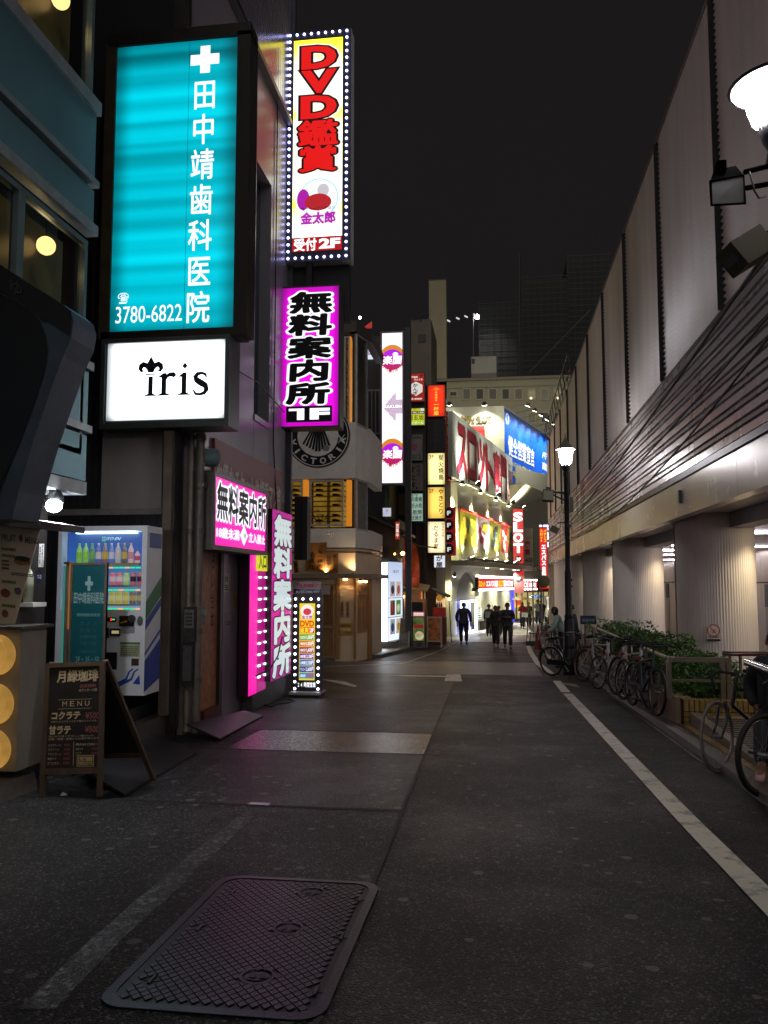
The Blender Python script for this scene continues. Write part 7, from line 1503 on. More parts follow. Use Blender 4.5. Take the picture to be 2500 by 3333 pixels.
q = MB(); q.hexa([(3.25, 7.2, -.4), (3.42, 7.2, -.4), (3.42, 11.28, -.4), (3.25, 11.28, -.4), (3.25, 7.2, .05), (3.42, 7.2, .05), (3.42, 11.28, -.02), (3.25, 11.28, -.02)], TIL); q.build('tiled_cheek', rm)
# hedge: many leaf-sized faces through a lumpy volume
LEAF = [M('#3c6420', .42, var=.4, scale=9), M('#284a16', .48, var=.4, scale=9), M('#54802c', .40, var=.4, scale=9)]
def hedge(label, boxes, n, seed):
    rnd = random.Random(seed); x0 = sum(b[0]+b[1] for b in boxes)/2/len(boxes); y0 = boxes[0][2]
    r = thing('hedge', label, 'hedge', (x0, y0, boxes[0][4])); q = MB()
    blobs = []
    for (xa, xb, ya, yb, z0, z1) in boxes:
        for _ in range(int(16*(yb-ya))): blobs.append((rnd.uniform(xa, xb), rnd.uniform(ya, yb), rnd.uniform(z0+.1, z1-.12), rnd.uniform(.14, .34)))
    for i in range(n):
        bx, by, bz, br = rnd.choice(blobs); t, p = rnd.uniform(0, 2*PI), math.acos(rnd.uniform(-1, 1)); rr = br*rnd.uniform(.65, 1.12)
        c = np.array((bx+rr*math.sin(p)*math.cos(t), by+rr*math.sin(p)*math.sin(t), bz+rr*.8*math.cos(p)))
        L_, w_ = rnd.uniform(.022, .066), rnd.uniform(.010, .024); a = np.array((rnd.gauss(0, 1), rnd.gauss(0, 1), rnd.gauss(.3, .6))); a /= np.linalg.norm(a); b = np.cross(a, (rnd.gauss(0, 1), rnd.gauss(0, 1), rnd.gauss(0, 1))); b /= np.linalg.norm(b); m = np.cross(a, b)*.008
        q.poly([c-a*L_, c-b*w_+m, c+a*L_, c+b*w_+m], LEAF[0 if i % 5 < 2 else (1 if i % 5 < 4 else 2)])
    q.build('foliage', r); q = MB()
    for _ in range(40):
        bx, by, bz, br = rnd.choice(blobs); q.tube([(bx+rnd.uniform(-.1, .1), by, boxes[0][4]-.1), (bx, by, bz)], [.014, .005], M('#2c2014', .7), 4)
    q.build('stems', r); return r
hedge('leafy hedge standing behind the row of leaning bicycles', [(2.55, 3.5, 15.5, 22.5, -.35, .62), (2.5, 3.35, 12.6, 15.6, -.25, .55)], 24000, 3)
hedge('lower dark hedge inside the yellow tiled planter', [(2.6, 4.6, 11.7, 13.0, -.1, .42)], 9000, 5)
MET = M('#8e8672', .3, .75, var=.2, scale=6)
rl = thing('hand_rail', 'long metal hand rail sloping along the hedge behind the bicycles', 'railing', (2.42, 17, gz(17)))
p0, p1, p2 = aX(1901, 2028, 2.42), aX(2172, 2141, 2.42), None
q = MB(); q.tube([p0, p1], .028, M('#8d8a62', .3, .6, var=.2), 10); q.build('top_tube', rl); q = MB(); q.tube([p0-(0, 0, .42), p1-(0, 0, .46)], .02, MET, 8); q.build('mid_tube', rl)
for t in np.linspace(.02, 1, 7): p = p0*(1-t)+p1*t; MB().tube([p, (p[0], p[1], gz(p[1])+.3)], .026, MET, 8).build('post', rl)
rl = thing('planter_rail', 'squared metal railing across the front of the tiled planter', 'railing', (3, 11.45, zp))
a, b = aY(2172, 2146, 11.4), aY(2372, 2150, 11.4); q = MB(); q.box(a[0], b[0], 11.37, 11.43, a[2]-.03, a[2]+.03, MET); q.build('top_bar', rl); q = MB(); q.box(a[0], b[0], 11.385, 11.415, a[2]-.285, a[2]-.255, MET); q.build('mid_bar', rl)
for u in (2176, 2350, 2370): p = aY(u, 2146, 11.4); MB().box(p[0]-.03, p[0]+.03, 11.37, 11.43, zp, a[2]-.03, MET).build('post', rl)
rl = thing('stair_rail', 'shiny round hand rail rising at the right edge behind the tiled planter', 'railing', (3.6, 11.9, zp))
c0, c1 = aY(2356, 2126, 12.0), aY(2500, 2128, 11.2); q = MB(); q.tube([c0, aY(2375, 2128, 11.9), c1, c1+np.array([.8, -.3, 0])], .032, M('#b9a394', .18, .9), 12); q.build('top_tube', rl)
for u in (2375, 2409): p = aY(u, 2130, 11.9); MB().tube([p, (p[0], p[1], zp-.3)], .022, MET, 8).build('post', rl)
rl = thing('corner_rail', 'nearest hand rail with a rounded bright end at the right edge', 'railing', (2.7, 8.6, gz(8.6)))
e0 = aY(2432, 2155, 8.4); e1 = aY(2520, 2188, 7.6); q = MB(); q.tube([e0, e0+(e1-e0)*.1, e1, e1+(e1-e0)], .035, M('#9aa0a4', .2, .9), 12); q.build('top_tube', rl); MB().box(e0[0]+.06, e0[0]+.13, e0[1]-.08, e0[1]-.02, gz(8), e0[2]-.02, M('#2a2624', .4, .5)).build('post', rl)
# small boards and street bits near the far lamp
F = fY(1889, 2004, 1941, 2032, 23.5); s = thing('navy_notice_board', 'small navy notice board above the hedge right of the far lamp', 'sign', F.base()); MB().slab(F, 0, 0, 1, 1, -.03, 0, M('#121a3c', .4)).build('board', s); q = MB(); q.htext(F, '渋谷中央', .1, .3, .9, .75, M('#8a90a8', .5), l=.004, bold=.02); q.build('lettering', s); MB().slab(F, .02, 1, .14, 2.7, -.03, 0, M('#b8b4a4', .5)).build('leg', s)
p = aG(1752, 2113); cn = thing('traffic_cone', 'faded red traffic cone by the kerb in front of the parked bicycles', 'cone', p); CO = M('#7c2a1e', .5, var=.25); MB().box(p[0]-.18, p[0]+.18, p[1]-.18, p[1]+.18, p[2], p[2]+.04, CO).build('base', cn); MB().lathe(p, [(.15, .04), (.11, .3), (.03, .86), (.0, .87)], CO, 18).build('cone_body', cn)
for u0, v0, u1, v1, w in ((1722, 2008, 1712, 2098, 'left'), (1738, 2008, 1722, 2098, 'right')):
    q = MB(); b_ = aG(u1, v1); t_ = aY(u0, v0, b_[1]+.3); q.tube([b_, t_], .022, M('#b09a8a', .5), 8); q.solo('leaning_pole', f'thin pale pole leaning near the kerb, the {w} of the two', 'pole', 'poles leaning by the kerb')
p = aG(1730, 2102); tb = thing('plastic_crate', 'dark green plastic tray beside the red traffic cone', 'crate', p); GN = M('#12321e', .5); MB().box(p[0]-.22, p[0]+.22, p[1]-.15, p[1]+.15, p[2], p[2]+.03, GN).build('bottom', tb)
q = MB(); q.box(p[0]-.22, p[0]-.2, p[1]-.15, p[1]+.15, p[2]+.03, p[2]+.18, GN).box(p[0]+.2, p[0]+.22, p[1]-.15, p[1]+.15, p[2]+.03, p[2]+.18, GN).box(p[0]-.2, p[0]+.2, p[1]-.15, p[1]-.13, p[2]+.03, p[2]+.18, GN).box(p[0]-.2, p[0]+.2, p[1]+.13, p[1]+.15, p[2]+.03, p[2]+.18, GN); q.build('sides', tb)
p = aG(1735, 2096); sl = thing('folding_stool', 'small round metal stool behind the green tray', 'stool', p); MB().cyl(p+np.array([0, 0, .44]), p+np.array([0, 0, .48]), .17, M('#3a3a3a', .4), n=16).build('seat', sl)
for d in ((-.13, -.1), (.13, -.1), (-.13, .1), (.13, .1)): MB().tube([p+np.array([d[0], d[1], 0]), p+np.array([d[0]*.8, d[1]*.8, .45])], .014, STEEL, 6).build('leg', sl)
P = aY(1770, 1893, 40); s = thing('traffic_mirror', 'round olive traffic mirror seen from behind on a thin pole', 'mirror', (P[0], 40, gz(40))); MB().lathe((0, 0, 0), [(0, .03), (.25, .0), (.30, -.05), (.30, -.08)], M('#7c785a', .5), 24).xf(Matrix.Translation(Vector(P)) @ Matrix.Rotation(PI/2, 4, 'X')).build('disc', s); q = MB(); q.tube([(P[0]-.12, 40.1, gz(40)), (P[0]-.12, 40.1, P[2]+.6)], .045, M('#8c8a7c', .4, .3), 8); q.build('pole', s)
P = aY(1734, 1890, 45); q = MB(); q.tube([(P[0], 45, gz(45)), (P[0], 45, P[2])], .04, M('#a8a48e', .4), 8); q.solo('sign_pole', 'thin pale pole standing in the bend before the lit shopfront', 'pole')
# ================================================================ bicycles
def mtx(x, y, z, rz, lean=0.0): return Matrix.Translation((x, y, z)) @ Matrix.Rotation(rz, 4, 'Z') @ Matrix.Rotation(lean, 4, 'X')
def bicycle(label, front, heading, frame='#2a2c30', tyre='#0c0c0d', rim='#8c8c8e', kind='road', lean=0.0, steer=0.0, group='parked bicycles', R=.335, grip='#141414', name='bicycle'):
    """built along +x (front), rear contact at the origin; front = plan point of the front wheel's contact, heading in degrees from +x"""
    WB = 1.02; FRM = M(frame, .3, .35, var=.15); TY = M(tyre, .6); RM = M(rim, .25, .85); DK = M('#111113', .45); SP = M('#9c9c9e', .3, .85); GR = M(grip, .6)
    tr = .024 if kind == 'mtb' else (.019 if kind == 'city' else .014)
    r = thing(name, label, 'bicycle', (0, 0, 0), group)
    rear, fr = (0, 0, R), (WB, 0, R)
    bbk = (.43, 0, .28); head_t, head_b = (.80, 0, .83 if kind != 'city' else .80), (.845, 0, .64); seat_t = (.24, 0, .82 if kind != 'city' else .78)
    def wheel(c, par, st=0.0):
        w = MB().torus(c, R-tr, tr, TY, 1, 40, 8); 
        Ms = Matrix.Translation(Vector(c)) @ Matrix.Rotation(st, 4, 'Z') @ Matrix.Translation(-Vector(c))
        wt = w.xf(Ms).build('wheel', par)
        MB().torus(c, R-2*tr-.006, .009, RM, 1, 40, 6).xf(Ms).build('rim', wt)
        s = MB(); n = 20
        for k in range(n):
            a = 2*PI*k/n; d = .35 if k % 2 else -.35; y = .025 if (k//2) % 2 else -.025
            s.cyl((c[0]+.022*math.cos(a+d*3), y, c[2]+.022*math.sin(a+d*3)), (c[0]+(R-2*tr)*math.cos(a), 0, c[2]+(R-2*tr)*math.sin(a)), .0016, SP, n=3, caps=False)
        s.cyl((c[0], -.05, c[2]), (c[0], .05, c[2]), .02, SP, n=10); s.xf(Ms).build('spokes', wt); return wt
    wheel(rear, r); wheel(fr, r, steer)
    f = MB(); t1, t2 = .016, .013
    if kind == 'city':
        f.tube([head_b, (.70, 0, .42), (.55, 0, .30), bbk], .019, FRM, 8).tube([(.815, 0, .72), (.68, 0, .52), (.50, 0, .40), (.40, 0, .38)], .014, FRM, 8)
    elif kind == 'low': f.tube([head_b, bbk], .02, FRM, 8).tube([head_t, (.62, 0, .58), (.50, 0, .42), (.42, 0, .50), (.36, 0, .62), (.30, 0, .60)], .016, FRM, 8)
    else: f.cyl(head_b, bbk, .019, FRM).cyl((.81, 0, .79), (.27, 0, .755 if kind == 'road' else .70), t1, FRM)
    f.cyl(bbk, (seat_t[0]+.02, 0, seat_t[2]-.06), t1, FRM).cyl(head_t, head_b, .021, FRM)
    for y in (-.055, .055): f.tube([bbk, (.3, y*.7, .29), (0, y, R)], .010, FRM, 6).tube([(.27, 0, .70), (.2, y*.6, .62), (0, y, R)], .008, FRM, 6)
    f.build('frame', r)
    k = MB(); k.tube([head_b, (.85, 0, .66)], .02, FRM, 8)
    for y in (-.048, .048): k.tube([(.852, y*.5, .64), (.86, y, .60), (.93, y, .44), (WB, y, R)], [.016, .015, .012, .010], FRM if kind != 'mtb' else DK, 8)
    Ms = Matrix.Translation(Vector(fr)) @ Matrix.Rotation(steer, 4, 'Z') @ Matrix.Translation(-Vector(fr)); k.xf(Ms).build('fork', r)
    h = MB(); hz = .96 if kind != 'city' else 1.0
    h.cyl(head_t, (.775, 0, hz-.02), .014, DK)
    if kind == 'road': h.tube([(.84, 0, hz-.03), (.775, 0, hz-.02)], .013, DK).tube([(.90, -.21, hz-.16), (.93, -.21, hz-.08), (.90, -.21, hz-.02), (.83, -.19, hz-.01), (.83, 0, hz-.01), (.83, .19, hz-.01), (.90, .21, hz-.02), (.93, .21, hz-.08), (.90, .21, hz-.16)], .015, GR, 8)
    elif kind == 'city': h.tube([(.60, -.27, hz+.02), (.70, -.26, hz+.05), (.80, -.14, hz+.05), (.79, 0, hz), (.80, .14, hz+.05), (.70, .26, hz+.05), (.60, .27, hz+.02)], .012, SP, 8)
    else: h.tube([(.84, 0, hz-.01), (.775, 0, hz-.02)], .015, DK).tube([(.80, -.30, hz+.02), (.83, -.10, hz+.01), (.84, 0, hz), (.83, .10, hz+.01), (.80, .30, hz+.02)], .014, DK, 8)
    hb = h.build('handlebar', r)
    for y in (-1, 1):
        gx = .60 if kind == 'city' else .80; MB().tube([(gx-.02, y*.31, hz+.015), (gx+.04, y*.22, hz+.03)], .018, GR, 8).build('grip', hb); MB().tube([(gx+.05, y*.2, hz+.01), (gx+.10, y*.24, hz-.03)], .006, SP, 6).build('brake_lever', hb)
    s = MB(); sz = seat_t[2]+.08; s.cyl((seat_t[0]+.02, 0, seat_t[2]-.08), (seat_t[0]-.01, 0, sz), .013, SP)
    s.add([(.08, -.075, sz+.02), (.08, .075, sz+.02), (.22, .05, sz+.045), (.36, .016, sz+.03), (.36, -.016, sz+.03), (.22, -.05, sz+.045), (.08, -.07, sz-.02), (.08, .07, sz-.02), (.22, .035, sz), (.36, .012, sz+.01), (.36, -.012, sz+.01), (.22, -.035, sz)], [(0, 5, 2, 1), (5, 4, 3, 2), (6, 7, 8, 11), (11, 8, 9, 10), (0, 1, 7, 6), (1, 2, 8, 7), (2, 3, 9, 8), (3, 4, 10, 9), (4, 5, 11, 10), (5, 0, 6, 11)], DK, True); s.build('saddle', r)
    c = MB(); c.cyl((bbk[0], -.05, bbk[2]), (bbk[0], -.04, bbk[2]), .085, SP if kind == 'road' else DK, n=20).cyl((bbk[0], -.07, bbk[2]), (bbk[0], .07, bbk[2]), .02, DK); c.cyl((bbk[0], -.07, bbk[2]), (bbk[0]+.12, -.08, bbk[2]-.12), .011, SP, n=6).cyl((bbk[0], .07, bbk[2]), (bbk[0]-.12, .08, bbk[2]+.12), .011, SP, n=6)
    for y in (.045, -.045): c.tube([(bbk[0], -.045, bbk[2]+y*1.7), (0, -.045, R+y*.8)], .005, DK, 4)
    cr = c.build('crank_and_chain', r)
    for sg in (-1, 1): MB().box(bbk[0]-sg*.12-.05+.0, bbk[0]-sg*.12+.05, min(sg*.08, sg*.17), max(sg*.08, sg*.17), bbk[2]+sg*.12-.012, bbk[2]+sg*.12+.012, DK).build('pedal', cr)
    if kind == 'city':
        for cc, a0, a1, nm in ((rear, -.4, 3.2, 'mudguard'), (fr, .2, 2.9, 'mudguard')):
            m = MB(); pts = [(cc[0]+(R+.022)*math.cos(t), 0, cc[2]+(R+.022)*math.sin(t)) for t in np.linspace(a0, a1, 14)]
            vs = [(p[0], y, p[2]) for p in pts for y in (-.028, .028)]; m.add(vs, [(2*i, 2*i+1, 2*i+3, 2*i+2) for i in range(13)], SP, True); m.build(nm, r)
        m = MB(); m.box(-.06, .46, -.075, -.055, R-.06, R+.05, DK); m.build('chain_guard', r)
        b = MB(); bx0, bx1, bw, bz0, bz1 = .86, 1.16, .17, .72, .98; wi = .0035
        for i in range(9): y = -bw+2*bw*i/8; b.cyl((bx0, y*.85, bz0), (bx0-.03, y, bz1), wi, DK, n=4).cyl((bx1-.05, y*.85, bz0), (bx1, y, bz1), wi, DK, n=4).cyl((bx0, y*.85, bz0), (bx1-.05, y*.85, bz0), wi, DK, n=4)
        for i in range(8):
            x = bx0+(bx1-bx0)*i/7
            for y in (-1, 1): b.cyl((bx0+(bx1-.05-bx0)*i/7, y*bw*.85, bz0), (bx0-.03+(bx1-bx0+.03)*i/7, y*bw, bz1), wi, DK, n=4)
        for z in np.linspace(0, 1, 6): e = .85+.15*z; b.tube([(bx0-.03*z, -bw*e, bz0+(bz1-bz0)*z), (bx1-.05+.05*z, -bw*e, bz0+(bz1-bz0)*z), (bx1-.05+.05*z, bw*e, bz0+(bz1-bz0)*z), (bx0-.03*z, bw*e, bz0+(bz1-bz0)*z), (bx0-.03*z, -bw*e, bz0+(bz1-bz0)*z)], wi if z < 1 else .008, DK, 4)
        b.build('basket', r); b = MB(); b.box(-.25, .20, -.06, -.05, R+.40, R+.41, SP).box(-.25, .20, .05, .06, R+.40, R+.41, SP)
        for x in (-.25, -.1, .05, .19): b.box(x, x+.01, -.05, .05, R+.40, R+.408, SP)
        for y in (-.055, .055): b.cyl((0, y, R), (-.18, y, R+.40), .006, SP, n=5)
        b.build('rear_rack', r)
    m = MB(); m.cyl((-.02, .06, R-.01), (.05, .17, .0), .008, SP, n=6); m.build('kickstand', r)
    m = MB(); m.sph((.15 if kind != 'city' else -.27, 0, .72 if kind != 'city' else R+.34), (.012, .03, .025), M('#a01018', .3), 10, 6); m.build('rear_reflector', r)
    a = math.radians(heading); y = front[1]; 
    r.location = (front[0]-WB*math.cos(a), front[1]-WB*math.sin(a), front[2] if len(front) > 2 else gz(y)); r.rotation_euler = Euler((lean, 0, a), 'XYZ'); return r
def gp(u, v, h=0.0): p = aG(u, v, h); return (p[0], p[1], gz(p[1])+h)
bicycle('dark city bicycle with a front wire basket parked at the far lamp post', gp(1917, 2214), -42, '#1d1f22', kind='city', lean=.04)
bicycle('road bicycle with a red front tyre and white head tube, leaning on the hedge rail', gp(1992, 2236, .06), -62, '#c9cbc8', tyre='#6a201a', kind='road', lean=-.12)
bicycle('silver low step bicycle with a swooping frame beside the red tyred one', gp(2040, 2268, .07), -68, '#a9aaa6', kind='low', lean=-.10, R=.31)
bicycle('white framed sports bicycle leaning in the middle of the row', gp(2093, 2291, .07), -73, '#c4c6c2', kind='mtb', lean=-.12)
bicycle('black mountain bicycle close beside the white sports one', gp(2112, 2310, .07), -76, '#22262a', kind='mtb', lean=-.10)
bicycle('black bicycle with turquoise trim and red lamp, nearest of the leaning row', gp(2136, 2332, .07), -80, '#1c3436', kind='mtb', lean=-.08)
bicycle('black fixed gear bicycle with a pale front rim parked at the ramp', gp(2340, 2515), 196, '#121214', rim='#a8a49c', tyre='#76706a', kind='road', lean=.03, steer=.60, R=.345)
bicycle('fat tyred black mountain bicycle cut by the right frame edge', gp(2492, 2596), 185, '#101012', kind='mtb', steer=.55, R=.35, lean=.02)
# cluster by the kerb behind the city bicycle
for i, (u, v, hd, c, k, lab) in enumerate(((1790, 2150, -120, '#1a1b1e', 'city', 'black basket bicycle just behind the red traffic cone'), (1806, 2144, -112, '#26282b', 'mtb', 'dark upright bicycle second in the cluster behind the cone'), (1822, 2136, -108, '#1a1c20', 'city', 'dark basket bicycle in front of the bending woman'), (1772, 2118, -125, '#303236', 'city', 'pale basketed bicycle at the far end by the leaning poles'))):
    bicycle(lab, gp(u, v), hd, c, kind=k, lean=.05, group='bicycles crowded by the traffic cone')

# ================================================================ people
SKIN = M('#8a5f48', .5, var=.08); HAIR = M('#0c0a09', .5)
def skin_obj(name, verts, edges, rad, m, parent, root=0, sub=2):
    me = bpy.data.meshes.new(name); me.from_pydata([tuple(v) for v in verts], edges, []); o = bpy.data.objects.new(name, me); COL.objects.link(o)
    sk = o.modifiers.new('s', 'SKIN'); sk.use_smooth_shade = True; o.modifiers.new('ss', 'SUBSURF').levels = sub
    for i, r in enumerate(rad): me.skin_vertices[0].data[i].radius = (r if isinstance(r, tuple) else (r, r)); me.skin_vertices[0].data[i].use_root = (i == root)
    dg = bpy.context.evaluated_depsgraph_get(); m2 = bpy.data.meshes.new_from_object(o.evaluated_get(dg)); bpy.data.objects.remove(o); bpy.data.meshes.remove(me)
    m2.materials.clear(); m2.materials.append(m)
    for p in m2.polygons: p.use_smooth = True; p.material_index = 0
    ob = bpy.data.objects.new(name, m2); COL.objects.link(ob); ob.parent = parent; return ob
def person(label, loc, face, H=1.70, top='#17171c', legs='#141416', shoe='#1a1a1a', hair='#0c0a09', stride=.18, armL='down', armR='down', hair_len=0, coat=0, bend=0.0, group=None, wide=1.0, skirt=False, seated=False, head_yaw=0.0, cap=None):
    """standing figure facing +y, then turned to face `face` degrees (0 = +x)"""
    k = H/1.70; r = thing('person', label, 'person', (0, 0, 0), group)
    V = lambda *p: np.array(p, float)*k
    if seated: hipz = .50
    else: hipz = .90-.02*abs(stride)
    def up(p):      # bend the trunk forward about the hips
        p = np.array(p, float); z = p[2]-hipz*k; c, s_ = math.cos(bend), math.sin(bend); return np.array((p[0], p[1]*c+z*s_, hipz*k+z*c-p[1]*s_))
    dz = hipz-.90
    pel, spi, che, nec = V(0, 0, .94+dz), up(V(0, .0, 1.14+dz)), up(V(0, .0, 1.33+dz)), up(V(0, .012, 1.475+dz))
    hb, hm, ht = up(V(0, .035, 1.545+dz)), up(V(0, .03, 1.61+dz)), up(V(0, .012, 1.668+dz))
    nose, chin = up(V(0, .125, 1.58+dz)), up(V(0, .085, 1.52+dz))
    hipL, hipR = V(-.085*wide, 0, .90+dz), V(.085*wide, 0, .90+dz)
    if seated:
        kn = [V(-.13, .42, .50), V(.12, .44, .52)]; an = [V(-.15, .62, .10), V(.13, .70, .12)]; to = [V(-.17, .78, .05), V(.14, .86, .08)]
    else:
        s = stride; kn = [V(-.09*wide, .06+s*.55, .50), V(.09*wide, .05-s*.35, .49)]; an = [V(-.085*wide, s, .08), V(.085*wide, -s*1.1, .09+.06*abs(s)*2)]; to = [an[0]+V(-.01, .14, -.05), an[1]+V(.01, .13, -.05)]
    shL, shR = up(V(-.165*wide, 0, 1.405+dz)), up(V(.165*wide, 0, 1.405+dz))
    def arm(sg, mode):
        sh_ = shL if sg < 0 else shR
        if mode == 'down': e, w = up(V(sg*.225*wide, -.02, 1.13+dz)), up(V(sg*.235*wide, .05, .89+dz))
        elif mode == 'back': e, w = up(V(sg*.235*wide, -.10, 1.14+dz)), up(V(sg*.22*wide, -.10, .91+dz))
        elif mode == 'phone': e, w = up(V(sg*.215*wide, .03, 1.14+dz)), up(V(sg*.08, .27, 1.18+dz))
        elif mode == 'umbrella': e, w = up(V(sg*.21*wide, .05, 1.14+dz)), up(V(sg*.13, .22, 1.30+dz))
        elif mode == 'pocket': e, w = up(V(sg*.27*wide, -.05, 1.14+dz)), up(V(sg*.19*wide, .06, .96+dz))
        else: e, w = up(V(sg*.20, .16, 1.16+dz)), up(V(sg*.16, .40, 1.12+dz))
        return sh_, e, w
    AL, AR = arm(-1, armL), arm(1, armR)
    # one continuous body: trunk, head with nose and chin, limbs, five fingers on each hand
    vs = [pel, spi, che, nec, hb, hm, ht, chin, nose]; rd = [.10*k, .085*k, .085*k, .052*k, .072*k, .088*k, .062*k, .04*k, .016*k]; ed = [(0, 1), (1, 2), (2, 3), (3, 4), (4, 5), (5, 6), (4, 7), (5, 8)]
    def add(p, rr, j): vs.append(p); rd.append(rr*k); ed.append((j, len(vs)-1)); return len(vs)-1
    for hp, i in ((hipL, 0), (hipR, 1)):
        a = add(hp, .085, 0); b = add(kn[i], .058, a); c = add(an[i], .040, b); add(to[i], .032, c)
    for (sh_, e, w), sg in ((AL, -1), (AR, 1)):
        a = add(sh_, .045, 2); b = add(e, .042, a); c = add(w, .028, b); d = (w-e)/np.linalg.norm(w-e); side = np.cross(d, (0, 1, 0)); side = side/(np.linalg.norm(side)+1e-9)
        pm = add(w+d*.07*k, .030, c)
        for f_ in range(4): q1 = add(w+d*.125*k+side*(f_-1.5)*.02*k, .0095, pm); add(w+d*(.165+(.012, .02, .015, -.005)[f_])*k+side*(f_-1.5)*.021*k+np.array((0, .018*k, 0)), .008, q1)
        t1 = add(w+d*.045*k-side*sg*.04*k+np.array((0, .02*k, 0)), .011, c); add(w+d*.09*k-side*sg*.05*k+np.array((0, .035*k, 0)), .009, t1)
    skin_obj('body', vs, ed, rd, SKIN, r)
    TOP = M(top, .65, var=.2, scale=9); LG = M(legs, .65, var=.2, scale=9); SHM = M(shoe, .5); HR = M(hair, .5)
    zc_ = V(0, 0, .86+dz-.25*coat)
    tv = [spi, che, up(V(0, .008, 1.43+dz)), V(0, 0, .97+dz), zc_]; te = [(0, 1), (1, 2), (0, 3), (3, 4)]; trd = [(.165*k*wide, .125*k), (.175*k*wide, .13*k), .085*k, (.165*k*wide, .135*k), (.17*k*wide, .14*k)]
    for (sh_, e, w) in (AL, AR):
        j = len(tv); tv += [sh_, e, w-(w-e)*.05]; trd += [.095*k, .075*k, .055*k]; te += [(1, j), (j, j+1), (j+1, j+2)]
    skin_obj('jacket', tv, te, trd, TOP, r)
    lv = [V(0, 0, .95+dz)]; le = []; lr = [(.15*k*wide, .12*k)]
    for hp, i in ((hipL, 0), (hipR, 1)):
        j = len(lv); lv += [hp, kn[i], an[i]+(kn[i]-an[i])*.06]; lr += [.112*k*wide, .092*k, .074*k]; le += [(0, j), (j, j+1), (j+1, j+2)]
    skin_obj('trousers', lv, le, lr, LG, r)
    for i in (0, 1):
        d = to[i]-an[i]; d[2] = 0; d = d/np.linalg.norm(d); hz = 0 if not seated else to[i][2]-.045*k; q = MB(); c0 = an[i]*np.array((1, 1, 0))+np.array((0, 0, max(an[i][2]-.075*k, .0)))-d*.05*k
        sd_ = np.array((-d[1], d[0], 0)); P = []
        for t, w_, h_ in ((0, .035, .07), (.10, .042, .075), (.19, .045, .055), (.255, .03, .035)): P.append((c0+d*t*k, w_*k, h_*k))
        vsh = []; 
        for c_, w_, h_ in P: vsh += [c_-sd_*w_, c_+sd_*w_, c_+sd_*w_*.75+np.array((0, 0, h_)), c_-sd_*w_*.75+np.array((0, 0, h_))]
        q.add(vsh, [(4*a+b, 4*a+(b+1) % 4, 4*a+4+(b+1) % 4, 4*a+4+b) for a in range(3) for b in range(4)]+[(3, 2, 1, 0), (12, 13, 14, 15)], SHM, True); q.build('shoe', r)
    # hair cap, longer for some
    q = MB(); hc = up(V(0, .012, 1.615+dz)); n = 16; rows = []
    for j in range(9):
        t = PI*.5*j/8*(1.25 if hair_len == 0 else 1.45)
        for i in range(n):
            a = 2*PI*i/n; fr_ = max(0, math.sin(a)); tt = t*(1-.42*fr_); x = .098*k*math.sin(tt)*math.cos(a); y = .108*k*math.sin(tt)*math.sin(a)-.008*k; z = .112*k*math.cos(tt)
            if hair_len and j == 8 and math.sin(a) < .25: z -= hair_len; x *= 1.08; y -= .01
            rows.append(hc+np.array((x, y, z)))
    q.add(rows, [(j*n+i, (j+1)*n+i, (j+1)*n+(i+1) % n, j*n+(i+1) % n) for j in range(8) for i in range(n)], HR if cap is None else M(cap, .6), True); q.build('hair' if cap is None else 'cap', r)
    for sg in (-1, 1):
        MB().sph(up(V(sg*.034, .108, 1.608+dz)), .011*k, M('#08080a', .2), 8, 6).build('eye', r); MB().sph(up(V(sg*.093, .02, 1.59+dz)), (.014*k, .024*k, .032*k), SKIN, 8, 6).build('ear', r)
    q = MB(); q.sph(up(V(0, .108, 1.548+dz)), (.024*k, .008*k, .007*k), M('#5a2c26', .5), 8, 6); q.build('mouth', r)
    a = math.radians(face-90); r.location = (loc[0], loc[1], loc[2] if len(loc) > 2 else gz(loc[1])); r.rotation_euler = (0, 0, a); r['_arm'] = 0; del r['_arm']
    Rm = Matrix.Translation(Vector(r.location)) @ Matrix.Rotation(a, 4, 'Z'); r_hand = lambda w: Rm @ Vector(w)
    return r, r_hand(AL[2]), r_hand(AR[2]), Rm
G_ = 'people walking in the street'
person('man in a dark suit walking away alone, left of the group', gp(1510, 2098), 92, 1.74, '#22222c', '#1c1c24', stride=.10, armL='back', group=G_, wide=1.22)
person('woman in a dark jacket walking towards the viewer, long hair, hand on her bag strap', gp(1615, 2106), -92, 1.62, '#1d1d20', '#1c1e28', shoe='#8a8580', stride=.16, hair_len=.16, armL='pocket', group=G_, wide=.95)
person('man in a navy jacket looking down at his phone, right of the dark haired woman', gp(1653, 2110), -88, 1.72, '#1c2436', '#262628', stride=.18, armL='phone', armR='phone', group=G_, wide=1.12)
person('person in dark clothes with a grey bag walking away behind the pair, left one', gp(1592, 2072), 88, 1.70, '#1c1c22', '#15151a', stride=.14, group=G_)
person('woman in a brown coat walking away behind the pair, right one', gp(1625, 2072), 90, 1.62, '#4a3f30', '#1a1a1c', stride=.14, coat=.7, hair='#14100c', group=G_)
pr, hl, hr_, Rm_ = person('woman in a red top with a pale bag under the brown umbrella', gp(1701, 2046), -100, 1.62, '#a0141c', '#1b2234', stride=.1, hair_len=.2, armR='umbrella', group=G_)
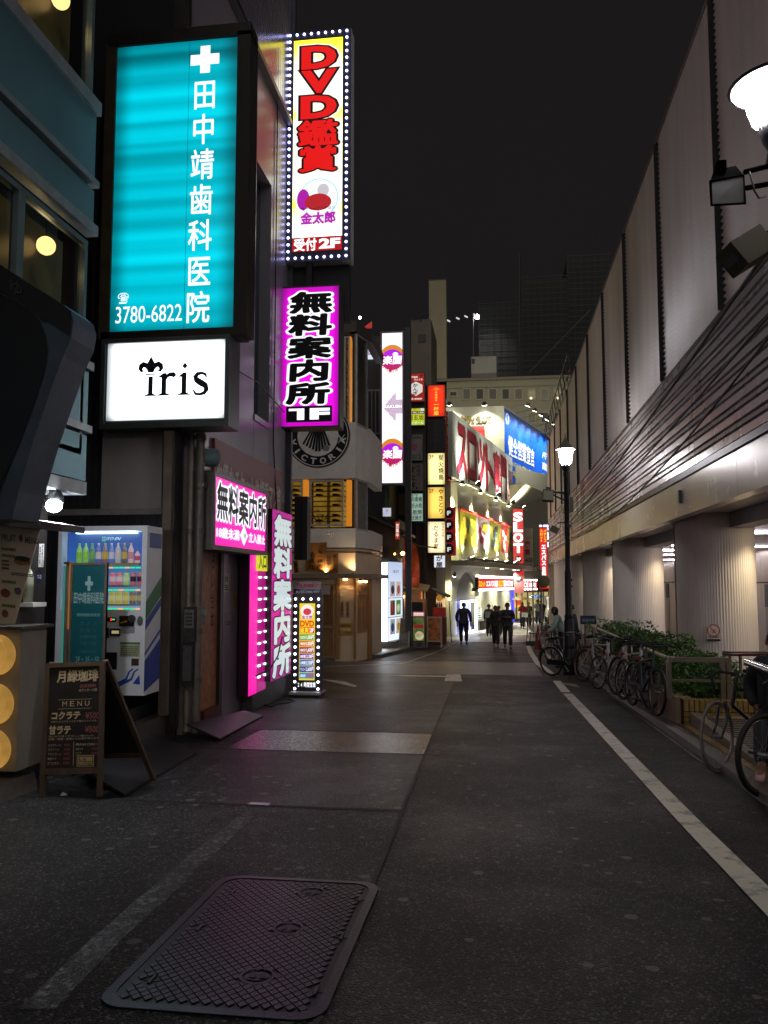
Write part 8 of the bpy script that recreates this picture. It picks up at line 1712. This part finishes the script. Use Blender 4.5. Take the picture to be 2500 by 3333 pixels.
def umbrella(lab, hand, c, size=.52, tilt=.1):
    hand = np.array(hand); r = thing('umbrella', lab, 'umbrella', hand); UM = M(c, .5, var=.15); top = hand+np.array((.05, 0, .78)); q = MB(); n = 8; vs = [top]
    for rr, dz in ((.55, -.06), (1.0, -.24)):
        for i in range(n): a = 2*PI*i/n; vs.append(top+np.array((size*rr*math.cos(a), size*rr*math.sin(a), dz+(.02 if rr == 1 and i % 2 else 0))))
    q.add(vs, [(0, 1+i, 1+(i+1) % n) for i in range(n)]+[(1+i, 1+n+i, 1+n+(i+1) % n, 1+(i+1) % n) for i in range(n)], UM); q.build('canopy', r)
    q = MB(); q.tube([hand-np.array((0, 0, .12)), top+np.array((0, 0, .05))], .009, BLK, 6); q.build('shaft', r); q = MB()
    for i in range(n): q.tube([top+np.array((0, 0, -.01)), vs[1+i]-np.array((0, 0, .012)), vs[1+n+i]-np.array((0, 0, .01))], .004, STEEL, 4)
    q.build('ribs', r)
umbrella('tan umbrella held over the woman in red', hr_, '#7a6a3c', .60)
person('woman in a dark checked coat beside the red top woman', gp(1722, 2044), -95, 1.62, '#4a4438', '#20201f', stride=.1, coat=.5, group=G_)
pr, hl, hr_, Rm_ = person('person in a pale blue grey coat under the blue umbrella', gp(1751, 2034), -80, 1.68, '#7d878c', '#1a2140', stride=.08, coat=.3, armR='umbrella', group=G_)
umbrella('blue umbrella in the distance at the bend', hr_, '#2c62b8', .62)
person('person in black standing just right of the pale coat', gp(1762, 2034), 100, 1.66, '#17171a', '#15151a', stride=.05, group=G_)
person('woman in a mint jacket with long hair bending over the bicycles', gp(1838, 2172), 172, 1.62, '#8fa69c', '#121316', stride=.06, hair_len=.22, bend=.35, armL='reach', armR='reach')
person('person in a dark coat standing behind the far lamp post', (1.98, 22.3), 185, 1.66, '#1b1b1f', '#17171a', stride=.05, coat=.4, bend=.15)
person('person in a dark hood and cap sitting at the right frame edge by the ramp', (2.60, 8.32, gz(8)+.10), 250, 1.66, '#16161a', '#15151a', shoe='#b08a8c', seated=True, cap='#17161a', armL='pocket', armR='pocket')
P = aG(1600, 2076); 
# bags
b = aG(1590, 2072); q = MB(); q.box(b[0]-.16, b[0]+.12, b[1]-.22, b[1]-.12, b[2]+1.0, b[2]+1.32, M('#8a8f94', .5)); q.tube([(b[0]-.14, b[1]-.17, b[2]+1.3), (b[0], b[1]-.1, b[2]+1.5), (b[0]+.1, b[1]-.17, b[2]+1.3)], .012, BLK, 5); q.solo('shoulder_bag', 'grey shoulder bag on the person walking away behind the pair', 'bag')
b = aG(1701, 2046); q = MB(); q.box(b[0]-.05, b[0]+.32, b[1]-.34, b[1]-.24, b[2]+.72, b[2]+1.0, M('#a9b3a8', .5)); q.tube([(b[0], b[1]-.29, b[2]+1.0), (b[0]+.13, b[1]-.27, b[2]+1.15), (b[0]+.26, b[1]-.29, b[2]+1.0)], .01, BLK, 5); q.solo('hand_bag', 'pale green hand bag carried by the woman in red', 'bag')
# ================================================================ white van at the bend
vx, vy = 3.38, 58.5; zv = gz(58); vn = thing('white_van', 'white van waiting at the bend, half hidden by the station building', 'van', (vx+.85, vy, zv)); WV = M('#c9ccca', .25, .1); BG = M('#15181c', .08)
prof = [(0, .45), (0, .95), (.35, 1.05), (.95, 1.72), (1.3, 1.86), (4.3, 1.86), (4.4, 1.0), (4.4, .4)]; n = len(prof)
q = MB(); q.add([(vx, vy+y, zv+z) for y, z in prof]+[(vx+1.7, vy+y, zv+z) for y, z in prof], [tuple(range(n)), tuple(reversed(range(n, 2*n)))]+[(i, n+i, n+(i+1) % n, (i+1) % n) for i in range(n)], WV); q.build('body', vn)
q = MB(); q.add([(vx+.1, vy+.36, zv+1.09), (vx+1.6, vy+.36, zv+1.09), (vx+1.5, vy+.90, zv+1.68), (vx+.2, vy+.90, zv+1.68)], [(0, 1, 2, 3)], BG); q.build('windscreen', vn)
q = MB(); q.add([(vx-.006, vy+.5, zv+1.08), (vx-.006, vy+1.9, zv+1.08), (vx-.006, vy+1.9, zv+1.7), (vx-.006, vy+1.0, zv+1.7)], [(0, 1, 2, 3)], BG); q.build('side_window', vn)
MB().box(vx-.28, vx-.10, vy+.55, vy+.65, zv+1.08, zv+1.30, BLK).build('wing_mirror', vn)
for xx in (.22, 1.48): MB().cyl((vx+xx, vy-.02, zv+.80), (vx+xx, vy+.05, zv+.80), .11, Em('#fff6dc', 1.2), n=14).build('headlight', vn)
for yy in (.7, 3.6):
    for xx in (-.01, 1.5): w_ = MB().cyl((vx+xx, vy+yy, zv+.31), (vx+xx+.2, vy+yy, zv+.31), .31, M('#0c0c0d', .6), n=20).build('wheel', vn); MB().cyl((vx+xx-.005, vy+yy, zv+.31), (vx+xx+.0, vy+yy, zv+.31), .18, STEEL, n=14).build('hubcap', w_)
MB().box(vx+.02, vx+1.68, vy-.06, vy+.0, zv+.35, zv+.62, M('#3a3c3e', .4)).build('bumper', vn)

q = MB(); q.box(2.46, 2.80, 8.16, 8.5, -.2, .20, M('#6a645a', .6, bump=.3)); q.solo('concrete_block', 'low concrete block seat under the hooded person at the right frame edge', 'block')
